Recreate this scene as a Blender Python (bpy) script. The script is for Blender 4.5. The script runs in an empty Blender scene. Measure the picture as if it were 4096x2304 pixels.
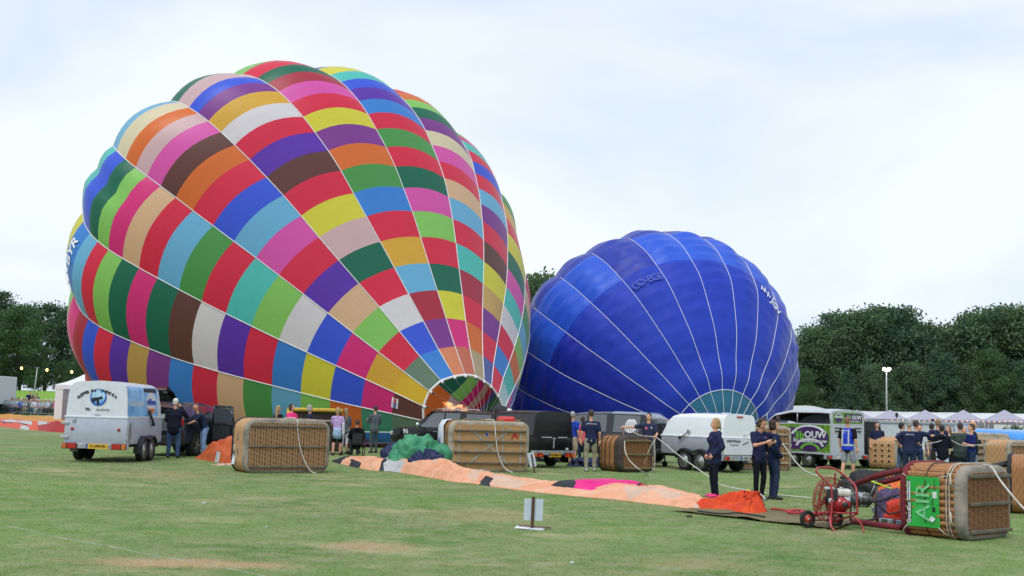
import bpy, bmesh, math, random
import numpy as np
from mathutils import Vector, Matrix, Euler, noise
random.seed(7); rng=np.random.default_rng(7)
S=bpy.context.scene; COL=S.collection
# ------------------------------------------------------------------ camera, sky, sun, exposure
FPX=4600.0; PITCH=math.atan(496/4600.0); ROLL=math.radians(1.6); CAMZ=1.75
cF=np.array([0,math.cos(PITCH),math.sin(PITCH)]);_u=np.array([0,-math.sin(PITCH),math.cos(PITCH)]);_r=np.array([1.0,0,0])
cR=math.cos(ROLL)*_r+math.sin(ROLL)*_u; cU=-math.sin(ROLL)*_r+math.cos(ROLL)*_u
cd=bpy.data.cameras.new('camera'); cam=bpy.data.objects.new('camera',cd); COL.objects.link(cam); S.camera=cam
cd.sensor_width=36; cd.lens=36*FPX/4096; cd.clip_start=0.1; cd.clip_end=3000
cam.matrix_world=Matrix(((cR[0],cU[0],-cF[0],0),(cR[1],cU[1],-cF[1],0),(cR[2],cU[2],-cF[2],CAMZ),(0,0,0,1)))
cd.dof.use_dof=False
SUN_EL=math.radians(58); SUN_AZ=math.radians(200)
W=bpy.data.worlds.new('World'); S.world=W; W.use_nodes=True
nt=W.node_tree; nt.nodes.clear()
def N_(t,**k):
    n=nt.nodes.new(t)
    for a,b in k.items(): setattr(n,a,b)
    return n
out=N_('ShaderNodeOutputWorld'); bg=N_('ShaderNodeBackground'); bg.inputs[1].default_value=0.1
sky=N_('ShaderNodeTexSky',sky_type='NISHITA'); sky.sun_disc=False; sky.sun_elevation=SUN_EL; sky.sun_rotation=SUN_AZ; sky.air_density=1.0
tc=N_('ShaderNodeTexCoord'); mp=N_('ShaderNodeMapping'); mp.inputs['Scale'].default_value=(1.2,1.2,3.4)
nz=N_('ShaderNodeTexNoise'); nz.inputs['Scale'].default_value=1.5; nz.inputs['Detail'].default_value=5; nz.inputs['Roughness'].default_value=0.48; nz.inputs['Distortion'].default_value=0.5
cr=N_('ShaderNodeValToRGB'); e=cr.color_ramp.elements
e[0].position=0.34; e[0].color=(5.2,6.15,7.7,1); e[1].position=0.62; e[1].color=(7.9,8.45,9.0,1)
mx=N_('ShaderNodeMixRGB'); mx.inputs[0].default_value=0.93
L=nt.links.new
L(tc.outputs['Generated'],mp.inputs[0]); L(mp.outputs[0],nz.inputs['Vector']); L(nz.outputs[0],cr.inputs[0])
L(sky.outputs[0],mx.inputs[1]); L(cr.outputs[0],mx.inputs[2]); L(mx.outputs[0],bg.inputs[0]); L(bg.outputs[0],out.inputs[0])
sd=bpy.data.lights.new('sun','SUN'); sd.energy=1.5; sd.angle=math.radians(25); sd.color=(1.0,0.985,0.95)
so=bpy.data.objects.new('sun',sd); COL.objects.link(so)
_dir=Vector((math.sin(SUN_AZ)*math.cos(SUN_EL),math.cos(SUN_AZ)*math.cos(SUN_EL),math.sin(SUN_EL)))
so.rotation_euler=_dir.to_track_quat('Z','Y').to_euler(); so.location=(0,0,60)
S.view_settings.view_transform='Standard'; S.view_settings.look='None'; S.view_settings.gamma=1; S.view_settings.exposure=0.32
S.view_settings.use_curve_mapping=False
# ------------------------------------------------------------------ helpers
def ray(x,y): return cF+cR*(x-2048)/FPX-cU*(y-1152)/FPX
def gp(x,y,h=0.0):
    d=ray(x,y); t=(h-CAMZ)/d[2]; return Vector((d[0]*t,d[1]*t,h))
def at(x,Y,h=0.0):
    # world point at depth Y (along +Y) under column x
    y0=1648+(x-2048)*math.tan(ROLL)
    d=ray(x,y0); return Vector((d[0]/d[1]*Y,Y,h))
def pt(x,y,Y):
    d=ray(x,y); return Vector((d[0]/d[1]*Y,Y,CAMZ+d[2]/d[1]*Y))
def s2l(c): return tuple(((v/255.)/12.92 if v/255.<=0.04045 else ((v/255.+0.055)/1.055)**2.4) for v in c)
_M={}
def mat(name,rgb,rough=0.6,metal=0.0,var=0.12,nscale=6.0,bump=0.0,bscale=30.0,coat=0.0,trans=0.0,emit=None,spec=0.5,stretch=None,rgb2=None,coord='Object',alpha=1.0,detail=4):
    """procedural material; rgb is a linear base colour, var mottles it"""
    if name in _M: return _M[name]
    m=bpy.data.materials.new(name); m.use_nodes=True; t=m.node_tree; n=t.nodes; l=t.links.new
    b=n['Principled BSDF']; o=n['Material Output']
    b.inputs['Roughness'].default_value=rough; b.inputs['Metallic'].default_value=metal
    b.inputs['Specular IOR Level'].default_value=spec; b.inputs['Coat Weight'].default_value=coat
    tcn=n.new('ShaderNodeTexCoord'); mpn=n.new('ShaderNodeMapping'); l(tcn.outputs[coord],mpn.inputs[0])
    if stretch: mpn.inputs['Scale'].default_value=stretch
    nn=n.new('ShaderNodeTexNoise'); nn.inputs['Scale'].default_value=nscale; nn.inputs['Detail'].default_value=detail; l(mpn.outputs[0],nn.inputs['Vector'])
    mixn=n.new('ShaderNodeMixRGB'); r2=rgb2 if rgb2 else tuple(c*(1-2.2*var) for c in rgb)
    mr=n.new('ShaderNodeMapRange'); mr.inputs[1].default_value=0.3; mr.inputs[2].default_value=0.7; l(nn.outputs[0],mr.inputs[0]); l(mr.outputs[0],mixn.inputs[0])
    mixn.inputs[1].default_value=(*(min(1,c*(1+var)) for c in rgb),1) if not rgb2 else (*rgb,1); mixn.inputs[2].default_value=(*(max(0,c) for c in r2),1)
    l(mixn.outputs[0],b.inputs['Base Color'])
    if bump>0:
        n2=n.new('ShaderNodeTexNoise'); n2.inputs['Scale'].default_value=bscale; n2.inputs['Detail'].default_value=3; l(mpn.outputs[0],n2.inputs['Vector'])
        bn=n.new('ShaderNodeBump'); bn.inputs['Strength'].default_value=bump; bn.inputs['Distance'].default_value=0.05; l(n2.outputs[0],bn.inputs['Height']); l(bn.outputs[0],b.inputs['Normal'])
    if emit is not None:
        b.inputs['Emission Color'].default_value=(*emit[:3],1); b.inputs['Emission Strength'].default_value=emit[3]
    if trans>0:
        tr=n.new('ShaderNodeBsdfTranslucent'); l(mixn.outputs[0],tr.inputs[0])
        if bump>0: l(bn.outputs[0],tr.inputs['Normal'])
        ms=n.new('ShaderNodeMixShader'); ms.inputs[0].default_value=trans; l(b.outputs[0],ms.inputs[1]); l(tr.outputs[0],ms.inputs[2]); l(ms.outputs[0],o.inputs[0])
    if alpha<1: b.inputs['Alpha'].default_value=alpha
    _M[name]=m; return m
def glass(name='tinted_glass',rgb=(0.02,0.025,0.03),al=0.0):
    if name in _M: return _M[name]
    m=mat(name,(0.045,0.055,0.065),rough=0.05,var=0.05,coat=1.0,spec=1.0)
    return m
def tag(o,label=None,cat=None,group=None,kind=None):
    if label: o['label']=label
    if cat: o['category']=cat
    if group: o['group']=group
    if kind: o['kind']=kind
    return o
def empty(name,loc,rz=0,label=None,cat=None,group=None,kind=None):
    o=bpy.data.objects.new(name,None); COL.objects.link(o); o.location=loc; o.rotation_euler=(0,0,rz); o.empty_display_size=0.2
    return tag(o,label,cat,group,kind)
def kids(o): return list(o.children)
def copy_tree(root,loc=None,rz=None,label=None,group=None,mats=None):
    def rec(o,p):
        c=o.copy(); COL.objects.link(c); c.parent=p
        if p: c.matrix_parent_inverse=o.matrix_parent_inverse.copy()
        for k in list(o.children): rec(k,c)
        return c
    r=rec(root,None)
    if loc is not None: r.location=loc
    if rz is not None: r.rotation_euler=(r.rotation_euler[0],r.rotation_euler[1],rz)
    if label: r['label']=label
    if group: r['group']=group
    return r
class MB:
    def __init__(s): s.v=[]; s.f=[]; s.m=[]; s.sm=[]; s.mats=[]
    def mi(s,m):
        if m not in s.mats: s.mats.append(m)
        return s.mats.index(m)
    def add(s,vs,fs,m=None,smooth=True):
        o=len(s.v); s.v.extend([tuple(map(float,v)) for v in vs]); k=s.mi(m)
        for f in fs: s.f.append(tuple(i+o for i in f)); s.m.append(k); s.sm.append(smooth)
        return s
    def box(s,c,d,m=None,R=None,bev=0.0):
        x,y,z=[q/2 for q in d]
        if bev<=0:
            vs=[(a,b,e) for a in(-x,x) for b in(-y,y) for e in(-z,z)]
            fs=[(0,1,3,2),(4,6,7,5),(0,4,5,1),(2,3,7,6),(0,2,6,4),(1,5,7,3)]
        else:
            b_=min(bev,x*.99,y*.99,z*.99)
            vs=[];fs=[]
            prof=[]
            for (sx,sy) in((1,1),(-1,1),(-1,-1),(1,-1)):
                a0=math.atan2(sy,sx)-math.pi/4
                for k in range(3):
                    a=a0+k*math.pi/4; prof.append((sx*(x-b_),sy*(y-b_),math.cos(a),math.sin(a)))
            lv=[(-z,0),(-z+b_*.3,.7),(-z+b_,1),(z-b_,1),(z-b_*.3,.7),(z,0)]
            for zz,k in lv: vs+=[(px+b_*k*cx,py+b_*k*cy,zz) for px,py,cx,cy in prof]
            n=12
            for i in range(5):
                for j in range(n): fs.append((i*n+j,i*n+(j+1)%n,(i+1)*n+(j+1)%n,(i+1)*n+j))
            fs.append(tuple(reversed(range(n)))); fs.append(tuple(range(5*n,6*n)))
        c=Vector(c)
        vs=[(c+(R@Vector(v) if R else Vector(v))) for v in vs]
        return s.add(vs,fs,m,False)
    def tube(s,path,r,m=None,n=8,caps=True,closed=False,sq=None,smooth=True):
        P=[Vector(p) for p in path]; L_=len(P)
        rr=r if hasattr(r,'__len__') else [r]*L_
        vs=[];fs=[];up=None
        for i,p in enumerate(P):
            a=P[(i-1)%L_] if (i>0 or closed) else P[i]; b=P[(i+1)%L_] if (i<L_-1 or closed) else P[i]
            t=(b-a); t=t.normalized() if t.length>1e-9 else Vector((0,0,1))
            if up is None:
                up=Vector((0,0,1)) if abs(t.z)<.9 else Vector((0,1,0))
            u=(up-t*up.dot(t)); u=u.normalized() if u.length>1e-6 else t.orthogonal().normalized(); w=t.cross(u); up=u
            for k in range(n):
                g=2*math.pi*k/n; q=(sq[i] if isinstance(sq,list) else sq) if sq else 1
                vs.append(p+u*math.cos(g)*rr[i]*q+w*math.sin(g)*rr[i])
        for i in range(L_-1 if not closed else L_):
            for k in range(n): fs.append((i*n+k,i*n+(k+1)%n,((i+1)%L_)*n+(k+1)%n,((i+1)%L_)*n+k))
        if caps and not closed: fs.append(tuple(reversed(range(n)))); fs.append(tuple(range((L_-1)*n,L_*n)))
        return s.add(vs,fs,m,smooth)
    def cyl(s,a,b,r,m=None,n=16,r2=None,smooth=True): return s.tube([a,b],[r,r if r2 is None else r2],m,n,smooth=smooth)
    def ell(s,c,r,m=None,n=10,k=7,R=None):
        vs=[];fs=[];c=Vector(c)
        for i in range(k+1):
            a=math.pi*i/k
            for j in range(n):
                b=2*math.pi*j/n; v=Vector((r[0]*math.sin(a)*math.cos(b),r[1]*math.sin(a)*math.sin(b),r[2]*math.cos(a)))
                vs.append(c+(R@v if R else v))
        for i in range(k):
            for j in range(n): fs.append((i*n+j,(i+1)*n+j,(i+1)*n+(j+1)%n,i*n+(j+1)%n))
        return s.add(vs,fs,m)
    def prism(s,poly,y0,y1,m=None,axis='y',smooth=False,caps=True):
        """poly in (a,b) plane extruded along axis"""
        n=len(poly)
        def P(a,b,t): return {'y':(a,t,b),'x':(t,a,b),'z':(a,b,t)}[axis]
        vs=[P(a,b,y0) for a,b in poly]+[P(a,b,y1) for a,b in poly]
        fs=[(i,(i+1)%n,n+(i+1)%n,n+i) for i in range(n)]
        s.add(vs,fs,m,smooth)
        if caps: s.add(vs,[tuple(reversed(range(n))),tuple(range(n,2*n))],m,False)
        return s
    def grid(s,rows,m=None,smooth=True,closed=False,mf=None):
        """rows: list of equal-length point lists"""
        a=len(rows);b=len(rows[0]);vs=[p for r in rows for p in r];fs=[]
        o=len(s.v); s.v.extend([tuple(map(float,v)) for v in vs])
        for i in range(a-1):
            for j in range(b if closed else b-1):
                s.f.append((o+i*b+j,o+i*b+(j+1)%b,o+(i+1)*b+(j+1)%b,o+(i+1)*b+j)); s.m.append(s.mi(mf(i,j) if mf else m)); s.sm.append(smooth)
        return s
    def quad(s,a,b,c,d,m=None): return s.add([a,b,c,d],[(0,1,2,3)],m,False)
    def build(s,name,m=None,parent=None,label=None,loc=None,kind=None,auto=None):
        me=bpy.data.meshes.new(name); me.from_pydata(s.v,[],s.f)
        ms=[x if x is not None else m for x in s.mats]
        for x in ms: me.materials.append(x)
        me.polygons.foreach_set('material_index',s.m); me.polygons.foreach_set('use_smooth',s.sm)
        me.update(); 
        if auto: 
            try: me.set_sharp_from_angle(angle=math.radians(auto))
            except Exception: pass
        o=bpy.data.objects.new(name,me); COL.objects.link(o)
        if parent is not None: o.parent=parent
        if loc is not None: o.location=loc
        if label: o['label']=label
        if kind: o['kind']=kind
        return o
def recalc(o):
    b=bmesh.new(); b.from_mesh(o.data); bmesh.ops.recalc_face_normals(b,faces=b.faces); b.to_mesh(o.data); b.free(); return o
TMP=bpy.data.scenes.new('tmp')
def tmp_dg():
    vl=TMP.view_layers[0]; vl.update(); return vl.depsgraph
def text_mb(mb,txt,M,size,m,ext=0.003,align='CENTER',shear=0.0,space=1.0,xs=1.0,bold=0.0):
    """adds lettering (built-in font) to mb, M maps text plane to the target"""
    c=bpy.data.curves.new('t','FONT'); c.body=txt; c.size=size; c.extrude=ext; c.align_x=align; c.align_y='CENTER'; c.shear=shear; c.space_character=space; c.resolution_u=2; c.offset=bold
    o=bpy.data.objects.new('t',c); TMP.collection.objects.link(o)
    dg=tmp_dg(); me=bpy.data.meshes.new_from_object(o.evaluated_get(dg))
    vs=[M@Vector((v.co.x*xs,v.co.y,v.co.z)) for v in me.vertices]; fs=[tuple(p.vertices) for p in me.polygons]
    mb.add(vs,fs,m,False)
    bpy.data.objects.remove(o); bpy.data.curves.remove(c); bpy.data.meshes.remove(me)
def frame(o,x,z):
    """matrix: text x-axis->x, text y-axis->z"""
    x=Vector(x).normalized(); z=Vector(z).normalized(); n=x.cross(z)
    return Matrix(((x[0],z[0],n[0],o[0]),(x[1],z[1],n[1],o[1]),(x[2],z[2],n[2],o[2]),(0,0,0,1)))
def terr(x,y):
    """ground height: flat field, rising gently towards the far left"""
    a=np.clip((np.asarray(y,float)-52)/55,0,1); a=a*a*(3-2*a)
    b=np.clip((-np.asarray(x,float)-6)/24,0,1); b=b*b*(3-2*b)
    c=np.clip((np.asarray(y,float)-122)/22,0,1); c=c*c*(3-2*c)
    return a*b*0.55+b*c*2.2
def gt(x,y):
    """ground point on the terrain seen at pixel x,y"""
    d=ray(x,y); lo=5.;hi=400.
    for _ in range(50):
        t=(lo+hi)/2; z=CAMZ+d[2]*t
        if z>float(terr(d[0]*t,d[1]*t)): lo=t
        else: hi=t
    return Vector((d[0]*lo,d[1]*lo,float(terr(d[0]*lo,d[1]*lo))))
RZ=lambda a: Matrix.Rotation(a,3,'Z')
RB_SEAMS=(20,21,[-3.67,51.1,0.72,-5.09,51.43,0.71,-6.47,51.61,0.69,-7.84,51.74,0.69,-9.13,51.83,0.72,-10.39,51.9,0.76,-11.61,51.96,0.8,-12.74,52.02,0.87,-13.8,52.05,0.94,-14.8,52.11,1.07,-15.77,52.18,1.27,-16.59,52.2,1.46,-17.37,52.29,1.67,-18.07,52.41,1.92,-18.62,52.56,2.24,-19.11,52.79,2.65,-19.62,53.3,3.54,-19.91,54.16,4.97,-19.31,55.43,6.86,-17.27,57.07,8.83,-14.3,58.93,10.78,-3.72,50.83,1.26,-5.13,51.01,1.53,-6.51,51.06,1.78,-7.89,51.05,2.05,-9.19,51.01,2.34,-10.46,50.95,2.62,-11.7,50.88,2.9,-12.84,50.84,3.17,-13.91,50.77,3.45,-14.91,50.75,3.74,-15.89,50.74,4.08,-16.72,50.7,4.39,-17.5,50.73,4.7,-18.2,50.82,5.02,-18.75,50.96,5.36,-19.23,51.19,5.77,-19.75,51.77,6.53,-20.02,52.79,7.64,-19.36,54.38,8.91,-17.38,56.49,9.98,-14.34,58.93,10.79,-3.74,50.66,1.89,-5.04,50.76,2.46,-6.33,50.72,3,-7.64,50.63,3.56,-8.91,50.51,4.1,-10.15,50.37,4.63,-11.35,50.24,5.17,-12.47,50.13,5.68,-13.52,50,6.17,-14.51,49.92,6.65,-15.47,49.87,7.13,-16.27,49.8,7.54,-17.02,49.81,7.94,-17.68,49.87,8.32,-18.21,50,8.69,-18.68,50.24,9.09,-19.22,50.86,9.72,-19.57,51.97,10.51,-19.03,53.75,11.13,-17.18,56.15,11.21,-14.43,58.92,10.84,-3.49,50.61,2.56,-4.67,50.69,3.39,-5.8,50.63,4.21,-6.95,50.53,5.03,-8.06,50.39,5.84,-9.15,50.23,6.64,-10.23,50.08,7.42,-11.25,49.96,8.15,-12.22,49.82,8.83,-13.14,49.73,9.48,-14.04,49.66,10.11,-14.8,49.58,10.66,-15.49,49.58,11.14,-16.13,49.65,11.59,-16.7,49.78,11.98,-17.25,50.01,12.39,-17.89,50.64,12.91,-18.42,51.76,13.4,-18.14,53.59,13.34,-16.67,56.06,12.39,-14.49,58.92,10.9,-3.01,50.7,3.03,-4,50.83,4.1,-4.93,50.82,5.16,-5.87,50.76,6.22,-6.8,50.67,7.23,-7.71,50.56,8.22,-8.61,50.45,9.2,-9.44,50.37,10.13,-10.25,50.26,11.01,-11.02,50.2,11.79,-11.8,50.16,12.55,-12.48,50.1,13.18,-13.13,50.12,13.75,-13.74,50.19,14.25,-14.26,50.33,14.63,-14.75,50.58,14.95,-15.44,51.18,15.34,-16.19,52.25,15.56,-16.46,53.97,15.01,-15.84,56.26,13.33,-14.49,58.91,10.9,-2.45,50.93,3.24,-3.21,51.17,4.45,-3.92,51.27,5.67,-4.64,51.32,6.89,-5.32,51.34,8.06,-6,51.33,9.21,-6.67,51.32,10.34,-7.3,51.32,11.39,-7.9,51.28,12.4,-8.52,51.29,13.31,-9.16,51.31,14.14,-9.74,51.3,14.85,-10.34,51.36,15.49,-10.94,51.46,16.04,-11.51,51.61,16.44,-12.07,51.85,16.75,-12.9,52.4,17.06,-13.92,53.35,17.09,-14.7,54.81,16.17,-14.82,56.73,13.96,-14.46,58.92,10.85,-1.97,51.26,3.33,-2.49,51.66,4.61,-2.95,51.93,5.89,-3.41,52.14,7.17,-3.85,52.31,8.41,-4.28,52.45,9.64,-4.72,52.58,10.85,-5.18,52.7,11.96,-5.61,52.79,12.98,-6.09,52.89,13.92,-6.6,53,14.79,-7.04,53.07,15.53,-7.51,53.19,16.18,-8,53.33,16.74,-8.45,53.49,17.16,-9.01,53.71,17.55,-9.97,54.19,17.86,-11.29,54.95,17.8,-12.67,56.04,16.71,-13.73,57.4,14.24,-14.43,58.93,10.8,-1.52,51.65,3.3,-1.84,52.25,4.58,-2.09,52.71,5.85,-2.3,53.12,7.11,-2.51,53.48,8.35,-2.71,53.8,9.6,-2.93,54.1,10.81,-3.17,54.37,11.91,-3.43,54.6,12.88,-3.75,54.83,13.75,-4.12,55.05,14.6,-4.47,55.21,15.36,-4.87,55.39,16.04,-5.29,55.57,16.6,-5.68,55.76,17.03,-6.2,55.97,17.41,-7.26,56.35,17.76,-8.86,56.88,17.75,-10.82,57.52,16.66,-12.69,58.21,14.17,-14.4,58.93,10.77,-1.13,52.07,3.1,-1.26,52.88,4.29,-1.33,53.55,5.47,-1.37,54.18,6.65,-1.39,54.74,7.81,-1.41,55.25,8.96,-1.46,55.74,10.06,-1.57,56.17,11.1,-1.69,56.55,12.03,-1.85,56.9,12.88,-2.05,57.24,13.71,-2.24,57.5,14.41,-2.54,57.75,15.06,-2.89,57.99,15.62,-3.26,58.2,15.99,-3.78,58.4,16.35,-4.92,58.69,16.69,-6.78,58.98,16.81,-9.2,59.13,15.93,-11.8,59.09,13.78,-14.39,58.93,10.79,-0.81,52.47,2.87,-0.76,53.48,3.93,-0.64,54.36,4.95,-0.51,55.19,5.98,-0.39,55.95,6.97,-0.3,56.66,7.96,-0.27,57.32,8.96,-0.28,57.9,9.94,-0.32,58.41,10.94,-0.46,58.87,11.85,-0.65,59.3,12.69,-0.75,59.66,13.24,-0.83,60.04,13.32,-1.1,60.35,13.7,-1.49,60.57,14.12,-2.02,60.77,14.48,-3.23,60.97,14.88,-5.23,61.02,15.13,-8.01,60.7,14.65,-11.15,59.94,13.13,-14.38,58.92,10.85,-0.49,52.83,2.45,-0.3,54.01,3.31,-0.04,55.08,4.11,0.19,56.09,4.9,0.38,57.02,5.66,0.54,57.89,6.46,0.65,58.7,7.4,0.66,59.41,8.32,0.66,60.06,9.04,0.43,60.64,9.65,0.23,61.18,10.36,0.14,61.61,10.92,-0.04,62.01,11.36,-0.16,62.4,11.29,-0.51,62.65,11.55,-1.04,62.85,11.88,-2.28,62.97,12.37,-4.38,62.81,12.9,-7.35,62.06,13,-10.79,60.68,12.27,-14.38,58.92,10.88,-0.2,53.11,1.86,-0,54.43,2.41,0.27,55.63,2.99,0.5,56.78,3.58,0.68,57.83,4.16,0.84,58.82,4.83,0.96,59.75,5.49,0.98,60.59,6.06,0.93,61.33,6.58,0.77,62,7.06,0.49,62.64,7.36,0.38,63.15,7.7,0.18,63.59,8.02,-0.09,63.97,8.32,-0.43,64.24,8.57,-0.95,64.43,8.88,-2.17,64.48,9.52,-4.28,64.17,10.38,-7.28,63.11,11.05,-10.75,61.25,11.18,-14.38,58.92,10.89,-0.32,53.27,1.29,-0.19,54.68,1.56,0.01,55.96,1.86,0.17,57.19,2.16,0.28,58.32,2.49,0.38,59.39,2.9,0.44,60.39,3.31,0.44,61.29,3.65,0.43,62.1,3.92,0.14,62.82,4.14,-0.13,63.49,4.46,-0.33,64.03,4.7,-0.59,64.5,4.95,-0.88,64.9,5.17,-1.21,65.18,5.38,-1.71,65.37,5.72,-2.92,65.38,6.48,-4.96,64.97,7.63,-7.8,63.73,8.92,-11.03,61.59,10.01,-14.38,58.92,10.89,-0.64,53.3,0.81,-0.66,54.73,0.81,-0.62,56.03,0.81,-0.6,57.27,0.83,-0.61,58.43,0.89,-0.63,59.52,0.98,-0.7,60.54,1.1,-0.83,61.45,1.22,-0.96,62.27,1.33,-1.18,63,1.49,-1.48,63.67,1.65,-1.75,64.23,1.7,-2.06,64.72,1.79,-2.38,65.12,1.95,-2.76,65.39,2.21,-3.31,65.57,2.63,-4.47,65.57,3.53,-6.36,65.15,4.98,-8.88,63.86,6.89,-11.62,61.66,8.9,-14.38,58.92,10.89,-1.03,53.21,0.36,-1.25,54.58,0.14,-1.42,55.84,-0.09,-1.6,57.03,-0.3,-1.79,58.14,-0.46,-2,59.19,-0.6,-2.24,60.17,-0.69,-2.52,61.04,-0.74,-2.79,61.83,-0.82,-3.14,62.54,-0.87,-3.55,63.2,-0.93,-3.88,63.74,-1.02,-4.24,64.2,-0.93,-4.63,64.57,-0.72,-5.06,64.84,-0.43,-5.6,65.02,0.01,-6.68,65.04,1.02,-8.34,64.67,2.73,-10.4,63.5,5.16,-12.45,61.46,7.96,-14.38,58.92,10.89,-1.62,52.99,0.05,-2.06,54.26,-0.35,-2.46,55.4,-0.76,-2.88,56.49,-1.15,-3.3,57.49,-1.49,-3.74,58.44,-1.8,-4.2,59.33,-2.08,-4.68,60.13,-2.31,-5.13,60.84,-2.56,-5.61,61.48,-2.73,-6.1,62.07,-2.81,-6.48,62.55,-2.87,-6.91,62.97,-2.79,-7.36,63.32,-2.6,-7.81,63.57,-2.32,-8.35,63.75,-1.87,-9.31,63.83,-0.79,-10.7,63.58,1.11,-12.21,62.66,3.92,-13.44,61.01,7.28,-14.38,58.92,10.89,-2.29,52.67,-0.11,-3.01,53.78,-0.61,-3.68,54.76,-1.13,-4.35,55.69,-1.64,-5,56.55,-2.11,-5.66,57.35,-2.54,-6.32,58.11,-2.92,-6.95,58.78,-3.21,-7.54,59.37,-3.48,-8.13,59.91,-3.64,-8.72,60.41,-3.72,-9.21,60.81,-3.8,-9.73,61.17,-3.75,-10.24,61.48,-3.59,-10.72,61.72,-3.31,-11.25,61.91,-2.86,-12.11,62.06,-1.73,-13.2,62,0.27,-14.13,61.44,3.27,-14.49,60.34,6.93,-14.38,58.92,10.89,-2.78,52.29,-0.16,-3.75,53.2,-0.67,-4.66,53.99,-1.2,-5.57,54.73,-1.71,-6.44,55.4,-2.17,-7.29,56.02,-2.6,-8.14,56.6,-2.98,-8.93,57.12,-3.27,-9.68,57.58,-3.54,-10.4,58,-3.69,-11.12,58.39,-3.77,-11.73,58.7,-3.85,-12.33,58.99,-3.8,-12.91,59.26,-3.64,-13.43,59.47,-3.37,-13.96,59.67,-2.91,-14.72,59.91,-1.77,-15.56,60.07,0.25,-15.96,59.96,3.27,-15.49,59.54,6.94,-14.38,58.92,10.89,-3.2,51.87,-0.04,-4.37,52.58,-0.45,-5.5,53.15,-0.87,-6.61,53.68,-1.29,-7.68,54.14,-1.66,-8.72,54.57,-2,-9.75,54.97,-2.31,-10.7,55.33,-2.53,-11.58,55.63,-2.73,-12.43,55.92,-2.83,-13.27,56.2,-2.86,-13.98,56.41,-2.9,-14.66,56.63,-2.81,-15.29,56.84,-2.64,-15.82,57.04,-2.37,-16.33,57.25,-1.92,-16.97,57.58,-0.85,-17.55,57.99,1.05,-17.46,58.37,3.87,-16.31,58.67,7.26,-14.37,58.92,10.87,-3.53,51.46,0.29,-4.85,51.96,0.06,-6.13,52.33,-0.2,-7.4,52.64,-0.44,-8.62,52.91,-0.65,-9.81,53.15,-0.84,-10.97,53.36,-0.99,-12.04,53.57,-1.08,-13.05,53.72,-1.17,-13.99,53.89,-1.17,-14.92,54.06,-1.1,-15.7,54.17,-1.06,-16.43,54.32,-0.91,-17.1,54.48,-0.7,-17.65,54.65,-0.41,-18.14,54.87,0.02,-18.71,55.3,1.02,-19.1,55.95,2.71,-18.62,56.81,5.11,-16.89,57.82,7.89,-14.32,58.92,10.82])
RB_AXIS=[-5.81,7.32,3.55]
RB_MOUTH=[-2.11,51.96,1.67]
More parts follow.
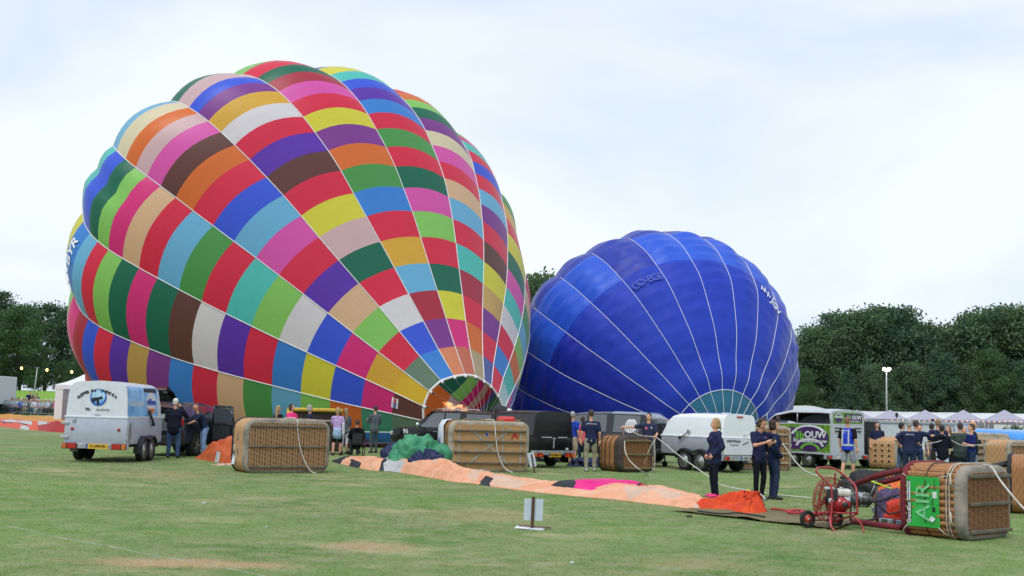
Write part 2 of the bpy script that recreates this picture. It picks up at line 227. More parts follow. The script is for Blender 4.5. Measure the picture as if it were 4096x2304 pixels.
BL_SEAMS=(24,16,[9.78,60.56,0.54,9.23,60.59,0.59,8.58,60.7,0.69,7.76,60.74,0.76,6.8,61.06,0.98,5.53,61.39,1.22,4.1,62,1.59,2.74,62.68,1.98,1.75,63.52,2.42,0.78,64.51,2.9,0.04,65.79,3.49,-0.18,66.89,3.96,0.07,68.14,4.46,1.45,69.54,4.98,3.88,70.89,5.43,6.48,71.89,5.74,9.85,60.4,0.88,9.33,60.38,1.05,8.7,60.42,1.29,7.92,60.38,1.54,7,60.62,1.95,5.78,60.83,2.45,4.4,61.33,3.09,3.1,61.9,3.72,2.13,62.67,4.3,1.2,63.61,4.91,0.46,64.87,5.53,0.22,65.99,5.94,0.44,67.32,6.26,1.73,68.93,6.33,4.02,70.58,6.11,6.48,71.89,5.74,10.01,60.29,1.21,9.54,60.22,1.5,8.98,60.22,1.87,8.28,60.12,2.29,7.45,60.29,2.88,6.35,60.42,3.62,5.1,60.82,4.52,3.9,61.31,5.38,3,62.03,6.1,2.12,62.93,6.82,1.4,64.18,7.48,1.14,65.33,7.83,1.27,66.72,7.98,2.35,68.48,7.62,4.33,70.36,6.75,6.48,71.89,5.74,10.24,60.22,1.5,9.86,60.13,1.89,9.39,60.1,2.38,8.82,59.96,2.95,8.12,60.1,3.71,7.2,60.18,4.66,6.13,60.53,5.79,5.1,60.96,6.86,4.3,61.66,7.69,3.5,62.54,8.52,2.81,63.78,9.21,2.5,64.93,9.51,2.51,66.36,9.5,3.28,68.21,8.76,4.8,70.22,7.32,6.48,71.89,5.74,10.54,60.2,1.73,10.26,60.11,2.2,9.92,60.07,2.79,9.5,59.93,3.49,8.96,60.05,4.37,8.26,60.12,5.5,7.43,60.45,6.81,6.61,60.88,8.04,5.93,61.57,8.98,5.24,62.44,9.88,4.58,63.68,10.6,4.22,64.84,10.86,4.07,66.28,10.72,4.45,68.15,9.68,5.38,70.19,7.78,6.48,71.89,5.74,10.88,60.24,1.89,10.72,60.16,2.42,10.51,60.14,3.07,10.28,60.01,3.85,9.92,60.16,4.82,9.48,60.25,6.07,8.9,60.62,7.51,8.33,61.07,8.85,7.79,61.77,9.86,7.22,62.66,10.81,6.6,63.9,11.56,6.18,65.05,11.79,5.84,66.47,11.56,5.78,68.29,10.31,6.05,70.26,8.1,6.48,71.89,5.74,11.23,60.33,1.97,11.2,60.28,2.52,11.14,60.29,3.2,11.09,60.21,4.03,10.93,60.41,5.04,10.76,60.56,6.35,10.46,61,7.84,10.13,61.51,9.24,9.75,62.25,10.28,9.3,63.17,11.26,8.72,64.42,12.01,8.24,65.56,12.23,7.71,66.93,11.96,7.18,68.64,10.61,6.75,70.44,8.25,6.48,71.89,5.74,11.58,60.46,1.96,11.68,60.45,2.51,11.75,60.52,3.18,11.89,60.51,4,11.93,60.78,5,12.01,61.04,6.3,11.99,61.58,7.78,11.91,62.18,9.18,11.68,62.98,10.21,11.34,63.94,11.19,10.81,65.21,11.94,10.26,66.32,12.15,9.55,67.62,11.9,8.56,69.16,10.56,7.44,70.7,8.22,6.48,71.89,5.74,11.9,60.63,1.86,12.11,60.68,2.37,12.32,60.82,3,12.62,60.9,3.77,12.84,61.26,4.72,13.16,61.64,5.94,13.39,62.31,7.34,13.54,63.03,8.66,13.44,63.9,9.65,13.21,64.92,10.6,12.71,66.21,11.33,12.11,67.29,11.57,11.22,68.5,11.37,9.82,69.82,10.16,8.07,71.03,8.02,6.48,71.89,5.74,12.17,60.82,1.67,12.47,60.94,2.12,12.79,61.16,2.68,13.23,61.33,3.35,13.6,61.8,4.2,14.12,62.33,5.29,14.56,63.15,6.55,14.9,64.01,7.74,14.91,64.96,8.65,14.78,66.04,9.53,14.31,67.35,10.25,13.66,68.4,10.52,12.63,69.51,10.41,10.87,70.57,9.44,8.59,71.4,7.66,6.48,71.89,5.74,12.37,61.02,1.42,12.74,61.21,1.78,13.14,61.51,2.24,13.69,61.8,2.78,14.16,62.38,3.49,14.83,63.06,4.38,15.43,64.03,5.45,15.9,65.04,6.46,16,66.07,7.27,15.94,67.23,8.06,15.49,68.56,8.75,14.81,69.57,9.06,13.67,70.57,9.09,11.65,71.37,8.45,8.98,71.8,7.17,6.48,71.89,5.74,12.49,61.22,1.12,12.89,61.49,1.37,13.34,61.86,1.71,13.95,62.26,2.08,14.48,62.95,2.63,15.24,63.77,3.3,15.93,64.91,4.12,16.48,66.05,4.92,16.63,67.17,5.6,16.61,68.4,6.29,16.17,69.75,6.95,15.47,70.73,7.31,14.27,71.62,7.5,12.1,72.16,7.26,9.21,72.2,6.57,6.48,71.89,5.74,12.51,61.4,0.78,12.92,61.73,0.92,13.38,62.19,1.12,14,62.68,1.32,14.55,63.47,1.68,15.33,64.43,2.1,16.03,65.71,2.66,16.6,66.99,3.23,16.75,68.18,3.77,16.74,69.47,4.34,16.31,70.85,4.95,15.6,71.79,5.38,14.39,72.58,5.75,12.19,72.88,5.95,9.25,72.56,5.92,6.48,71.89,5.74,12.44,61.56,0.44,12.83,61.94,0.46,13.25,62.46,0.52,13.84,63.03,0.54,14.35,63.91,0.7,15.07,64.99,0.87,15.72,66.39,1.17,16.24,67.77,1.49,16.37,69.03,1.88,16.33,70.38,2.34,15.89,71.77,2.91,15.19,72.69,3.4,14.02,73.4,3.96,11.91,73.49,4.6,9.11,72.86,5.24,6.48,71.89,5.74,12.28,61.68,0.12,12.61,62.1,0.02,12.97,62.66,-0.06,13.48,63.29,-0.21,13.9,64.24,-0.23,14.51,65.4,-0.31,15.03,66.89,-0.26,15.44,68.36,-0.17,15.5,69.67,0.08,15.4,71.05,0.42,14.95,72.46,0.96,14.28,73.35,1.51,13.19,74,2.24,11.29,73.94,3.31,8.8,73.09,4.6,6.48,71.89,5.74,12.04,61.74,-0.18,12.3,62.19,-0.38,12.56,62.78,-0.57,12.94,63.45,-0.87,13.23,64.43,-1.05,13.66,65.65,-1.35,13.99,67.19,-1.53,14.24,68.7,-1.64,14.2,70.04,-1.51,14.02,71.45,-1.27,13.54,72.86,-0.77,12.91,73.75,-0.17,11.95,74.36,0.72,10.36,74.21,2.17,8.34,73.22,4.03,6.48,71.89,5.74,11.75,61.76,-0.41,11.89,62.21,-0.69,12.04,62.81,-0.98,12.26,63.48,-1.41,12.39,64.48,-1.71,12.59,65.71,-2.18,12.7,67.26,-2.55,12.73,68.79,-2.83,12.56,70.13,-2.79,12.29,71.54,-2.63,11.77,72.96,-2.16,11.19,73.84,-1.52,10.39,74.44,-0.51,9.19,74.27,1.25,7.75,73.25,3.57,6.48,71.89,5.74,11.41,61.72,-0.57,11.44,62.16,-0.91,11.44,62.75,-1.26,11.48,63.4,-1.77,11.42,64.37,-2.17,11.38,65.57,-2.76,11.22,67.1,-3.25,11.01,68.6,-3.64,10.7,69.93,-3.67,10.31,71.33,-3.57,9.75,72.74,-3.11,9.24,73.63,-2.44,8.62,74.25,-1.35,7.86,74.13,0.62,7.09,73.18,3.25,6.48,71.89,5.74,11.05,61.63,-0.64,10.95,62.04,-1.01,10.82,62.59,-1.39,10.67,63.2,-1.95,10.41,64.12,-2.38,10.1,65.26,-3.03,9.66,66.72,-3.58,9.2,68.15,-4.03,8.75,69.45,-4.09,8.23,70.81,-4.02,7.63,72.22,-3.57,7.18,73.12,-2.88,6.75,73.79,-1.75,6.46,73.78,0.32,6.39,73.01,3.1,6.48,71.89,5.74,10.7,61.5,-0.63,10.48,61.87,-0.99,10.2,62.36,-1.37,9.87,62.9,-1.92,9.42,63.75,-2.35,8.84,64.79,-2.99,8.13,66.14,-3.53,7.43,67.48,-3.96,6.82,68.72,-4.02,6.18,70.04,-3.94,5.54,71.43,-3.49,5.15,72.36,-2.81,4.91,73.1,-1.68,5.08,73.26,0.37,5.7,72.75,3.13,6.48,71.89,5.74,10.38,61.34,-0.53,10.05,61.64,-0.86,9.64,62.07,-1.19,9.14,62.52,-1.69,8.51,63.27,-2.06,7.69,64.18,-2.63,6.73,65.41,-3.09,5.8,66.63,-3.45,5.06,67.8,-3.47,4.31,69.06,-3.35,3.63,70.43,-2.89,3.3,71.39,-2.23,3.23,72.22,-1.15,3.82,72.61,0.77,5.07,72.42,3.33,6.48,71.89,5.74,10.11,61.14,-0.35,9.69,61.38,-0.61,9.17,61.73,-0.87,8.53,62.08,-1.27,7.75,62.73,-1.54,6.73,63.5,-1.97,5.56,64.57,-2.29,4.44,65.66,-2.53,3.59,66.74,-2.47,2.74,67.94,-2.29,2.04,69.29,-1.8,1.75,70.28,-1.17,1.83,71.21,-0.19,2.77,71.85,1.49,4.54,72.04,3.69,6.48,71.89,5.74,9.92,60.94,-0.1,9.42,61.11,-0.27,8.82,61.37,-0.43,8.07,61.61,-0.7,7.19,62.15,-0.83,6.02,62.77,-1.07,4.69,63.68,-1.19,3.44,64.63,-1.25,2.5,65.63,-1.09,1.59,66.76,-0.82,0.86,68.08,-0.3,0.61,69.11,0.28,0.79,70.15,1.12,1.99,71.05,2.48,4.15,71.64,4.18,6.48,71.89,5.74,9.8,60.74,0.21,9.26,60.84,0.14,8.62,61.02,0.1,7.81,61.16,-0,6.86,61.58,0.03,5.61,62.05,0.02,4.2,62.81,0.13,2.86,63.61,0.29,1.87,64.53,0.58,0.92,65.59,0.95,0.18,66.89,1.5,-0.05,67.95,2.03,0.19,69.1,2.71,1.54,70.27,3.67,3.93,71.25,4.78,6.48,71.89,5.74])
BL_AXIS=[-3.02,8.44,4.44]
BL_MOUTH=[11.14,60.98,0.66]
# ------------------------------------------------------------------ ground
def ground_mat(blade=False):
    m=bpy.data.materials.new('grass_blades' if blade else 'lawn'); m.use_nodes=True; t=m.node_tree; n=t.nodes; l=t.links.new
    b=n['Principled BSDF']; b.inputs['Roughness'].default_value=0.9; b.inputs['Specular IOR Level'].default_value=0.15
    g=n.new('ShaderNodeNewGeometry')
    def noise_(sc,det=4,rough=.55,st=None):
        q=n.new('ShaderNodeTexNoise'); q.inputs['Scale'].default_value=sc; q.inputs['Detail'].default_value=det; q.inputs['Roughness'].default_value=rough
        mp=n.new('ShaderNodeMapping'); mp.inputs['Scale'].default_value=st or (1,1,1); l(g.outputs['Position'],mp.inputs[0]); l(mp.outputs[0],q.inputs['Vector']); return q.outputs[0]
    def ramp(x,lo,hi):
        r=n.new('ShaderNodeMapRange'); r.inputs[1].default_value=lo; r.inputs[2].default_value=hi; l(x,r.inputs[0]); return r.outputs[0]
    def mix(f,a,b_,fac=1.0):
        r=n.new('ShaderNodeMixRGB')
        if fac!=1.0:
            mm=n.new('ShaderNodeMath'); mm.operation='MULTIPLY'; mm.inputs[1].default_value=fac; l(f,mm.inputs[0]); f=mm.outputs[0]
        l(f,r.inputs[0])
        for i,v in ((1,a),(2,b_)):
            if isinstance(v,tuple): r.inputs[i].default_value=(*v,1)
            else: l(v,r.inputs[i])
        return r.outputs[0]
    c=mix(ramp(noise_(0.5,5,.6),.38,.62),(0.108,0.19,0.053),(0.208,0.25,0.108))
    c=mix(ramp(noise_(1.5,7,.8),.45,.6),c,(0.33,0.31,0.19),.85)
    c=mix(ramp(noise_(6,5,.75),.45,.6),c,(0.08,0.155,0.04),.5)
    c=mix(ramp(noise_(0.33,6,.65,(1,1.4,1)),.56,.7),c,(0.44,0.37,0.235),.85)
    c=mix(ramp(noise_(0.16,3,.5),.4,.62),c,(0.15,0.27,0.07),.45)
    c=mix(ramp(noise_(60,3,.8),.3,.7),c,(0.10,0.17,0.05),.25)
    c=mix(ramp(noise_(45,3,.9),.55,.7),c,(0.50,0.47,0.32),.5)
    # brighter mown field far left
    sx=n.new('ShaderNodeSeparateXYZ'); l(g.outputs['Position'],sx.inputs[0])
    mn=n.new('ShaderNodeMath'); mn.operation='MULTIPLY'; l(ramp(sx.outputs[1],116,124),mn.inputs[0]); l(ramp(sx.outputs[0],-12,-22),mn.inputs[1]); c=mix(mn.outputs[0],c,(0.19,0.34,0.05),.95)
    # worn patches where the photo shows them
    for (px,py,rx,ry,st) in ((760,2255,1.25,.42,.95),(1470,2185,.62,.5,.8),(2780,2255,.9,.7,.3),(620,1900,1.5,2.0,.35),(1950,2060,1.2,1.4,.4)):
        p=gp(px,py)
        mpn=n.new('ShaderNodeMapping'); mpn.vector_type='TEXTURE'; mpn.inputs['Location'].default_value=p; mpn.inputs['Scale'].default_value=(rx,ry,5); l(g.outputs['Position'],mpn.inputs[0])
        ln=n.new('ShaderNodeVectorMath'); ln.operation='LENGTH'; l(mpn.outputs[0],ln.inputs[0])
        ad=n.new('ShaderNodeMath'); ad.operation='ADD'; l(ln.outputs['Value'],ad.inputs[0]); 
        nn=n.new('ShaderNodeMath'); nn.operation='MULTIPLY'; nn.inputs[1].default_value=1.6; l(noise_(2.2,5,.7),nn.inputs[0]); l(nn.outputs[0],ad.inputs[1])
        c=mix(ramp(ad.outputs[0],2.0,1.3),c,(0.37,0.28,0.165),st)
    l(c,b.inputs['Base Color'])
    if blade:
        gm=n.new('ShaderNodeMixRGB'); gm.blend_type='MULTIPLY'; gm.inputs[0].default_value=1; gm.inputs[2].default_value=(1.7,1.62,1.55,1); l(c,gm.inputs[1]); c=gm.outputs[0]; l(c,b.inputs['Base Color'])
        tr=n.new('ShaderNodeBsdfTranslucent'); l(c,tr.inputs[0]); ms=n.new('ShaderNodeMixShader'); ms.inputs[0].default_value=.35; l(b.outputs[0],ms.inputs[1]); l(tr.outputs[0],ms.inputs[2]); l(ms.outputs[0],n['Material Output'].inputs[0])
        return m
    bn=n.new('ShaderNodeBump'); bn.inputs['Strength'].default_value=0.12; bn.inputs['Distance'].default_value=0.04; l(noise_(25,4,.8),bn.inputs['Height']); l(bn.outputs[0],b.inputs['Normal'])
    return m
LAWN=ground_mat(); BLADE=ground_mat(True)
def build_ground():
    xs=sorted(set([-900,-500,-300,-200]+list(range(-130,131,5))+[200,300,500,900])); ys=sorted(set([-60,-20]+list(range(0,181,4))+[220,300,500,900]))
    rows=[[(x,y,float(terr(x,y))) for x in xs] for y in ys]
    mb=MB(); mb.grid([list(r) for r in rows],LAWN)
    o=mb.build('ground'); o['kind']='structure'
build_ground()
def build_grass():
    # three blade tufts, scattered as one object by geometry nodes; uses the lawn's own colours
    K=9000
    protos=[]
    for v in range(3):
        mb=MB(); rr=random.Random(v)
        for k in range(11):
            a=rr.uniform(0,6.28); r=rr.uniform(0,.065); h=rr.uniform(.010,.030); w=rr.uniform(.0018,.0032); l_=rr.uniform(0,.035); b=rr.uniform(0,6.28)
            p=Vector((r*math.cos(a),r*math.sin(a),-.004)); s_=Vector((math.cos(b),math.sin(b),0))*w; d=Vector((math.cos(b+1.57),math.sin(b+1.57),0))*l_
            mb.add([p-s_,p+s_,p+d+Vector((0,0,h))],[(0,1,2)],LAWN,False)
        protos.append(mb)
    # sample ground points denser near the camera
    pts=[]
    y=10.8
    tot=0
    while y<44:
        dy=.5; half=(2048/FPX)*1.06*y+.5
        dens=330*(11/y)**1.8*(1 if y<30 else max(.0,(44-y)/14))
        n=int(dens*2*half*dy)
        xs=rng.uniform(-half,half,n); ys_=rng.uniform(y,y+dy,n)
        pts.append(np.stack([xs,ys_,np.zeros(n),],1)); y+=dy
    P=np.concatenate(pts); n=len(P)
    # one merged mesh of tufts (real blades)
    allv=[];allf=[];off=0
    V=[np.array(m.v) for m in protos]; Fc=[np.array(m.f) for m in protos]
    for k in range(3):
        sel=P[k::3]; a=rng.uniform(0,6.28,len(sel)); s_=rng.uniform(.7,1.35,len(sel))*(1+np.maximum(0,sel[:,1]-14)*0.035)
        c,sn=np.cos(a),np.sin(a); v=V[k]
        X=(v[None,:,0]*c[:,None]-v[None,:,1]*sn[:,None])*s_[:,None]+sel[:,0:1]; Y=(v[None,:,0]*sn[:,None]+v[None,:,1]*c[:,None])*s_[:,None]+sel[:,1:2]
        Z=v[None,:,2]*np.clip(s_,.7,1.5)[:,None]+sel[:,2:3]
        vv=np.stack([X,Y,Z],-1).reshape(-1,3); ff=(Fc[k][None]+(np.arange(len(sel))*len(v))[:,None,None]).reshape(-1,3)+off
        allv.append(vv); allf.append(ff); off+=len(vv)
    vv=np.concatenate(allv); ff=np.concatenate(allf)
    me=bpy.data.meshes.new('grass'); me.vertices.add(len(vv)); me.vertices.foreach_set('co',vv.ravel()); me.loops.add(ff.size); me.loops.foreach_set('vertex_index',ff.ravel())
    me.polygons.add(len(ff)); me.polygons.foreach_set('loop_start',np.arange(0,ff.size,3)); me.polygons.foreach_set('loop_total',np.full(len(ff),3)); me.materials.append(BLADE); me.update(); me.validate()
    o=bpy.data.objects.new('grass',me); COL.objects.link(o); tag(o,'short mown grass blades covering the near lawn','grass',kind='stuff')
    print('grass tris',len(ff))
build_grass()
# ------------------------------------------------------------------ trees
BARK=mat('bark',(0.05,0.04,0.03),rough=.9,bump=.4,bscale=8)
LEAVES=[mat('leaf_dark',(0.034,0.08,0.052),rough=.6,var=.3,nscale=.4,rgb2=(0.098,0.17,0.078),trans=.25,spec=.3,coord='Object'),
        mat('leaf_mid',(0.046,0.10,0.056),rough=.6,var=.3,nscale=.45,rgb2=(0.125,0.195,0.08),trans=.25,spec=.3),
        mat('leaf_fresh',(0.085,0.155,0.055),rough=.55,var=.3,nscale=.5,rgb2=(0.06,0.115,0.045),trans=.3,spec=.3)]
def tree_proto(seed,H,W_,trunk_h,leafmat,nclump,nleaf,ls,hang=0.0):
    r=random.Random(seed); nr=np.random.default_rng(seed)
    root=empty('tree',(0,0,-500))
    mb=MB(); ends=[]
    tr=[Vector((0,0,-.3)),Vector((r.uniform(-.2,.2),0,H*.3)),Vector((r.uniform(-.5,.5),r.uniform(-.5,.5),H*.62)),Vector((r.uniform(-.7,.7),r.uniform(-.5,.5),H*.92))]
    mb.tube(tr,[H*.02,H*.016,H*.01,H*.003],BARK,7)
    cl=[]
    for k in range(nclump):
        t=(k+.5)/nclump; z=trunk_h+(H-trunk_h)*(t**.85); prof=math.sin(math.pi*min(1,(.16+.84*t)**.8))**.55 if t<.97 else .3
        a=k*2.399+r.uniform(-.5,.5); rad=W_/2*prof*r.uniform(.35,1.0)
        c=Vector((rad*math.cos(a),rad*math.sin(a),z+r.uniform(-.5,.5)))
        cl.append((c,W_*r.uniform(.085,.165)))
        if k%2==0:
            zb=max(H*.15,z-rad*.7-1); p0=Vector((0,0,min(zb,H*.85))); mid=(p0+c)/2+Vector((0,0,.6))
            mb.tube([p0,mid,c],[H*.006,H*.004,.03],BARK,5)
    mb.build('trunk',BARK,root)
    V=[];
    for c,s in cl:
        n=int(nleaf*(s/(W_*.15))**1.5)
        d=nr.normal(size=(n,3)); d/=np.linalg.norm(d,axis=1)[:,None]; rad=s*(nr.uniform(.25,1.15,n)**.6)
        sub=nr.normal(size=(9,3))*s*.55
        p=d*rad[:,None]*np.array([1,1,.62])+sub[nr.integers(0,9,n)]*np.array([1,1,.6])+np.array(c)
        p[:,2]-=hang*nr.uniform(0,1,n)**2*s
        u=nr.normal(size=(n,3)); u/=np.linalg.norm(u,axis=1)[:,None]; w=np.cross(u,nr.normal(size=(n,3))); w/=np.linalg.norm(w,axis=1)[:,None]
        sz=ls*nr.uniform(.5,1.25,n)[:,None]
        V.append(np.stack([p-u*sz,p-w*sz*.55,p+u*sz,p+w*sz*.55],1))
    V=np.concatenate(V).reshape(-1,3); F_=np.arange(len(V)).reshape(-1,4)
    me=bpy.data.meshes.new('crown'); me.vertices.add(len(V)); me.vertices.foreach_set('co',V.ravel()); me.loops.add(F_.size); me.loops.foreach_set('vertex_index',F_.ravel())
    me.polygons.add(len(F_)); me.polygons.foreach_set('loop_start',np.arange(0,F_.size,4)); me.polygons.foreach_set('loop_total',np.full(len(F_),4)); me.materials.append(leafmat); me.update()
    o=bpy.data.objects.new('crown',me); COL.objects.link(o); o.parent=root
    return root
TP=[tree_proto(11,18,12,1.5,LEAVES[0],40,540,.25,.5),tree_proto(12,18,13,1.2,LEAVES[1],42,540,.25,.6),tree_proto(13,18,10,2.5,LEAVES[0],34,460,.24,.2),tree_proto(14,18,13,.9,LEAVES[2],42,520,.25,.4)]
def tree(kind,x,Y,ytop,label,group,wk=1.0):
    """tree whose top appears at pixel row ytop when seen in column x, at depth Y"""
    p=at(x,Y); p.z=float(terr(p.x,p.y)); top=pt(x,ytop,Y).z-p.z; s=top/19.4
    r=copy_tree(TP[kind],loc=p,rz=random.uniform(0,6.28),label=label,group=group); r.scale=(s*wk,s*wk,s); r['category']='tree'; return r
GR='trees of the wood behind the marquee'
# tops in photo pixels, right-hand wood
for i,(x,Y,yt,k,wk,lb) in enumerate([
 (3165,172,1345,0,1.0,'dark broad tree rising just right of the blue balloon'),
 (3265,166,1278,1,1.0,'tree whose crown is the second step up right of the blue balloon'),
 (3345,176,1240,0,1.0,'dark tree left of the tallest crown in the right wood'),
 (3430,168,1215,1,1.1,'tall crown left of the floodlight mast'),
 (3530,174,1192,1,1.1,'highest crown in the wood, directly behind the floodlight mast'),
 (3610,166,1215,0,1.0,'tall dark crown just right of the floodlight mast'),
 (3690,174,1262,1,.95,'lower shoulder tree left of the dip in the tree line'),
 (3745,170,1325,0,.7,'short tree in the dip of the right tree line'),
 (3835,172,1272,2,.95,'tree right of the dip in the tree line'),
 (3895,164,1222,1,1.05,'bushy crown with twin tips right of the dip'),
 (3985,168,1212,0,1.1,'wide crown above the blue trailer at the right'),
 (4085,164,1190,1,1.1,'crown cut by the right edge of the photograph')]):
    tree(k,x,Y,yt,lb,GR,wk)
for i,(x,Y,yt,k,wk,lb) in enumerate([
 (3215,160,1470,3,.8,'lower tree in front of the wood, next to the blue balloon'),
 (3390,160,1480,0,.85,'lower dark tree in front of the wood, left of the floodlight mast'),
 (3500,159,1440,1,.9,'low leafy tree just left of the floodlight mast'),
 (3640,160,1430,1,.9,'low leafy tree just right of the floodlight mast'),
 (3770,159,1400,0,.9,'lower tree under the dip of the tree line'),
 (3880,158,1440,1,.8,'lower tree behind the third white gazebo peak'),
 (3960,157,1385,3,.85,'brighter green tree with drooping twigs above the gazebos'),
 (4075,156,1420,2,.9,'lower tree with open twigs at the right edge')]):
    tree(k,x,Y,yt,lb,GR,wk)
for (x,Y,yt,k,wk,lb) in [(2150,150,1060,1,.9,'tree top showing in the gap between the two balloons'),(2215,152,1120,0,.85,'darker tree behind the gap, partly hidden by the blue balloon'),(2090,153,1230,0,.8,'tree behind the right side of the rainbow balloon')]:
    tree(k,x,Y,yt,lb,'trees between the balloons',wk)
GL='trees at the left edge of the field'
for (x,Y,yt,k,wk,lb) in [(-40,150,1150,0,1.0,'tall dark tree cut by the left edge'),(75,168,1192,2,1.0,'tall open tree behind the leafy one at the left'),(175,172,1188,2,1.1,'tall dark tree left of the rainbow balloon'),(262,170,1215,0,.9,'dark tree touching the rainbow balloon edge'),(330,166,1290,0,.9,'dark tree behind the white pagoda tent'),
  (60,146,1218,3,1.05,'bright green round tree in front of the dark wood'),(-60,143,1300,3,.9,'bright green bush at the left edge above the white truck'),(150,147,1420,1,.9,'low bushy tree beside the string light mast'),(240,148,1440,3,.8,'low leafy tree beside the pagoda tent'),(320,149,1400,1,.8,'dense tree behind the pagoda tent peak'),(420,160,1350,0,1.0,'tree mostly behind the rainbow balloon'),(20,152,1450,0,.9,'low dark tree behind the white truck')]:
    tree(k,x,Y,yt,lb,GL,wk)
for t_ in TP:
    for c in kids(t_): bpy.data.objects.remove(c)
    bpy.data.objects.remove(t_)
# ------------------------------------------------------------------ balloon envelopes
def cr_interp(P,s):
    """Catmull-Rom along axis 0 of P at float s"""
    n=len(P); i=int(min(max(math.floor(s),0),n-2)); t=s-i
    p0=P[max(i-1,0)];p1=P[i];p2=P[i+1];p3=P[min(i+2,n-1)]
    return 0.5*((2*p1)+(-p0+p2)*t+(2*p0-5*p1+4*p2-p3)*t*t+(-p0+3*p1-3*p2+p3)*t**3)
def envelope(seams,bulge,pillow,nrow_pan,rowmap,ns,nt_,matf,root,rows_as_parts,gores_as_parts,floor=0.03,extra=None):
    N,NR,_=seams; G=np.array(_).reshape(N,NR,3)
    cen=G.mean(0)
    _c={}
    def seam(j,s):
        q=(j%N,round(s,5))
        if q not in _c: _c[q]=cr_interp(G[j%N],s)
        return _c[q]
    _d={}
    def cn(s):
        q=round(s,5)
        if q not in _d: _d[q]=cr_interp(cen,s)
        return _d[q]
    def pos(j,s,t):
        a=seam(j,s);b=seam(j+1,s); c=cn(s)
        mid=(a+b)/2; o=mid-c; w=np.linalg.norm(b-a); 
        o=o/(np.linalg.norm(o)+1e-6)
        sh=math.sin(math.pi*t)**.85 if 0<t<1 else 0
        p=a+(b-a)*t+o*w*bulge(s)*sh
        if pillow: 
            p=p+o*pillow(j,s,t)*sh
        if extra: p=extra(p,j,s,t)
        p=p.copy()
        if p[2]<floor+.6:   # lies on the grass
            q=floor+.6-p[2]; p[2]=floor+.6*math.exp(-q/.6)
        return p
    far=MB()
    for j in range(N):
        for k in range(nrow_pan):
            s0,s1=rowmap(k),rowmap(k+1)
            V=[];Nn=[];UV=[]
            for a in range(ns+1):
                s=s0+(s1-s0)*a/ns
                for b in range(nt_+1):
                    t=b/nt_; p=pos(j,s,t); V.append(p)
                    e=.04; pa=pos(j,min(max(s-e,0.001),NR-1.002),t);pb=pos(j,min(s+e,NR-1.001),t); ta=pos(j,s,max(t-e,0.001));tb=pos(j,s,min(t+e,.999))
                    n=np.cross(tb-ta,pb-pa); l=np.linalg.norm(n); n=n/l if l>1e-9 else np.array([0,0,1.]); Nn.append(n)
                    UV.append((j+t,s))
            fs=[(a*(nt_+1)+b,a*(nt_+1)+b+1,(a+1)*(nt_+1)+b+1,(a+1)*(nt_+1)+b) for a in range(ns) for b in range(nt_)]
            # outward
            c=cr_interp(cen,(s0+s1)/2); m_=V[(ns//2)*(nt_+1)+nt_//2]
            if np.dot(Nn[(ns//2)*(nt_+1)+nt_//2],m_-c)<0: Nn=[-x for x in Nn]; fs=[tuple(reversed(f)) for f in fs]
            m=matf(j,k)
            if j in gores_as_parts and k in rows_as_parts:
                me=bpy.data.meshes.new('panel'); me.from_pydata([tuple(v) for v in V],[],fs); me.materials.append(m)
                uv=me.uv_layers.new(name='UVMap')
                for lp in me.loops: uv.data[lp.index].uv=UV[lp.vertex_index]
                me.polygons.foreach_set('use_smooth',[True]*len(fs)); me.update()
                me.normals_split_custom_set_from_vertices([tuple(x) for x in Nn])
                o=bpy.data.objects.new('panel',me); COL.objects.link(o); o.parent=root
            else: far.add(V,fs,m)
    if far.v: far.build('far_panels',None,root,kind='stuff')
    return pos,seam,G,cen
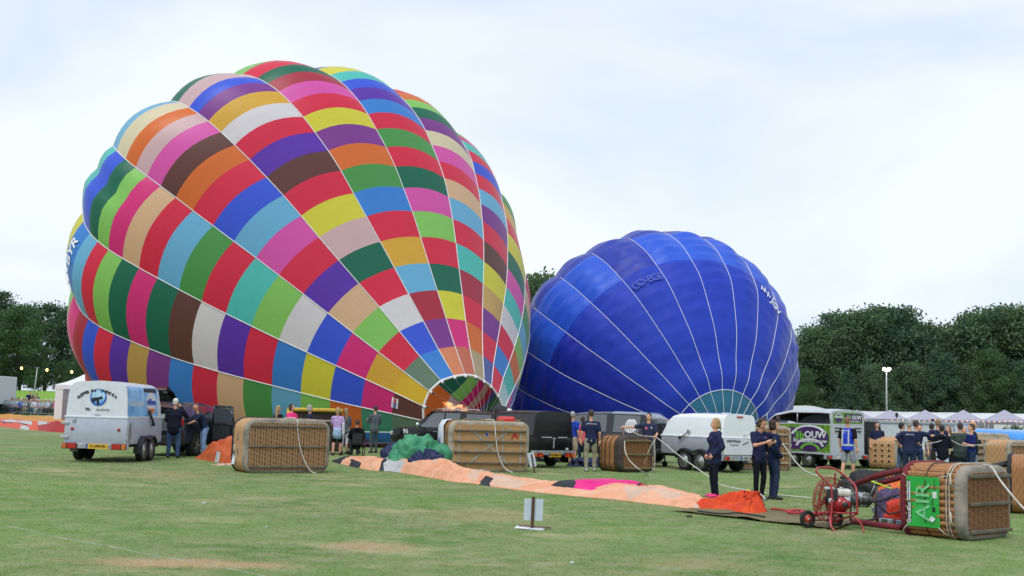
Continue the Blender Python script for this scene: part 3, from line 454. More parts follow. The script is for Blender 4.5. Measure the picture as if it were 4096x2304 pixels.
def fabric(name,rgb,rough=.42,wr=1.0,trans=.42,metal=0.0):
    if name in _M: return _M[name]
    m=bpy.data.materials.new(name); m.use_nodes=True; t=m.node_tree; n=t.nodes; l=t.links.new
    b=n['Principled BSDF']; o=n['Material Output']; b.inputs['Roughness'].default_value=rough; b.inputs['Metallic'].default_value=metal; b.inputs['Specular IOR Level'].default_value=.45
    b.inputs['Sheen Weight'].default_value=.45; b.inputs['Sheen Roughness'].default_value=.35
    uv=n.new('ShaderNodeUVMap'); mp=n.new('ShaderNodeMapping'); mp.inputs['Scale'].default_value=(26,1.1,1); mp.inputs['Rotation'].default_value=(0,0,.06); l(uv.outputs[0],mp.inputs[0])
    q=n.new('ShaderNodeTexNoise'); q.inputs['Scale'].default_value=1.0; q.inputs['Detail'].default_value=3; l(mp.outputs[0],q.inputs['Vector'])
    # taut creases fan out from the mouth: stronger at low rows
    sx=n.new('ShaderNodeSeparateXYZ'); l(uv.outputs[0],sx.inputs[0]); mr=n.new('ShaderNodeMapRange'); mr.inputs[1].default_value=7.5; mr.inputs[2].default_value=1.5; mr.inputs[3].default_value=.03; mr.inputs[4].default_value=.32; l(sx.outputs[1],mr.inputs[0])
    q2=n.new('ShaderNodeTexNoise'); q2.inputs['Scale'].default_value=.9; l(uv.outputs[0],q2.inputs['Vector']); mr2=n.new('ShaderNodeMapRange'); mr2.inputs[1].default_value=.4; mr2.inputs[2].default_value=.65; l(q2.outputs[0],mr2.inputs[0])
    mu=n.new('ShaderNodeMath'); mu.operation='MULTIPLY'; l(mr.outputs[0],mu.inputs[0]); l(mr2.outputs[0],mu.inputs[1])
    mu2=n.new('ShaderNodeMath'); mu2.operation='MULTIPLY'; mu2.inputs[1].default_value=wr; l(mu.outputs[0],mu2.inputs[0])
    bn=n.new('ShaderNodeBump'); bn.inputs['Distance'].default_value=.08; l(mu2.outputs[0],bn.inputs['Strength']); l(q.outputs[0],bn.inputs['Height']); l(bn.outputs[0],b.inputs['Normal'])
    nn=n.new('ShaderNodeTexNoise'); nn.inputs['Scale'].default_value=2.5; nn.inputs['Detail'].default_value=5; l(uv.outputs[0],nn.inputs['Vector'])
    mixn=n.new('ShaderNodeMixRGB'); l(nn.outputs[0],mixn.inputs[0]); mixn.inputs[1].default_value=(*rgb,1); mixn.inputs[2].default_value=(*(c*.88 for c in rgb),1)
    l(mixn.outputs[0],b.inputs['Base Color'])
    tr=n.new('ShaderNodeBsdfTranslucent'); l(mixn.outputs[0],tr.inputs[0]); l(bn.outputs[0],tr.inputs['Normal'])
    ms=n.new('ShaderNodeMixShader'); ms.inputs[0].default_value=trans; l(b.outputs[0],ms.inputs[1]); l(tr.outputs[0],ms.inputs[2]); l(ms.outputs[0],o.inputs[0])
    _M[name]=m; return m
PAL={'R':('red',(208,30,58)),'D':('dark_green',(10,92,66)),'G':('light_green',(120,190,82)),'g':('green',(62,140,62)),'B':('blue',(42,76,228)),'L':('light_blue',(92,168,222)),'S':('sky_blue',(44,118,200)),'U':('violet',(78,36,158)),'P':('plum',(112,44,130)),'W':('white',(226,230,242)),'N':('brown',(84,46,40)),'O':('orange',(228,98,34)),'K':('pink',(224,72,158)),'H':('hot_pink',(214,34,112)),'Y':('yellow',(202,200,48)),'C':('ochre',(212,158,44)),'A':('tan',(206,170,128)),'E':('cream',(206,198,160)),'T':('turquoise',(66,184,172)),'M':('dark_red',(158,34,52)),'I':('pink_grey',(194,164,164)),'X':('grey_green',(88,118,94)),'Z':('gold',(196,158,84)),'F':('salmon',(240,122,82)),'V':('terracotta',(184,96,70)),'k':('khaki',(164,146,108)),'s':('slate_blue',(68,84,148)),'b':('pale_aqua',(160,196,196)),'c':('golden_yellow',(228,170,34)),'t':('sea_green',(54,134,104))}
GORES={0:'XtOGLgARSPZURBMHGY',1:'NHBYSRUWNDHDGRLSYC',2:'cCHBWGTRgLRAHGDBTR',3:'XRGAUKLKBROXKIOELA'.replace('UKLK','URKL').replace('ROXK','RONK'),4:'SBWRDIYRNURWCPBIDL',5:'FPMLCRSgOPYRKMDRGB',6:'VHYDRGKDRgRSUBTYBK',7:'kORMTRLARKEPDGORGT',8:'sRPZYNRPLRBRTHGCDR',9:'RSRWTKDYRCgLARPGSB',10:'bTOGLgARBSTYMKGHCD',12:'RTLOYGPBbgsRAHGDBT',13:'TYOLRGPBNYCRAHIOAD',11:'NKBYSRPUGOTLARCgBD',19:'tSPRDYOHBGLAMTPRgC',18:'RNPOBGTYKSgARLUDHY',17:'GBCRDAHTLPOYgSRKMB',16:'OAHGDBYRTPLCRgSUEK'}
_rr=random.Random(3)
for j in range(20):
    if j not in GORES: GORES[j]=''.join(_rr.choice('RDGgBLSUPONKHYCATMR') for _ in range(18))
    GORES[j]=GORES[j]+'RBGYKSD'
def pm(c):
    nme,rgb=PAL[c]; rgb=tuple(min(250,v*1.1+24) for v in rgb); return fabric('nylon_'+nme,s2l(rgb),metal=.35 if c=='Z' else 0,rough=.3 if c in'ZW' else .42)
TAPE=mat('load_tape_white',(.72,.72,.74),rough=.6,var=.05)
def build_rainbow():
    root=empty('hot_air_balloon',tuple(RB_MOUTH),0,'huge multicoloured patchwork balloon lying on its side with a flame at its open mouth','hot air balloon')
    inv=Matrix.Translation(-Vector(RB_MOUTH))
    def bulge(s): return float(np.interp(s,[0,2,5,9,13,16,19,20],[.01,.02,.05,.095,.135,.17,.14,0]))
    def extra(p,j,s,t):
        if j==2 and s>12: # dent of the vent flap
            d=math.exp(-((t-.62)/.14)**2)*max(0,min(1,(s-12.3)/2))
            p=p-np.array([-.58,.73,.36])*0.0-np.array([-.5,-.5,.3])*d*.35
        return p
    nrow=NRB-1
    pos,seam,G,cen=envelope(RB_SEAMS,bulge,None,nrow,lambda k:float(k),3,8,lambda j,k:pm(GORES[j][k]),root,set(range(0,nrow-1)),set([0,1,2,3,4,5,6,7,8,9,10,11,12,19]),extra=extra)
    for c in kids(root): c.matrix_parent_inverse=inv
    N=20
    for j in list(range(0,14))+[18,19]:
        pts=[]
        for a in range(0,(NRB-2)*2):
            s=a/2; p=pos(j,s,0.0); c=cr_interp(cen,s); o=p-c; o/=np.linalg.norm(o)+1e-6; pts.append(Vector(p+o*.01))
        mb=MB(); mb.tube(pts,.024,TAPE,5); o=mb.build('load_tape',None,root); o.matrix_parent_inverse=inv
    mb=MB(); ring=[Vector(pos(j,0.0,t)) for j in range(N) for t in (0,.5)]
    mb.tube(ring,.055,TAPE,6,closed=True); o=mb.build('mouth_hoop',None,root); o.matrix_parent_inverse=inv
    # skirt rings and flying wires
    bp=Vector(BURNER)
    dark=mat('shackle_dark',(.05,.05,.05),rough=.4)
    for j in range(N):
        p=Vector(pos(j,0.0,0)); 
        if p.z<.15: continue
        d=(bp-p).normalized(); mb=MB(); mb.tube([p,p+d*.3],[.07,.05],TAPE,6); mb.tube([p+d*.3,p+d*.42],.05,dark,6)
        o=mb.build('mouth_fitting',None,root); o.matrix_parent_inverse=inv
        mb=MB(); mb.tube([p+d*.3,bp],.007,mat('flying_wire',(.4,.4,.42),rough=.35,metal=.6),4); o=mb.build('flying_wire',None,root); o.matrix_parent_inverse=inv
    # registration letters on the left lobe, manufacturer label near the mouth
    def lettering(txt,j,s,t0,t1,h,m,flip=False,name='registration_letters'):
        mb=MB(); n=len(txt)
        for i,ch in enumerate(txt):
            t=t0+(t1-t0)*(i+.5)/n; a=np.array(pos(j,s,t-.02));b=np.array(pos(j,s,t+.02)); u=np.array(pos(j,s+.1,t))-np.array(pos(j,s-.1,t)); p=np.array(pos(j,s,t))
            x=(b-a); x/=np.linalg.norm(x); z=u/np.linalg.norm(u)
            if flip: x=-x; z=-z
            c=cr_interp(cen,s); nrm=np.cross(x,z); 
            if np.dot(nrm,p-c)<0: z=-z; nrm=-nrm
            text_mb(mb,ch,frame(p+nrm*.05,x,z),h,m,.004,bold=.01)
        o=mb.build(name,None,root); o.matrix_parent_inverse=inv
    WL=mat('letter_white',(.8,.8,.82),rough=.5,var=.03)
    lettering('OO-BYR',1,15.5,.14,.84,.72,WL)
    # white maker's patch with blue and red print
    for (j,s0,s1,t0,t1) in ((1,.93,1.0,.3,.78),):
        mb=MB(); mb.grid([[Vector(pos(j,s0-.1,t)) + (Vector(pos(j,s0,t))-Vector(cr_interp(cen,s0))).normalized()*.03 for t in np.linspace(t0,t1,6)],[Vector(pos(j,s1+.03,t))+(Vector(pos(j,s1,t))-Vector(cr_interp(cen,s1))).normalized()*.03 for t in np.linspace(t0,t1,6)]],mat('patch_white',(.75,.77,.82),rough=.5))
        o=mb.build('label_patch',None,root); o.matrix_parent_inverse=inv
        RED_=mat('print_red',(.55,.03,.04),rough=.5); BLU=mat('print_blue',(.03,.06,.35),rough=.5)
        mb=MB()
        for i,ch in enumerate('balloonBELGIUM'):
            t=t0+.03+(t1-t0-.06)*(i+.5)/14; s=(s0+s1)/2-.03; a=np.array(pos(j,s,t-.02));b=np.array(pos(j,s,t+.02)); p=np.array(pos(j,s,t)); c=cr_interp(cen,s)
            x=(b-a)/np.linalg.norm(b-a); u=np.array(pos(j,s+.1,t))-np.array(pos(j,s-.1,t)); z=u/np.linalg.norm(u); nrm=np.cross(x,z)
            if np.dot(nrm,p-c)<0: z=-z; nrm=-nrm
            text_mb(mb,ch,frame(p+nrm*.06,x,z),.19,BLU if i<7 else RED_,.003)
        o=mb.build('label_print',None,root); o.matrix_parent_inverse=inv
    return pos
def build_blue():
    root=empty('hot_air_balloon',tuple(BL_MOUTH),0,'blue balloon half inflated on its side with a teal collar round the mouth','hot air balloon')
    inv=Matrix.Translation(-Vector(BL_MOUTH))
    def bulge(s): return float(np.interp(s,[0,2,5,8,10,12,14,15],[.01,.02,.04,.06,.075,.09,.06,0]))
    NRW=21
    def rowmap(k): return [0,1.0,2.0,2.7,3.4,4.0,4.5,5.0,5.5,6.0,6.5,7.0,7.5,8.0,8.5,9.0,9.5,10.0,10.8,11.8,13.0,14.97][k]
    rm=[rowmap(k) for k in range(NRW+1)]
    def pillow(j,s,t):
        k=max(i for i in range(NRW) if rm[i]<=s+1e-9); u=(s-rm[k])/(rm[k+1]-rm[k]) 
        ph=noise.noise(Vector((j*1.7,k*2.1,t*2.5))); ph2=noise.noise(Vector((j*.9+t,s*.8,4.)))
        amp=float(np.interp(s,[0,2.2,5,8,10,15],[0,.015,.07,.13,.13,.1]))*(1.+1.1*ph)
        return amp*(math.sin(math.pi*u)**.7 if 0<u<1 else 0)+ph2*float(np.interp(s,[0,3,8,15],[0,.03,.08,.12]))
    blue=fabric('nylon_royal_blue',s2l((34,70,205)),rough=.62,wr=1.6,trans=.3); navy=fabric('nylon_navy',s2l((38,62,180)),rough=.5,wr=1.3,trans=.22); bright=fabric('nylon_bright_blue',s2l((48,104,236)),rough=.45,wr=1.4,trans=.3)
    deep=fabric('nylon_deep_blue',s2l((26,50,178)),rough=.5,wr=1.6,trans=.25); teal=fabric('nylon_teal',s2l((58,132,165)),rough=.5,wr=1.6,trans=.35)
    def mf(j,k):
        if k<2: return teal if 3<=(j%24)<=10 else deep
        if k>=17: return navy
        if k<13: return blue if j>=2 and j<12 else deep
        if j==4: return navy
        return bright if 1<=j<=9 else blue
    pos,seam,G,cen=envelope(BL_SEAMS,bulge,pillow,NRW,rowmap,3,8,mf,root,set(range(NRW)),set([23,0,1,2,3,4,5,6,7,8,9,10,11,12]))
    for c in kids(root): c.matrix_parent_inverse=inv
    for j in [23]+list(range(0,14)):
        pts=[]
        for a in range(0,41):
            s=10.3*a/40; p=pos(j,s,0.0); c=cr_interp(cen,s); o=p-c; o/=np.linalg.norm(o)+1e-6; pts.append(Vector(p+o*.01))
        mb=MB(); mb.tube(pts,.017,TAPE,5); o=mb.build('load_tape',None,root); o.matrix_parent_inverse=inv
    for s,r,nm in ((0.0,.05,'mouth_hoop'),(2.0,.022,'collar_tape')):
        mb=MB(); ring=[Vector(pos(j,s,t))+(Vector(pos(j,s,t))-Vector(cr_interp(cen,s))).normalized()*.012 for j in range(24) for t in (0,.5)]
        mb.tube(ring,r,TAPE,6,closed=True); o=mb.build(nm,None,root); o.matrix_parent_inverse=inv
    for j in range(2,13):
        p=Vector(pos(j,0.0,0)); d=(Vector(BL_MOUTH)+Vector((0,-2,0))-p).normalized(); mb=MB(); mb.tube([p,p+d*.22],.05,TAPE,6); o=mb.build('mouth_fitting',None,root); o.matrix_parent_inverse=inv
    def lettering(txt,j0,j1,s0,s1,h,m,name):
        # text runs across gores j0..j1 (float) following the rows
        mb=MB(); n=len(txt)
        for i,ch in enumerate(txt):
            q=j0+(j1-j0)*(i+.5)/n; s=s0+(s1-s0)*(i+.5)/n
            f=lambda q,s:np.array(pos(int(math.floor(q)),s,q-math.floor(q)))
            p=f(q,s);u=f(q,s+.1)-f(q,s-.1);x=f(j1,s1)-f(j0,s0);x=x/np.linalg.norm(x); z=u-x*np.dot(u,x); z/=np.linalg.norm(z); nrm=np.cross(x,z); c=cr_interp(cen,s)
            if np.dot(nrm,p-c)<0: z=-z; nrm=-nrm
            text_mb(mb,ch,frame(p+nrm*.05,x,z),h,m,.004,bold=.004)
        o=mb.build(name,None,root); o.matrix_parent_inverse=inv
    lettering('PH-JCW',8.1,8.95,7.3,6.9,.68,mat('letter_white',(.8,.8,.82)),'registration_letters')
    lettering('OO-BGS',4.1,4.95,7.3,7.3,.7,mat('letter_dark_blue',(.032,.07,.42),rough=.6),'old_registration_letters')
    return pos
NRB=RB_SEAMS[1]
BURNER=tuple(pt(1935,1690,46.5))
RBPOS=build_rainbow()
BLPOS=build_blue()
# ------------------------------------------------------------------ people
SKIN=mat('skin',s2l((214,160,132)),rough=.5,var=.06); SKIN2=mat('skin_tan',s2l((190,135,105)),rough=.5,var=.06)
def cloth(name,rgb,rough=.8): return mat('cloth_'+name,s2l(rgb),rough=rough,var=.12,nscale=9,bump=.35,bscale=14,spec=.2)
NAVY=cloth('navy',(34,42,74)); JEANS=cloth('jeans',(62,88,128)); DJEANS=cloth('dark_jeans',(38,52,78)); BLACKC=cloth('black',(20,21,26)); KHAKI=cloth('khaki',(150,140,122)); GREYC=cloth('grey',(92,98,106)); LJEANS=cloth('light_jeans',(128,152,196)); DGREEN=cloth('dark_green_grey',(62,76,74)); PINKC=cloth('pink',(238,56,130)); LAV=cloth('lavender',(190,160,210)); WHITEC=cloth('white',(220,222,228)); ROYAL=cloth('royal_blue',(36,66,196)); DENIMG=cloth('grey_denim',(120,128,140)); REDC=cloth('red',(160,30,48)); BEIGE=cloth('beige',(186,170,144)); PALEB=cloth('pale_blue',(160,190,220)); OLIVEC=cloth('olive',(58,54,44)); TEALC=cloth('teal',(50,130,130))
HB=mat('hair_brown',(.045,.028,.018),rough=.6,bump=.4,bscale=60); HK=mat('hair_black',(.012,.01,.01),rough=.5,bump=.4,bscale=60); HG=mat('hair_grey',(.36,.36,.36),rough=.6,bump=.4,bscale=60); HW=mat('hair_white',(.62,.6,.57),rough=.6); HY=mat('hair_blond',(.42,.28,.13),rough=.5,bump=.5,bscale=50); HR=mat('hair_reddish',(.2,.1,.05),rough=.6)
EYE=mat('eye_dark',(.02,.015,.012),rough=.2); LIP=mat('lip',s2l((170,92,84)),rough=.5); SHOE=mat('shoe_dark',(.02,.02,.022),rough=.6); SHOEP=mat('shoe_pink',s2l((240,50,130)),rough=.6); SHOEW=mat('shoe_light',(.4,.4,.4),rough=.6)
def _capsule(mb,a,b,ra,rb,flat=1.0,n=12,side=None):
    """closed tapered capsule; flat<1 squashes along the body's front-back axis (y)"""
    a=Vector(a);b=Vector(b); d=b-a; L_=d.length
    t=d/L_ if L_>1e-6 else Vector((0,0,1))
    path=[];rr=[]
    for k in range(4): g=math.pi/2*k/4; path.append(a-t*ra*math.cos(g)*.9); rr.append(max(ra*math.sin(g),ra*.05))
    path.append(a);rr.append(ra);path.append(b);rr.append(rb)
    for k in range(1,5): g=math.pi/2*k/4; path.append(b+t*rb*math.sin(g)*.9); rr.append(max(rb*math.cos(g),rb*.05))
    m=MB(); m.tube(path,rr,None,n)
    if flat!=1.0:
        c=(a+b)/2; m.v=[(v[0],(v[1]-c.y)*flat+c.y if abs(t.y)<.5 else v[1],v[2]) for v in m.v]
    mb.add(m.v,m.f,None)
def _remesh(mb,vox,name,smooth=2):
    me=bpy.data.meshes.new('t'); me.from_pydata(mb.v,[],mb.f); o=bpy.data.objects.new('t',me); TMP.collection.objects.link(o)
    md=o.modifiers.new('r','REMESH'); md.mode='VOXEL'; md.voxel_size=vox; md.use_smooth_shade=True
    if smooth: s=o.modifiers.new('s','SMOOTH'); s.iterations=smooth; s.factor=.5
    dg=tmp_dg(); r=bpy.data.meshes.new_from_object(o.evaluated_get(dg)); r.name=name
    bpy.data.objects.remove(o); bpy.data.meshes.remove(me)
    for p in r.polygons: p.use_smooth=True
    return r
def _fold(me,fn):
    n=len(me.vertices); c=np.empty(n*3,'f'); me.vertices.foreach_get('co',c); m=np.empty(n*3,'f'); me.vertex_normals.foreach_get('vector',m)
    c=c.reshape(-1,3); m=m.reshape(-1,3); d=np.array([fn(q) for q in c.tolist()]); me.vertices.foreach_set('co',(c+m*d[:,None]).astype('f').ravel()); me.update()
def _link(me,name,m,parent,extra=None):
    me.materials.clear(); me.materials.append(m)
    o=bpy.data.objects.new(name,me); COL.objects.link(o); o.parent=parent; return o
def _hand(mb,w,dirn,palm_n,s,curl=.5):
    """palm, four fingers and a thumb; w wrist, dirn pointing direction, palm_n palm normal"""
    d=Vector(dirn).normalized(); n=Vector(palm_n); n=(n-d*n.dot(d)).normalized(); x=d.cross(n)
    def P(a,b,c): return Vector(w)+x*a*s+d*b*s+n*c*s
    mb.tube([P(0,-.01,0),P(0,.03,0),P(0,.085,0),P(0,.1,0)],[.026*s,.036*s,.038*s,.03*s],None,8)
    for i,(u,l_) in enumerate(((-.032,.072),(-.011,.082),(.011,.077),(.03,.06))):
        k=P(u,.09,0); c1=P(u*1.1,.09+l_*.5,.012+curl*.02); c2=P(u*1.1,.09+l_*(1-.35*curl),.02+curl*.055)
        mb.tube([k,c1,c2],[.0095*s,.0088*s,.007*s],None,5)
    mb.tube([P(-.03,.02,0),P(-.058,.05,.014),P(-.06,.085,.03)],[.013*s,.011*s,.008*s],None,5)
def human(name_loc,yaw,h,label,group=None,top=NAVY,bottom=DJEANS,hair=HB,hairstyle='short',skin=None,sleeve='short',legs='long',arms='down',shoe=None,lean=0.0,female=False,stout=1.0,head_yaw=0.0,head_pitch=0.0,jacket=False,sit=False,stance=.1,feet=None,vox=.02,cat='person',hood=False,arm_l=None,arm_r=None,stride=0.0,glove=None,apron=None,scale_head=1.0,detail=True,hide_legs=False,z0=0.0):
    skin=skin or SKIN; k=h/1.75; shoe=shoe or SHOE
    loc=Vector(name_loc); root=empty('person',(loc.x,loc.y,loc.z+z0),yaw,label,cat,group)
    V=lambda x,y,z: Vector((x*k,y*k,z*k))
    # joints, facing +Y, right hand at +x
    hipz=.93; 
    if sit: hipz=.47
    ly=lean
    def tor(z): # torso point, z above hip, leaned forward
        return Vector((0,math.sin(ly)*z,hipz+math.cos(ly)*z))*k
    hip=tor(0); waist=tor(.16); chest=tor(.36); neck=tor(.53); 
    hd=neck+Vector((0,math.sin(ly*.6+head_pitch)*.19,math.cos(ly*.6+head_pitch)*.19))*k
    sw=.175 if female else .2
    sh={s:tor(.475)+V(s*sw,0,0) for s in(-1,1)}
    hj={s:hip+V(s*.09,0,0) for s in(-1,1)}
    if sit:
        kn={s:V(s*.11,.43,.5) for s in(-1,1)}; an={s:V(s*.11,.40,.09) for s in(-1,1)}
    else:
        kn={s:(hj[s]+V(s*(.09+stance-.19)+0,s*stride*.5,0)+V(0,.02,0)) for s in(-1,1)}
        for s in(-1,1): kn[s]=V(s*(.09+stance)*.5+s*.02,s*stride*.45+.03,.5)
        an={s:V(s*stance,s*stride-.01,.085) for s in(-1,1)}
        if feet: 
            for s in(-1,1): an[s]=V(*feet[s],.085) if len(feet[s])==2 else V(*feet[s]); kn[s]=(hj[s]+an[s])/2+V(0,.04,.02)
    # arms
    P={'down':(( .06,-.02,-.28),(.07,.05,-.53)),'pocket':((.1,-.08,-.26),(.02,.1,-.44)),'phone':((.05,.10,-.24),(-.07,.34,-.16)),'ear':((.12,.12,-.14),(-.05,.05,.13)),
       'reach':((.02,.2,-.2),(-.02,.42,-.3)),'side':((.27,.0,-.06),(.53,.06,-.06)),'fold':((.06,.05,-.27),(-.16,.18,-.22)),'rope':((.05,.08,-.26),(-.02,.28,-.33)),'back':((.08,-.08,-.26),(.0,-.12,-.48)),'lap':((.07,.08,-.25),(-.06,.3,-.32)),
       'sidelow':((.2,.12,-.18),(.42,.3,-.3)),'hip':((.2,-.06,-.2),(.05,.06,-.36)),'pull':((.14,.2,-.16),(.2,.44,-.22))}
    arm={1:P[arm_r or arms],-1:P[arm_l or arms]}
    el={s:sh[s]+V(s*arm[s][0][0],arm[s][0][1],arm[s][0][2]) for s in(-1,1)}
    wr={s:sh[s]+V(s*arm[s][1][0],arm[s][1][1],arm[s][1][2]) for s in(-1,1)}
    st=stout
    def torso(mb,g=0.0):
        _capsule(mb,hip+V(-.05,0,0),hip+V(.05,0,0),(.125*st+g)*k,(.125*st+g)*k,.85)
        for s in(-1,1):
            _capsule(mb,hip+V(s*.055*st,0,.0),waist+V(s*.045*st,0,0),(.115+g)*k*st,(.105+g)*k*st,.82)
            _capsule(mb,waist+V(s*.045*st,0,0),chest+V(s*(.075 if not female else .06),0,0),(.103*st+g)*k,(.112+g)*k*(.5+.5*st),.82)
            _capsule(mb,chest+V(s*.07,0,0),sh[s]+V(-s*.045,0,-.03),(.108+g)*k,(.07+g)*k,.8)
        _capsule(mb,sh[-1]+V(.02,0,-.01),sh[1]+V(-.02,0,-.01),(.062+g)*k,(.062+g)*k)
        if female: 
            for s in(-1,1): mb.ell(chest+V(s*.07,.075,.0),[(.065+g)*k]*3)
        if stout>1.12: mb.ell(waist+V(0,.07,-.01),[(.14+g)*k,(.11+g)*k,(.14+g)*k])
    b=MB()
    torso(b)
    _capsule(b,neck-V(0,0,.05),hd-V(0,.01,.04),.058*k,.052*k)
    hs=scale_head*k
    HR_=Matrix.Rotation(head_yaw,3,'Z')@Matrix.Rotation(-(head_pitch+ly*.6),3,'X')
    H=lambda x,y,z: hd+HR_@Vector((x,y,z))*hs
    hb=MB()
    hb.ell(H(0,-.01,.045),[.078*hs,.095*hs,.098*hs],None,14,10,HR_); hb.ell(H(0,.025,-.025),[.06*hs,.068*hs,.082*hs],None,12,8,HR_)
    hb.ell(H(0,.10,.0),[.014*hs,.02*hs,.026*hs],None,8,6,HR_)
    for s in(-1,1): hb.ell(H(s*.078,-.005,.01),[.01*hs,.02*hs,.032*hs],None,6,5,HR_)
    b.add(hb.v,hb.f,None)
    for s in(-1,1):
        _capsule(b,sh[s],el[s],.052*k,.042*k); _capsule(b,el[s],wr[s],.04*k,.027*k)
        if not hide_legs:
            q=.78 if legs in('long','slim') else 1; _capsule(b,hj[s],kn[s],.088*k*min(st,1.1)*q,.058*k*q); _capsule(b,kn[s],kn[s]*.7+an[s]*.3+V(0,-.01,0),.055*k*q,.057*k*q); _capsule(b,kn[s]*.7+an[s]*.3+V(0,-.01,0),an[s],.057*k*q,.036*k)
            _capsule(b,an[s]+V(0,-.03,-.045),an[s]+V(s*.02,.14,-.055),.036*k,.03*k)
    me=_remesh(b,vox*k*.85,'body')
    bm=bmesh.new(); bm.from_mesh(me)
    hm=MB()
    for s in(-1,1):
        d=(wr[s]-el[s]).normalized(); nrm=Vector((-s,0,0)) if abs(d.x)<.7 else Vector((0,0,-1))
        _hand(hm,wr[s]-d*.01*k,d,nrm,k)
    t=bpy.data.meshes.new('t'); t.from_pydata(hm.v,[],hm.f); bm.from_mesh(t); bpy.data.meshes.remove(t)
    for f in bm.faces: f.smooth=True
    bm.to_mesh(me); bm.free()
    body=_link(me,'body',skin,root)
    if glove:
        for s in glove:
            g=MB(); d=(wr[s]-el[s]).normalized(); _hand(g,wr[s]-d*.01*k,d,Vector((0,0,-1)),k*1.18,.9); g.build('glove',WHITEC,root)
    # shirt
    b=MB(); torso(b,.016 if not jacket else .03)
    g=.016 if not jacket else .028
    hem=hip+V(0,0,-.05 if not jacket else -.1)
    _capsule(b,hem+V(-.06,0,0),hem+V(.06,0,0),(.118*st+g)*k,(.118*st+g)*k,.85)
    for s in(-1,1):
        if sleeve=='short': m_=sh[s]*.3+el[s]*.7; _capsule(b,sh[s],m_,(.056+g)*k,(.052+g)*k)
        elif sleeve=='long': _capsule(b,sh[s],el[s],(.054+g)*k,(.046+g)*k); _capsule(b,el[s],wr[s]*.95+el[s]*.05,(.043+g)*k,(.034+g)*k)
        elif sleeve=='elbow': _capsule(b,sh[s],el[s],(.056+g)*k,(.048+g)*k)
    _capsule(b,neck-V(0,0,.04),neck-V(0,0,.0),.07*k,.056*k)
    if hood: b.ell(neck+V(0,-.085,-.02),[.12*k,.075*k,.075*k])
    # folds
    me=_remesh(b,vox*k*.9,'shirt')
    rs=random.random()*50
    _fold(me,lambda q:(noise.noise(Vector((q[0]*7+rs,q[1]*7,q[2]*3.2)))*.013+noise.noise(Vector((q[0]*18,q[1]*18+rs,q[2]*9)))*.006)*k)
    shirt=_link(me,'jacket' if jacket else 'shirt',top,root)
    # trousers
    if not hide_legs:
        b=MB(); _capsule(b,hip+V(-.05,0,-.01),hip+V(.05,0,-.01),.132*st*k,.132*st*k,.86)
        for s in(-1,1):
            if legs=='shorts': e2=hj[s]*.08+kn[s]*.92; _capsule(b,hj[s],e2,.1*k*min(st,1.15),.082*k)
            elif legs=='capri': _capsule(b,hj[s],kn[s],.098*k*min(st,1.15),.07*k); _capsule(b,kn[s],kn[s]*.55+an[s]*.45,.068*k,.062*k)
            elif legs=='skirt': _capsule(b,hj[s],kn[s]*.8+hj[s]*.2,.105*k,.13*k)
            else:
                lw=1.0 if legs=='long' else .84
                _capsule(b,hj[s],kn[s],.1*k*min(st,1.15)*(.5+.5*lw),.072*k*lw); _capsule(b,kn[s],an[s]+V(0,0,.0),.072*k*lw,.056*k*lw)
        me=_remesh(b,vox*k*.9,'trousers')
        _fold(me,lambda q:(noise.noise(Vector((q[0]*9+rs,q[1]*9,q[2]*5)))*.010+noise.noise(Vector((q[0]*10,q[1]*10+rs,q[2]*22)))*.006+.003)*k)
        _link(me,{'shorts':'shorts','skirt':'skirt','capri':'leggings'}.get(legs,'trousers'),bottom,root)
        for s in(-1,1):
            m=MB(); a=an[s]; m.tube([a+V(0,-.075,-.05),a+V(0,-.05,-.04),a+V(0,.02,-.035),a+V(s*.01,.11,-.05),a+V(s*.02,.175,-.06),a+V(s*.02,.19,-.062)],[.02*k,.042*k,.046*k,.042*k,.03*k,.012*k],shoe,9); m.ell(a+V(0,-.01,-.01),[.047*k,.052*k,.05*k],shoe,9,6)
            m.build('shoe',shoe,root)
    # hair
    if hairstyle!='bald':
        b=MB(); b.ell(H(0,-.022,.058),[.086*hs,.098*hs,.098*hs],None,14,10,HR_)
        b.ell(H(0,-.06,.01),[.074*hs,.058*hs,.07*hs],None,12,8,HR_)
        if hairstyle in('long','ponytail','bob'):
            b.ell(H(0,-.045,-.02),[.086*hs,.07*hs,.09*hs],None,12,8,HR_)
            for s in(-1,1): b.ell(H(s*.07,-.01,-.02),[.022*hs,.05*hs,.075*hs],None,8,6,HR_)
        if hairstyle=='long': _capsule(b,H(0,-.07,-.04),neck+V(0,-.09,-.13),.085*k,.06*k,.6)
        if hairstyle=='ponytail': _capsule(b,H(0,-.1,.03),H(0,-.13,-.12),.035*k,.02*k)
        if hairstyle=='balding': b=MB(); b.ell(H(0,-.03,.02),[.086*hs,.086*hs,.06*hs],None,12,8,HR_); 
        me=_remesh(b,.014*k,'hair',1)
        bm=bmesh.new(); bm.from_mesh(me)
        # keep the face free
        c=HR_.inverted()
        lim={'short':.045,'balding':.02}.get(hairstyle,.05)
        kill=[v for v in bm.verts if (lambda q:(q.y>lim*hs and q.z<.085*hs) or (hairstyle=='short' and q.z<-.045*hs))(c@(v.co-hd))]
        bmesh.ops.delete(bm,geom=kill,context='VERTS')
        for v in bm.verts: v.co+=Vector((noise.noise(v.co*40)*.006*k,noise.noise(v.co*40+Vector((9,0,0)))*.006*k,noise.noise(v.co*40+Vector((0,9,0)))*.008*k))
        for f in bm.faces: f.smooth=True
        bm.to_mesh(me); bm.free()
        _link(me,'hair',hair,root)
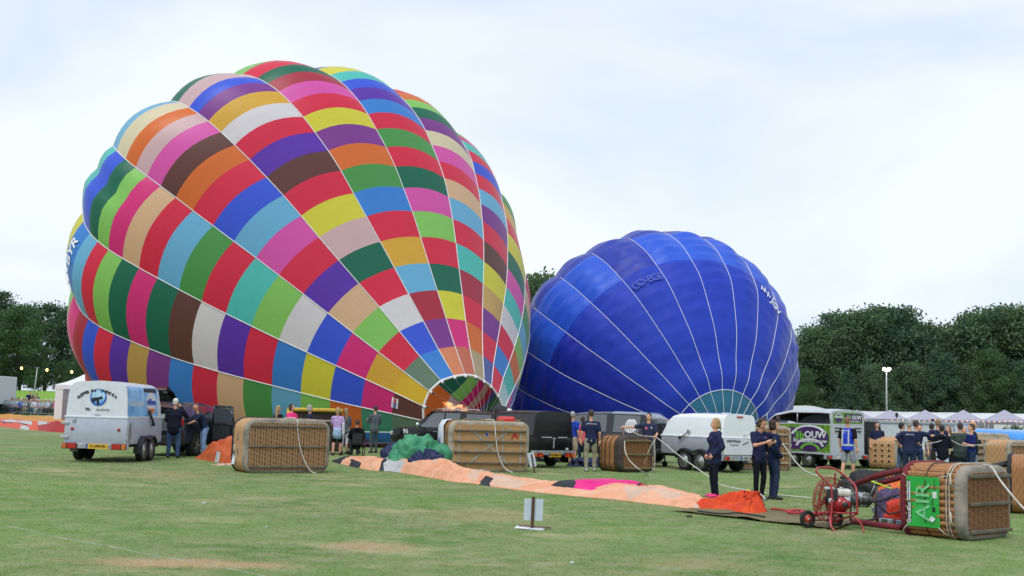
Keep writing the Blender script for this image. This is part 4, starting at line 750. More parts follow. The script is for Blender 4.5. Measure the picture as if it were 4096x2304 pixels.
    if detail:
        for s in(-1,1):
            m=MB(); m.ell(H(s*.03,.083,.028),[.012*hs,.008*hs,.007*hs],EYE,8,5,HR_); m.build('eye',EYE,root)
        m=MB(); m.ell(H(0,.092,-.045),[.024*hs,.008*hs,.007*hs],LIP,8,5,HR_); m.build('mouth',LIP,root)
    root['_']=0; del root['_']
    inf=dict(wr=wr,el=el,hd=hd,chest=chest,H=H,k=k,waist=waist,neck=neck,hip=hip,sh=sh)
    return root,inf
def chest_print(root,inf,txt,size,m,z=0.0,back=True,xs=0.0,name='back_print'):
    k=inf['k']; c=inf['chest']; y=-.122*k if back else .125*k
    mb=MB(); text_mb(mb,txt,frame(Vector((xs*k,c.y+y*1.05,c.z+z*k)),(-1,0,0) if not back else (1,0,0),(0,0,1)),size,m,.006)
    mb.build(name,m,root)
def face_cam(p,off=0.0):
    """yaw so that the figure (facing +Y) looks at the camera, plus off (positive turns it to picture right)"""
    return math.atan2(-p.x,0-p.y)*-1+off if False else math.atan2(-(0-p.x),(0-p.y))+off
WT=mat('print_white',(.7,.7,.72),rough=.6,var=.02); PK=mat('print_pink',(.75,.12,.25),rough=.6,var=.02)
def gpz(x,y): return gp(x,y)
# --- three crew members by the orange fabric
p=gp(2858,1990); c=face_cam(p)
r,i=human(p,c-1.25,1.70,'blond woman in navy hooded jacket and pink shoes looking right, hands in pockets',top=NAVY,bottom=cloth('dark_navy_leggings',(18,22,34)),hair=HY,hairstyle='ponytail',sleeve='long',arms='pocket',female=True,jacket=True,hood=True,stout=1.1,shoe=SHOEP,legs='slim',stance=.11,vox=.016)
m=MB(); m.ell(i['chest']+Vector((-.09,.135,.03)),[.028,.012,.03],PK,10,6); m.build('chest_logo',PK,r)
p=gp(3036,1998); c=face_cam(p)
r,i=human(p,c+.75,1.76,'tall young woman in navy polo and glasses looking down at the phone in her hand',top=NAVY,bottom=cloth('black_trousers',(16,18,28)),hair=HB,hairstyle='ponytail',arms='down',arm_l='phone',arm_r='phone',female=True,legs='slim',head_pitch=.45,stance=.09,vox=.016)
m=MB(); m.ell(i['chest']+Vector((-.08,.12,.03)),[.035,.012,.035],PK,10,6); m.build('chest_logo',PK,r)
m=MB()
for s in(-1,1):
    a=[i['H'](s*.032+.018*math.cos(t),.098,.028+.014*math.sin(t)) for t in np.linspace(0,6.28,11)[:-1]]; m.tube(a,.002,HK,4,closed=True)
m.build('glasses',HK,r)
w=(i['wr'][1]+i['wr'][-1])/2; M_=r.matrix_basis if False else Matrix.Translation(r.location)@Euler(r.rotation_euler).to_matrix().to_4x4()
ph=M_@(w+Vector((0.02,.12,.06))); m=MB(); m.box((0,0,0),(.075,.012,.15),mat('phone_case',(.08,.08,.1),rough=.3),bev=.01); m.box((0,-.0075,0),(.066,.002,.135),mat('phone_glass',(.02,.02,.03),rough=.05)); o=m.build('mobile_phone'); o.location=ph; o.rotation_euler=(-.6,0,r.rotation_euler[2]); tag(o,'mobile phone held by the tall woman in navy polo','phone')
p=gp(3094,1998); c=face_cam(p)
r,i=human(p,c+1.9,1.70,'woman with dark bobbed hair in navy hooded jacket, back turned, beside the phone user',top=cloth('navy_hoodie',(26,38,72)),bottom=DJEANS,hair=mat('hair_darkred',(.035,.015,.012),rough=.5,bump=.4,bscale=50),hairstyle='bob',sleeve='long',arms='pocket',female=True,jacket=True,hood=True,stout=1.05,stance=.1,vox=.016)
# --- man leaning on the small basket with a rope
p=gp(2592,1888); c=face_cam(p)
ROPEMAN,RI_=human(p,c+.1,1.80,'man in navy polo and grey denim shorts holding a rope against the dark-rimmed basket',top=cloth('navy_polo',(44,52,78)),bottom=DENIMG,hair=HK,legs='shorts',arm_r='side',arm_l='rope',head_yaw=-.45,stance=.1,lean=-.05,vox=.018,shoe=SHOE)
m=MB(); m.ell(RI_['chest']+Vector((.08,.11,.03)),[.035,.012,.045],PK,10,6); m.ell(RI_['chest']+Vector((-.08,.11,.05)),[.02,.01,.03],WT,10,6); m.build('chest_logo',PK,ROPEMAN)
# --- man in navy t-shirt from behind, khaki trousers
p=gp(2360,1886)
r,i=human(p,face_cam(p)+math.pi+.1,1.84,'man in navy t-shirt and khaki trousers, back turned, left of the dark-rimmed basket',top=NAVY,bottom=KHAKI,hair=HB,arms='down',arm_l='down',vox=.018,stance=.12,shoe=SHOEW,stride=.06)
chest_print(r,i,'gr8ballooning',.06,WT,z=.1)
p=gp(2288,1862)
r,i=human(p,face_cam(p)+2.4,1.78,'grey-haired man in royal blue shirt and khaki shorts just right of the black trailer',top=cloth('blue_shirt',(38,70,170)),bottom=BEIGE,hair=HG,legs='shorts',vox=.02)
p=gp(2328,1858)
human(p,face_cam(p)+2.8,1.62,'person in a pink top half hidden behind the man in khaki trousers',top=cloth('coral',(230,92,110)),bottom=DJEANS,hair=HB,vox=.02)
# --- left men at the dark car
p=gp(690,1832)
r,i=human(p,face_cam(p)+math.pi-.2,1.84,'white-haired man in dark navy pullover and jeans phoning with his back to us',top=cloth('dark_navy',(20,24,42)),bottom=JEANS,hair=HW,sleeve='long',arm_r='ear',arm_l='rope',jacket=True,stout=1.15,stance=.14,vox=.018)
p=gp(812,1826)
human(p,face_cam(p)-1.35,1.74,'bald man in navy t-shirt and light jeans leaning into the open dark car',top=cloth('navy_tee',(30,44,70)),bottom=LJEANS,hair=HG,hairstyle='bald',arms='reach',lean=.42,head_pitch=.3,stout=1.1,skin=SKIN2,vox=.018)
# --- group between basket and balloon
G1='visitors standing around the yellow basket'
p=gp(1106,1815); human(p,face_cam(p)+2.2,1.71,'woman with long blond hair in black, leftmost behind the large wicker basket',G1,top=BLACKC,bottom=BLACKC,hair=HY,hairstyle='long',female=True,vox=.02)
p=gp(1158,1822); r,i=human(p,face_cam(p)+.9,1.78,'laughing woman in a bright pink jacket holding a camera',G1,top=PINKC,bottom=DJEANS,hair=HB,hairstyle='bob',female=True,arms='phone',sleeve='long',jacket=True,head_yaw=.2,vox=.018)
M_=Matrix.Translation(r.location)@Euler(r.rotation_euler).to_matrix().to_4x4(); w=M_@((i['wr'][1]+i['wr'][-1])/2+Vector((0,.12,.02)))
m=MB(); m.box((0,0,0),(.13,.04,.08),mat('camera_grey',(.25,.3,.34),rough=.4),bev=.012); m.cyl((0,.02,0),(0,.06,0),.028,mat('camera_lens',(.02,.02,.02),rough=.2)); o=m.build('camera_body'); o.location=w; o.rotation_euler=(0,0,r.rotation_euler[2]); tag(o,'small camera held by the woman in pink','camera')
p=gp(1232,1822); human(p,face_cam(p)+1.6,1.76,'grey-haired woman in navy jacket standing at the end of the yellow basket',G1,top=NAVY,bottom=DJEANS,hair=HG,hairstyle='bob',female=True,sleeve='long',jacket=True,vox=.018)
p=gp(1322,1805); human(p,face_cam(p)+2.8,1.66,'dark-haired person mostly hidden behind the yellow basket',G1,top=BLACKC,bottom=BLACKC,hair=HK,vox=.022)
p=gp(1345,1822); r,i=human(p,face_cam(p)+math.pi-.3,1.70,'woman in lavender t-shirt with a jacket round her waist and a white shoulder bag',G1,top=LAV,bottom=BLACKC,hair=HY,hairstyle='ponytail',female=True,arms='fold',legs='shorts',stride=.12,vox=.018)
m=MB(); b0=i['hip']; m.tube([b0+Vector((0,0,.1)),b0+Vector((0,0,.02)),b0+Vector((0,0,-.12)),b0+Vector((0,0,-.3))],[.15,.17,.185,.16],PALEB,14,sq=.8); m.build('tied_jacket',PALEB,r)
m=MB(); m.box(i['hip']+Vector((.24,-.03,.08)),(.06,.2,.42),WHITEC,bev=.03); m.tube([i['hip']+Vector((.24,-.08,.28)),i['sh'][1]+Vector((.0,0,.06)),i['hip']+Vector((.24,.06,.28))],.012,WHITEC,5); m.build('shoulder_bag',WHITEC,r)
p=gp(1376,1816); human(p,face_cam(p)+math.pi+.4,1.68,'woman with long wavy hair, grey top and white knee-length leggings',G1,top=GREYC,bottom=WHITEC,hair=mat('hair_fair',(.3,.2,.12),rough=.6,bump=.5,bscale=40),hairstyle='long',female=True,legs='capri',sleeve='long',arms='fold',vox=.018)
p=gp(1494,1812); human(p,face_cam(p)+math.pi+.55,1.80,'slim man in grey jumper and dark grey trousers standing before the green balloon panels',top=GREYC,bottom=cloth('slate_trousers',(78,88,88)),hair=HB,sleeve='long',arm_l='phone',arm_r='fold',legs='slim',vox=.018,shoe=SHOE)
# --- man behind upright basket, hi-vis steward
p=gp(3112,1868); human(p,face_cam(p)+math.pi-.3,1.82,'man in dark polo seen from behind above the tall wicker basket',top=NAVY,bottom=BLACKC,hair=HB,vox=.022)
p=gp(3392,1918); r,i=human(p,face_cam(p)+math.pi-.55,1.84,'steward in royal blue reflective vest and grey shorts walking beside the purple trailer',top=BLACKC,bottom=cloth('grey_shorts',(150,152,162)),hair=HR,legs='shorts',arm_r='down',arm_l='down',stride=.14,skin=SKIN,vox=.018)
b=MB(); k=i['k']
for z,rx,ry in ((-.10,.165,.135),(.0,.165,.135),(.16,.155,.128),(.3,.165,.132),(.4,.175,.13),(.5,.15,.11),(.535,.1,.085)): pass
prof=[(-.08,.19,.155),(.06,.185,.15),(.2,.178,.145),(.34,.19,.145),(.44,.19,.13),(.52,.15,.1),(.545,.09,.075)]
rows=[[Vector((rx*k*math.cos(t),ry*k*math.sin(t),i['hip'].z+z*k)) for t in np.linspace(0,2*math.pi,25)[:-1]] for z,rx,ry in prof]
b.grid(rows,ROYAL,closed=True); b.build('hi_vis_vest',ROYAL,r)
refl=mat('reflective_tape',(.5,.52,.55),rough=.3); b=MB()
rg=lambda z,g=.006:[Vector(((np.interp(z,[q[0] for q in prof],[q[1] for q in prof])+g)*k*math.cos(t),(np.interp(z,[q[0] for q in prof],[q[2] for q in prof])+g)*k*math.sin(t),i['hip'].z+z*k)) for t in np.linspace(0,2*math.pi,25)[:-1]]
b.grid([rg(.03),rg(.085)],refl,closed=True)
for s in(-1,1):
    pts=[[Vector((s*x*k+w*k,-(np.interp(z,[q[0] for q in prof],[q[2] for q in prof])*math.sqrt(max(0,1-(x/.19)**2))+.008)*k,i['hip'].z+z*k)) for w in(-.025,.025)] for z,x in ((.085,.1),(.2,.1),(.34,.1),(.44,.1),(.5,.08))]
    b.grid(pts,refl)
b.build('reflective_stripe',refl,r)
chest_print(r,i,'VRIJWILLIGER',.05,WT,z=.1); 
chest_print(r,i,'BHV',.06,WT,z=.03,name='back_print')
# --- right hand group
G2='group of people talking behind the basket with the green banner'
def gh(x,yh,hh,lb,off,**kw):
    """person whose head top is at pixel (x,yh), height hh"""
    y0=1648+(x-2048)*math.tan(ROLL); 
    # solve distance: head top at height hh
    d=ray(x,yh); 
    D_=kw.pop('D'); p=pt(x,yh,D_); p.z=0
    q=pt(x,yh,D_).z
    return human(p,face_cam(p)+off,hh,lb,G2,**kw)
pi=math.pi
r,i=gh(3608,1704,1.72,'man in navy t-shirt and jeans, leftmost of the group, turned away to the left',pi-1.0,D=36,top=NAVY,bottom=cloth('faded_jeans',(84,104,132)),hair=HK,vox=.02,arms='fold',stride=.15)
r,i=gh(3637,1690,1.80,'grey-haired man in navy shirt with white shoulder stripes seen from behind',pi+.1,D=34.5,top=NAVY,bottom=DJEANS,hair=HG,vox=.018,arms='hip',arm_r='fold',stout=1.08)
chest_print(r,i,'ballooning',.055,WT,z=.09)
b=MB()
for s in(-1,1): b.tube([i['neck']+Vector((s*.07,0,.01)),i['sh'][s]+Vector((s*.0,-.01,.078)),i['sh'][s]*.45+i['el'][s]*.55+Vector((s*.062,-.0,.03))],.009,WT,4)
b.build('shoulder_stripe',WT,r)
r,i=gh(3664,1692,1.80,'man in navy shirt stretching out an arm with a white glove to hold a rope',pi-.35,D=35.2,top=NAVY,bottom=cloth('blue_jeans',(44,68,104)),hair=HB,vox=.018,arm_r='side',arm_l='down',glove=(1,),stride=.12)
GLOVE=Matrix.Translation(r.location)@Euler(r.rotation_euler).to_matrix().to_4x4()@(i['wr'][1]+Vector((.09,0,-.01)))
chest_print(r,i,'TEAM',.06,WT,z=.09)
for x,yh,hh,lb,off,D_,kw in [
 (3678,1716,1.68,'person whose brown hair shows behind the two navy shirts',.2,37.5,dict(top=WHITEC,bottom=BEIGE,hair=HB)),
 (3752,1702,1.86,'tall sandy-haired man in navy t-shirt and dark shorts with his back turned',pi+.2,36,dict(top=NAVY,bottom=OLIVEC,hair=mat('hair_sandy',(.26,.17,.1),rough=.6),legs='shorts',arms='fold')),
 (3728,1712,1.72,'dark-haired person hidden behind the tall man in shorts',pi-.4,38,dict(top=cloth('plaid_grey',(120,112,120)),bottom=cloth('grey_pants',(112,112,124)),hair=HK,sleeve='long')),
 (3768,1720,1.68,'person in navy jacket with a white hood and white trousers seen from behind',pi-.1,34.5,dict(top=cloth('black_navy',(18,22,36)),bottom=cloth('white_trousers',(208,218,236)),hair=HK,sleeve='long',jacket=True,arms='fold',hood=True,female=True)),
 (3793,1721,1.66,'woman with long curly fair hair and beige cardigan facing the group',-.5,37.5,dict(top=BEIGE,bottom=BLACKC,hair=HR,hairstyle='long',female=True,sleeve='long',arms='fold')),
 (3840,1711,1.76,'man in green-grey jumper and dark jeans with his back to us',pi+.25,35.2,dict(top=DGREEN,bottom=cloth('blackblue',(30,38,58)),hair=HB,sleeve='long',arms='fold',jacket=True,stout=1.08)),
 (3858,1722,1.62,'person mostly hidden behind the man in the green-grey jumper',.1,38,dict(top=PALEB,bottom=JEANS,hair=HY)),
 (3884,1710,1.74,'man with glasses and a beard in navy and royal blue shirt looking left',-1.2,34.6,dict(top=cloth('navy_royal',(26,38,104)),bottom=DJEANS,hair=HB,arms='fold')),
 (3893,1700,1.83,'bald man in dark green jacket and grey trousers standing rightmost of the group',pi-1.5,36,dict(top=cloth('bottle_green',(28,42,44)),bottom=cloth('grey_trousers',(120,130,142)),hair=HG,hairstyle='bald',sleeve='long',jacket=True,arms='fold',stout=1.1))]:
    q=gh(x,yh,hh,lb,off,D=D_,vox=.02,**kw)
p=at(3508,44); human(p,face_cam(p)+.3,1.72,'small distant person standing between the purple trailer and the white box trailer',top=NAVY,bottom=BLACKC,hair=HB,vox=.024)
p=at(2516,45); human(p,face_cam(p)+pi,1.74,'person whose head shows over the dark car roof',top=NAVY,bottom=BLACKC,hair=HR,vox=.024)
p=at(1965,47.5); human(p,face_cam(p)+pi,1.84,'crew member whose head shows over the pickup near the balloon mouth',top=BLACKC,bottom=BLACKC,hair=HK,vox=.024)
# ------------------------------------------------------------------ trailers and cars
TYRE=mat('tyre_rubber',(.018,.018,.019),rough=.85,bump=.3,bscale=40); RIM=mat('rim_silver',(.5,.51,.53),rough=.35,metal=.7); RIMD=mat('rim_dark',(.16,.16,.17),rough=.35,metal=.6)
GALV=mat('galvanised_steel',(.42,.45,.48),rough=.45,metal=.5,var=.15); DPLAST=mat('dark_plastic',(.025,.026,.03),rough=.6); UNDER=mat('underbody_black',(.01,.01,.011),rough=.9)
RLAMP=mat('lamp_red',(.45,.01,.008),rough=.15,coat=.6); OLAMP=mat('lamp_orange',(.6,.14,.02),rough=.15,coat=.6); CLAMP=mat('lamp_clear',(.6,.6,.6),rough=.1,coat=.6)
PLY=mat('plate_yellow',(.72,.42,.02),rough=.4,var=.04); PLW=mat('plate_white',(.68,.68,.66),rough=.4,var=.04); PRK=mat('print_black',(.012,.012,.014),rough=.5); PLB=mat('plate_blue',(.02,.06,.4),rough=.4)
WHITE_GRP=mat('white_panel',(.66,.69,.74),rough=.35,var=.04,coat=.2); GREY_AL=mat('grey_panel',(.44,.47,.56),rough=.4,var=.05,metal=.1); WHITE2=mat('white_lid',(.80,.83,.86),rough=.28,var=.02,coat=.3); GLASS=glass()
BLKPAINT=mat('black_paint',(.006,.007,.009),rough=.25,coat=.25,var=.1,spec=.35); ANTHR=mat('anthracite_paint',(.014,.017,.022),rough=.22,coat=.35,var=.1,spec=.4); CHROME=mat('chrome',(.7,.7,.72),rough=.12,metal=1.0)
def wheel(parent,x,y,r,w,side,rim=RIM,spokes=0):
    """wheel with its axle along x; side +1 shows its face at +x"""
    t=MB(); rows=[]
    prof=[(-w/2,r*.66),(-w/2,r*.93),(-w*.4,r*.99),(w*.4,r*.99),(w/2,r*.93),(w/2,r*.66)]
    for px,pr in prof: rows.append([Vector((px,pr*math.cos(a),pr*math.sin(a))) for a in np.linspace(0,2*math.pi,29)[:-1]])
    t.grid(rows,TYRE,closed=True)
    o=t.build('tyre',TYRE,parent); o.location=(x,y,r)
    t=MB(); f=side*w*.42
    t.tube([(side*w*.1,0,0),(f*.95,0,0)],[r*.64,r*.66],rim,26)
    n=20; ring=[[Vector((f*1.05,q*math.cos(a),q*math.sin(a))) for a in np.linspace(0,2*math.pi,n+1)[:-1]] for q in (r*.58,r*.67)]
    t.grid(ring,rim,closed=True)
    if spokes:
        t.tube([(f*.96,0,0),(f*.98,0,0)],r*.57,UNDER,20)
        for k in range(spokes):
            a=2*math.pi*k/spokes; c=Vector((f*1.08,math.cos(a)*r*.33,math.sin(a)*r*.33)); t.box(c,(w*.1,r*.14,r*.6),rim,R=Matrix.Rotation(a-math.pi/2,3,'X'))
    else:
        for k in range(10): a=2*math.pi*k/10; t.tube([(f*.9,math.cos(a)*r*.42,math.sin(a)*r*.42),(f*.975,math.cos(a)*r*.42,math.sin(a)*r*.42)],r*.055,UNDER,6)
    t.tube([(f*.9,0,0),(f*1.25,0,0)],[r*.17,r*.14],rim,12)
    o2=t.build('rim',rim,o); 
    return o
def mudguard(parent,ys,r,x,side,m=DPLAST,w=.24):
    mb=MB(); rows=[]
    for dx in (0,w*side):
        row=[]
        for y in ys[:1]: row+= [Vector((x+dx,y-r*1.25,r*.75))]+[Vector((x+dx,y-math.cos(a)*r*1.22,r+math.sin(a)*r*1.22)) for a in np.linspace(.15,math.pi*.5 if len(ys)>1 else math.pi-.15,7)]
        for y in ys[1:]:
            row+=[Vector((x+dx,(ys[0]+y)/2,r*1.95))]+[Vector((x+dx,y-math.cos(a)*r*1.22,r+math.sin(a)*r*1.22)) for a in np.linspace(math.pi*.35,math.pi-.15,8)]
        rows.append(row)
    mb.grid(rows,m); 
    # outer lip
    mb.grid([rows[1],[v+Vector((0,0,-.06)) for v in rows[1]]],m)
    mb.build('mudguard',m,parent)
def plate(parent,x,z,y,txt,yellow=True,w=.52,h=.11,R=None):
    mb=MB(); mb.box((x,y,z),(w,.012,h),PLY if yellow else PLW); mb.box((x-w/2+.025,y-.0075,z),(.045,.004,h),PLB)
    text_mb(mb,txt,frame(Vector((x+.02,y-.010,z-.003)),(1,0,0),(0,0,1)),.105,PRK,.002,bold=.003)
    mb.build('number_plate',None,parent)
def lights(parent,z,y,xs,w=.3,h=.13,tri=False):
    for s in(-1,1):
        mb=MB(); cx=s*xs; mb.box((cx,y,z),(w,.05,h),DPLAST,bev=.01); mb.box((cx-s*w*.18,y-.03,z),(w*.58,.02,h*.86),RLAMP,bev=.008); mb.box((cx+s*w*.33,y-.03,z),(w*.28,.02,h*.86),OLAMP,bev=.008)
        if tri: mb.add([(cx-s*w*.2-.07,y-.045,z-.045),(cx-s*w*.2+.07,y-.045,z-.045),(cx-s*w*.2,y-.045,z+.06)],[(0,1,2)],OLAMP,False)
        mb.build('tail_light',None,parent)
def box_trailer(loc,yaw,label,W_,Ln,z0,zs,zt,lidm,bodym,wr,wy,roof_r=.22,front_slope=.5,frame_w=None,group=None,cat='trailer',sidex=None,ped=None,lean_top=.06):
    """lid on a lower body. rear at y=0, nose at +y"""
    r=empty('closed_trailer',loc,yaw,label,cat,group); h=W_/2
    mb=MB(); mb.box((0,Ln/2,(z0+zs)/2),(W_,Ln,zs-z0),bodym,bev=.025); b=mb.build('body',bodym,r,auto=40)
    # lid: cross-sections along y with rounded shoulders
    mb=MB(); rows=[]
    def sec(y,top,inset):
        pts=[]; hw=h-.01
        n=6
        pts.append((hw,zs+.01)); pts.append((hw-lean_top*.5,zs+(top-zs)*.55))
        for k in range(n+1): a=k/n*math.pi/2; pts.append((hw-lean_top-roof_r+roof_r*math.cos(a),top-roof_r*.8+roof_r*.8*math.sin(a)))
        L_=pts; R_=[(-x,z) for x,z in reversed(pts)]
        mid=[(0,top+.035)]
        q=L_+mid+R_
        return [Vector((x*(1-inset),y,z)) for x,z in q]
    ys=[(0.012,zt-.0,.02),(.03,zt,.006),(.1,zt,0),(Ln*.5,zt+.01,0),(Ln-front_slope,zt-.01,0),(Ln-front_slope*.6,zt-.06,0),(Ln-front_slope*.25,zt-(zt-zs)*.3,.01),(Ln-.03,zs+(zt-zs)*.25,.02),(Ln,zs+.02,.03)]
    rows=[sec(*q) for q in ys]
    mb.grid(rows,lidm); n=len(rows[0])
    mb.add(rows[0],[tuple(reversed(range(n)))],lidm,False); mb.add(rows[-1],[tuple(range(n))],lidm,False)
    mb.build('lid',lidm,r,auto=35)
    mb=MB(); mb.box((0,Ln/2,zs),(W_+.03,Ln+.03,.05),lidm,bev=.01); mb.build('lid_seal',lidm,r)
    # chassis, drawbar, rear light bar
    mb=MB(); mb.box((0,.03,z0-.06),(W_+.12,.1,.14),GALV,bev=.01); mb.box((0,Ln/2,z0-.05),(W_*.8,Ln,.08),UNDER); 
    for s in(-1,1): mb.tube([(s*W_*.35,Ln*.75,z0-.05),(0,Ln+1.15,z0-.02)],.035,GALV,6)
    mb.cyl((0,Ln+1.0,z0+.05),(0,Ln+1.25,z0+.05),.05,DPLAST,8); mb.cyl((.12,Ln+.8,.06),(.12,Ln+.8,z0+.35),.03,GALV,8); mb.cyl((.08,Ln+.8,.1),(.16,Ln+.8,.1),.1,TYRE,12)
    mb.build('chassis',GALV,r)
    for s in(-1,1):
        for y in wy: wheel(r,s*(h+.02 if sidex is None else sidex),y,wr,.19,s)
        mudguard(r,wy,wr,s*((h+.02 if sidex is None else sidex)-.11),s)
    return r
# --- white ballooning trailer, far left
p=gp(362,1850); p=Vector((p.x+.1,p.y-.05,0))
TR=box_trailer(p,.0,'white twin-axle trailer with a blue printed lid side at the far left',1.78,3.3,.52,1.28,2.28,WHITE_GRP,GREY_AL,.34,(1.35,2.06),roof_r=.3,front_slope=.45,cat='trailer')
mb=MB(); 
for z,m_ in ((.74,RLAMP),):
    for s in(-1,1): mb.cyl((s*.66,-.002,z+.2),(s*.66,-.02,z+.2),.045,RLAMP,14)
mb.build('reflector',RLAMP,TR); lights(TR,.46,-.04,.70,.42,.17); plate(TR,.08,.46,-.03,'71-WF-FD',w=.62,h=.14)
mb=MB(); arc='KLEPPER BALLOONING B.V.'
for i,ch in enumerate(arc):
    a=math.radians(150-120*(i+.5)/len(arc)); c=Vector((.64*math.cos(a),-.004,1.60+.43*math.sin(a))); text_mb(mb,ch,frame(c,(math.sin(a),0,-math.cos(a)),(math.cos(a),0,math.sin(a))),.105,PRK,.003,bold=.004)
text_mb(mb,'TEL:',frame(Vector((-.26,-.004,1.50)),(1,0,0),(0,0,1)),.09,PRK,.003,bold=.003); text_mb(mb,'06-21847724',frame(Vector((.17,-.004,1.49)),(1,0,0),(0,0,1)),.07,PRK,.003)
mb.build('lettering',PRK,TR)
# emblem: blue striped balloon disc with a dark burner cross
SKYB=mat('print_sky',(.08,.33,.72),rough=.4,nscale=3,rgb2=(.35,.62,.88)); SKYL=mat('print_pale_blue',(.45,.68,.86),rough=.4); SKYD=mat('print_deep_blue',(.02,.10,.5),rough=.4)
mb=MB(); c0=Vector((.02,-.004,1.84))
def disc(mb,c,rx,rz,m,t0=0,t1=2*math.pi,n=20,y=0): mb.add([c+Vector((0,y,0))]+[c+Vector((rx*math.cos(a),y,rz*math.sin(a))) for a in np.linspace(t0,t1,n)],[(0,i+2,i+1) for i in range(n-1)],m,False)
disc(mb,c0,.235,.24,SKYD,y=-.001); disc(mb,c0+Vector((0,0,.02)),.2,.2,SKYB,y=-.003); disc(mb,c0+Vector((-.0,0,.07)),.085,.15,SKYL,y=-.005); 
for s in(-1,1): disc(mb,c0+Vector((s*.14,0,.045)),.05,.1,SKYL,y=-.005)
mb.box(c0+Vector((-.03,-.009,-.04)),(.32,.004,.07),PRK,R=Matrix.Rotation(-.25,3,'Y')); mb.box(c0+Vector((-.01,-.012,-.1)),(.07,.004,.2),PRK,R=Matrix.Rotation(-.3,3,'Y')); mb.box(c0+Vector((-.12,-.012,-.07)),(.09,.004,.12),PRK)
mb.build('emblem',SKYB,TR)
# blue side print with a white balloon
h=.89
def side(y,z,g=.006):
    t=(z-1.28)/(2.28-1.28)
    if z<2.04: x=h-.01-(.03*t/.55 if t<.55 else .03+.03*(t-.55)/.21)
    else: x=h-.07-.3+.3*math.cos(math.asin(min(1,(z-2.04)/.24)))
    return Vector((x+g,y,z))
mb=MB(); ys=np.linspace(.05,2.8,9); zs_=[1.32,1.5,1.7,1.83,1.93,2.03,2.09,2.14,2.18]
mb.grid([[side(y,z,.006+.0) for y in ys] for z in zs_],SKYB)
def sdisc(c,ry,rz,m,g,t0=0,t1=2*math.pi):
    mb.add([side(c[0],c[1],g)]+[side(c[0]+ry*math.cos(a),c[1]+rz*math.sin(a),g) for a in np.linspace(t0,t1,18)],[(0,i+1,i+2) for i in range(17)],m,False)
mb.grid([[side(y,z,.011) for y in (1.5,1.9,2.7)] for z in (2.03,2.09,2.15)],PRK)
sdisc((2.15,1.74),.5,.29,WL_:=mat('print_offwhite',(.72,.75,.78),rough=.4),.014); sdisc((2.15,1.55),.36,.16,OLAMP if False else mat('print_orange',(.68,.22,.05),rough=.4),.016,math.pi,2*math.pi); 
text_mb(mb,'Ballonteam',frame(side(.82,1.7,.013),(0,1,0),(0,0,1)),.28,WL_,.003,xs=.95); text_mb(mb,'wildkamp',frame(side(2.15,1.74,.02),(0,1,0),(0,0,1)),.27,SKYD,.003,xs=.85,bold=.008)
mb.build('side_print',SKYB,TR)
mb=MB(); mb.box((.02,-.02,1.36),(.16,.03,.025),CHROME,bev=.01); mb.box((-.62,-.015,1.18),(.1,.03,.1),GALV,bev=.01)
for z in (1.1,.7): mb.box((-.87,-.02,z),(.22,.03,.07),GALV,bev=.01)
mb.box((.9,.06,.88),(.06,.08,.5),GALV,bev=.01); mb.box((.93,.22,.88),(.05,.05,.6),GALV,bev=.01); mb.tube([(.93,1.85,1.42),(.95,2.0,1.28),(.95,2.2,1.12)],.035,DPLAST,6); mb.ell((.95,1.82,1.44),(.05,.07,.07),DPLAST); mb.ell((.95,2.24,1.08),(.05,.08,.06),DPLAST)
mb.box((.12,.1,2.31),(.2,.12,.015),mat('tape_yellow',(.6,.42,.06),rough=.6)); mb.build('fitting',GALV,TR)
# --- white lid trailer with grey body, middle right
p=gp(2965,1893); 
TW=box_trailer(p+Vector((-.05,.0,0)),math.radians(33),'white rounded-lid twin-axle trailer behind the blond woman',1.5,3.0,.52,1.12,1.86,WHITE2,mat('grey_side',(.36,.38,.43),rough=.42,metal=.15,var=.06),.33,(.95,1.72),roof_r=.2,front_slope=.75)
mb=MB(); mb.box((0,-.012,.83),(1.44,.02,.5),WHITE_GRP,bev=.02); mb.build('tailgate',WHITE_GRP,TW); plate(TW,.28,.47,-.03,'1-QBT-238',False,w=.52,h=.12)
mb=MB(); mb.box((0,.0,1.79),(.28,.03,.05),RLAMP,bev=.015); mb.build('brake_light',RLAMP,TW); lights(TW,.47,-.03,.6,.22,.12)
mb=MB(); text_mb(mb,'WESTFALIA',frame(Vector((-.3,-.026,1.01)),(1,0,0),(0,0,1)),.12,PRK,.002,bold=.003); text_mb(mb,'van Breynen',frame(Vector((-.28,-.026,.90)),(1,0,0),(0,0,1)),.075,PRK,.002,shear=.4); text_mb(mb,'comfort',frame(Vector((.22,-.026,.95)),(.95,0,.3),(-.3,0,.95)),.09,PRK,.002,shear=.4); mb.build('lettering',PRK,TW)
mb=MB(); mb.tube([(-.78,1.6,1.28),(-.82,1.75,1.15),(-.82,1.95,1.08)],.018,DPLAST,6); mb.ell((-.79,1.58,1.3),(.03,.07,.07),GALV); mb.ell((-.82,1.98,1.06),(.03,.07,.06),DPLAST); mb.box((.2,-.03,1.22),(.14,.03,.03),CHROME,bev=.01); mb.build('handle',GALV,TW)
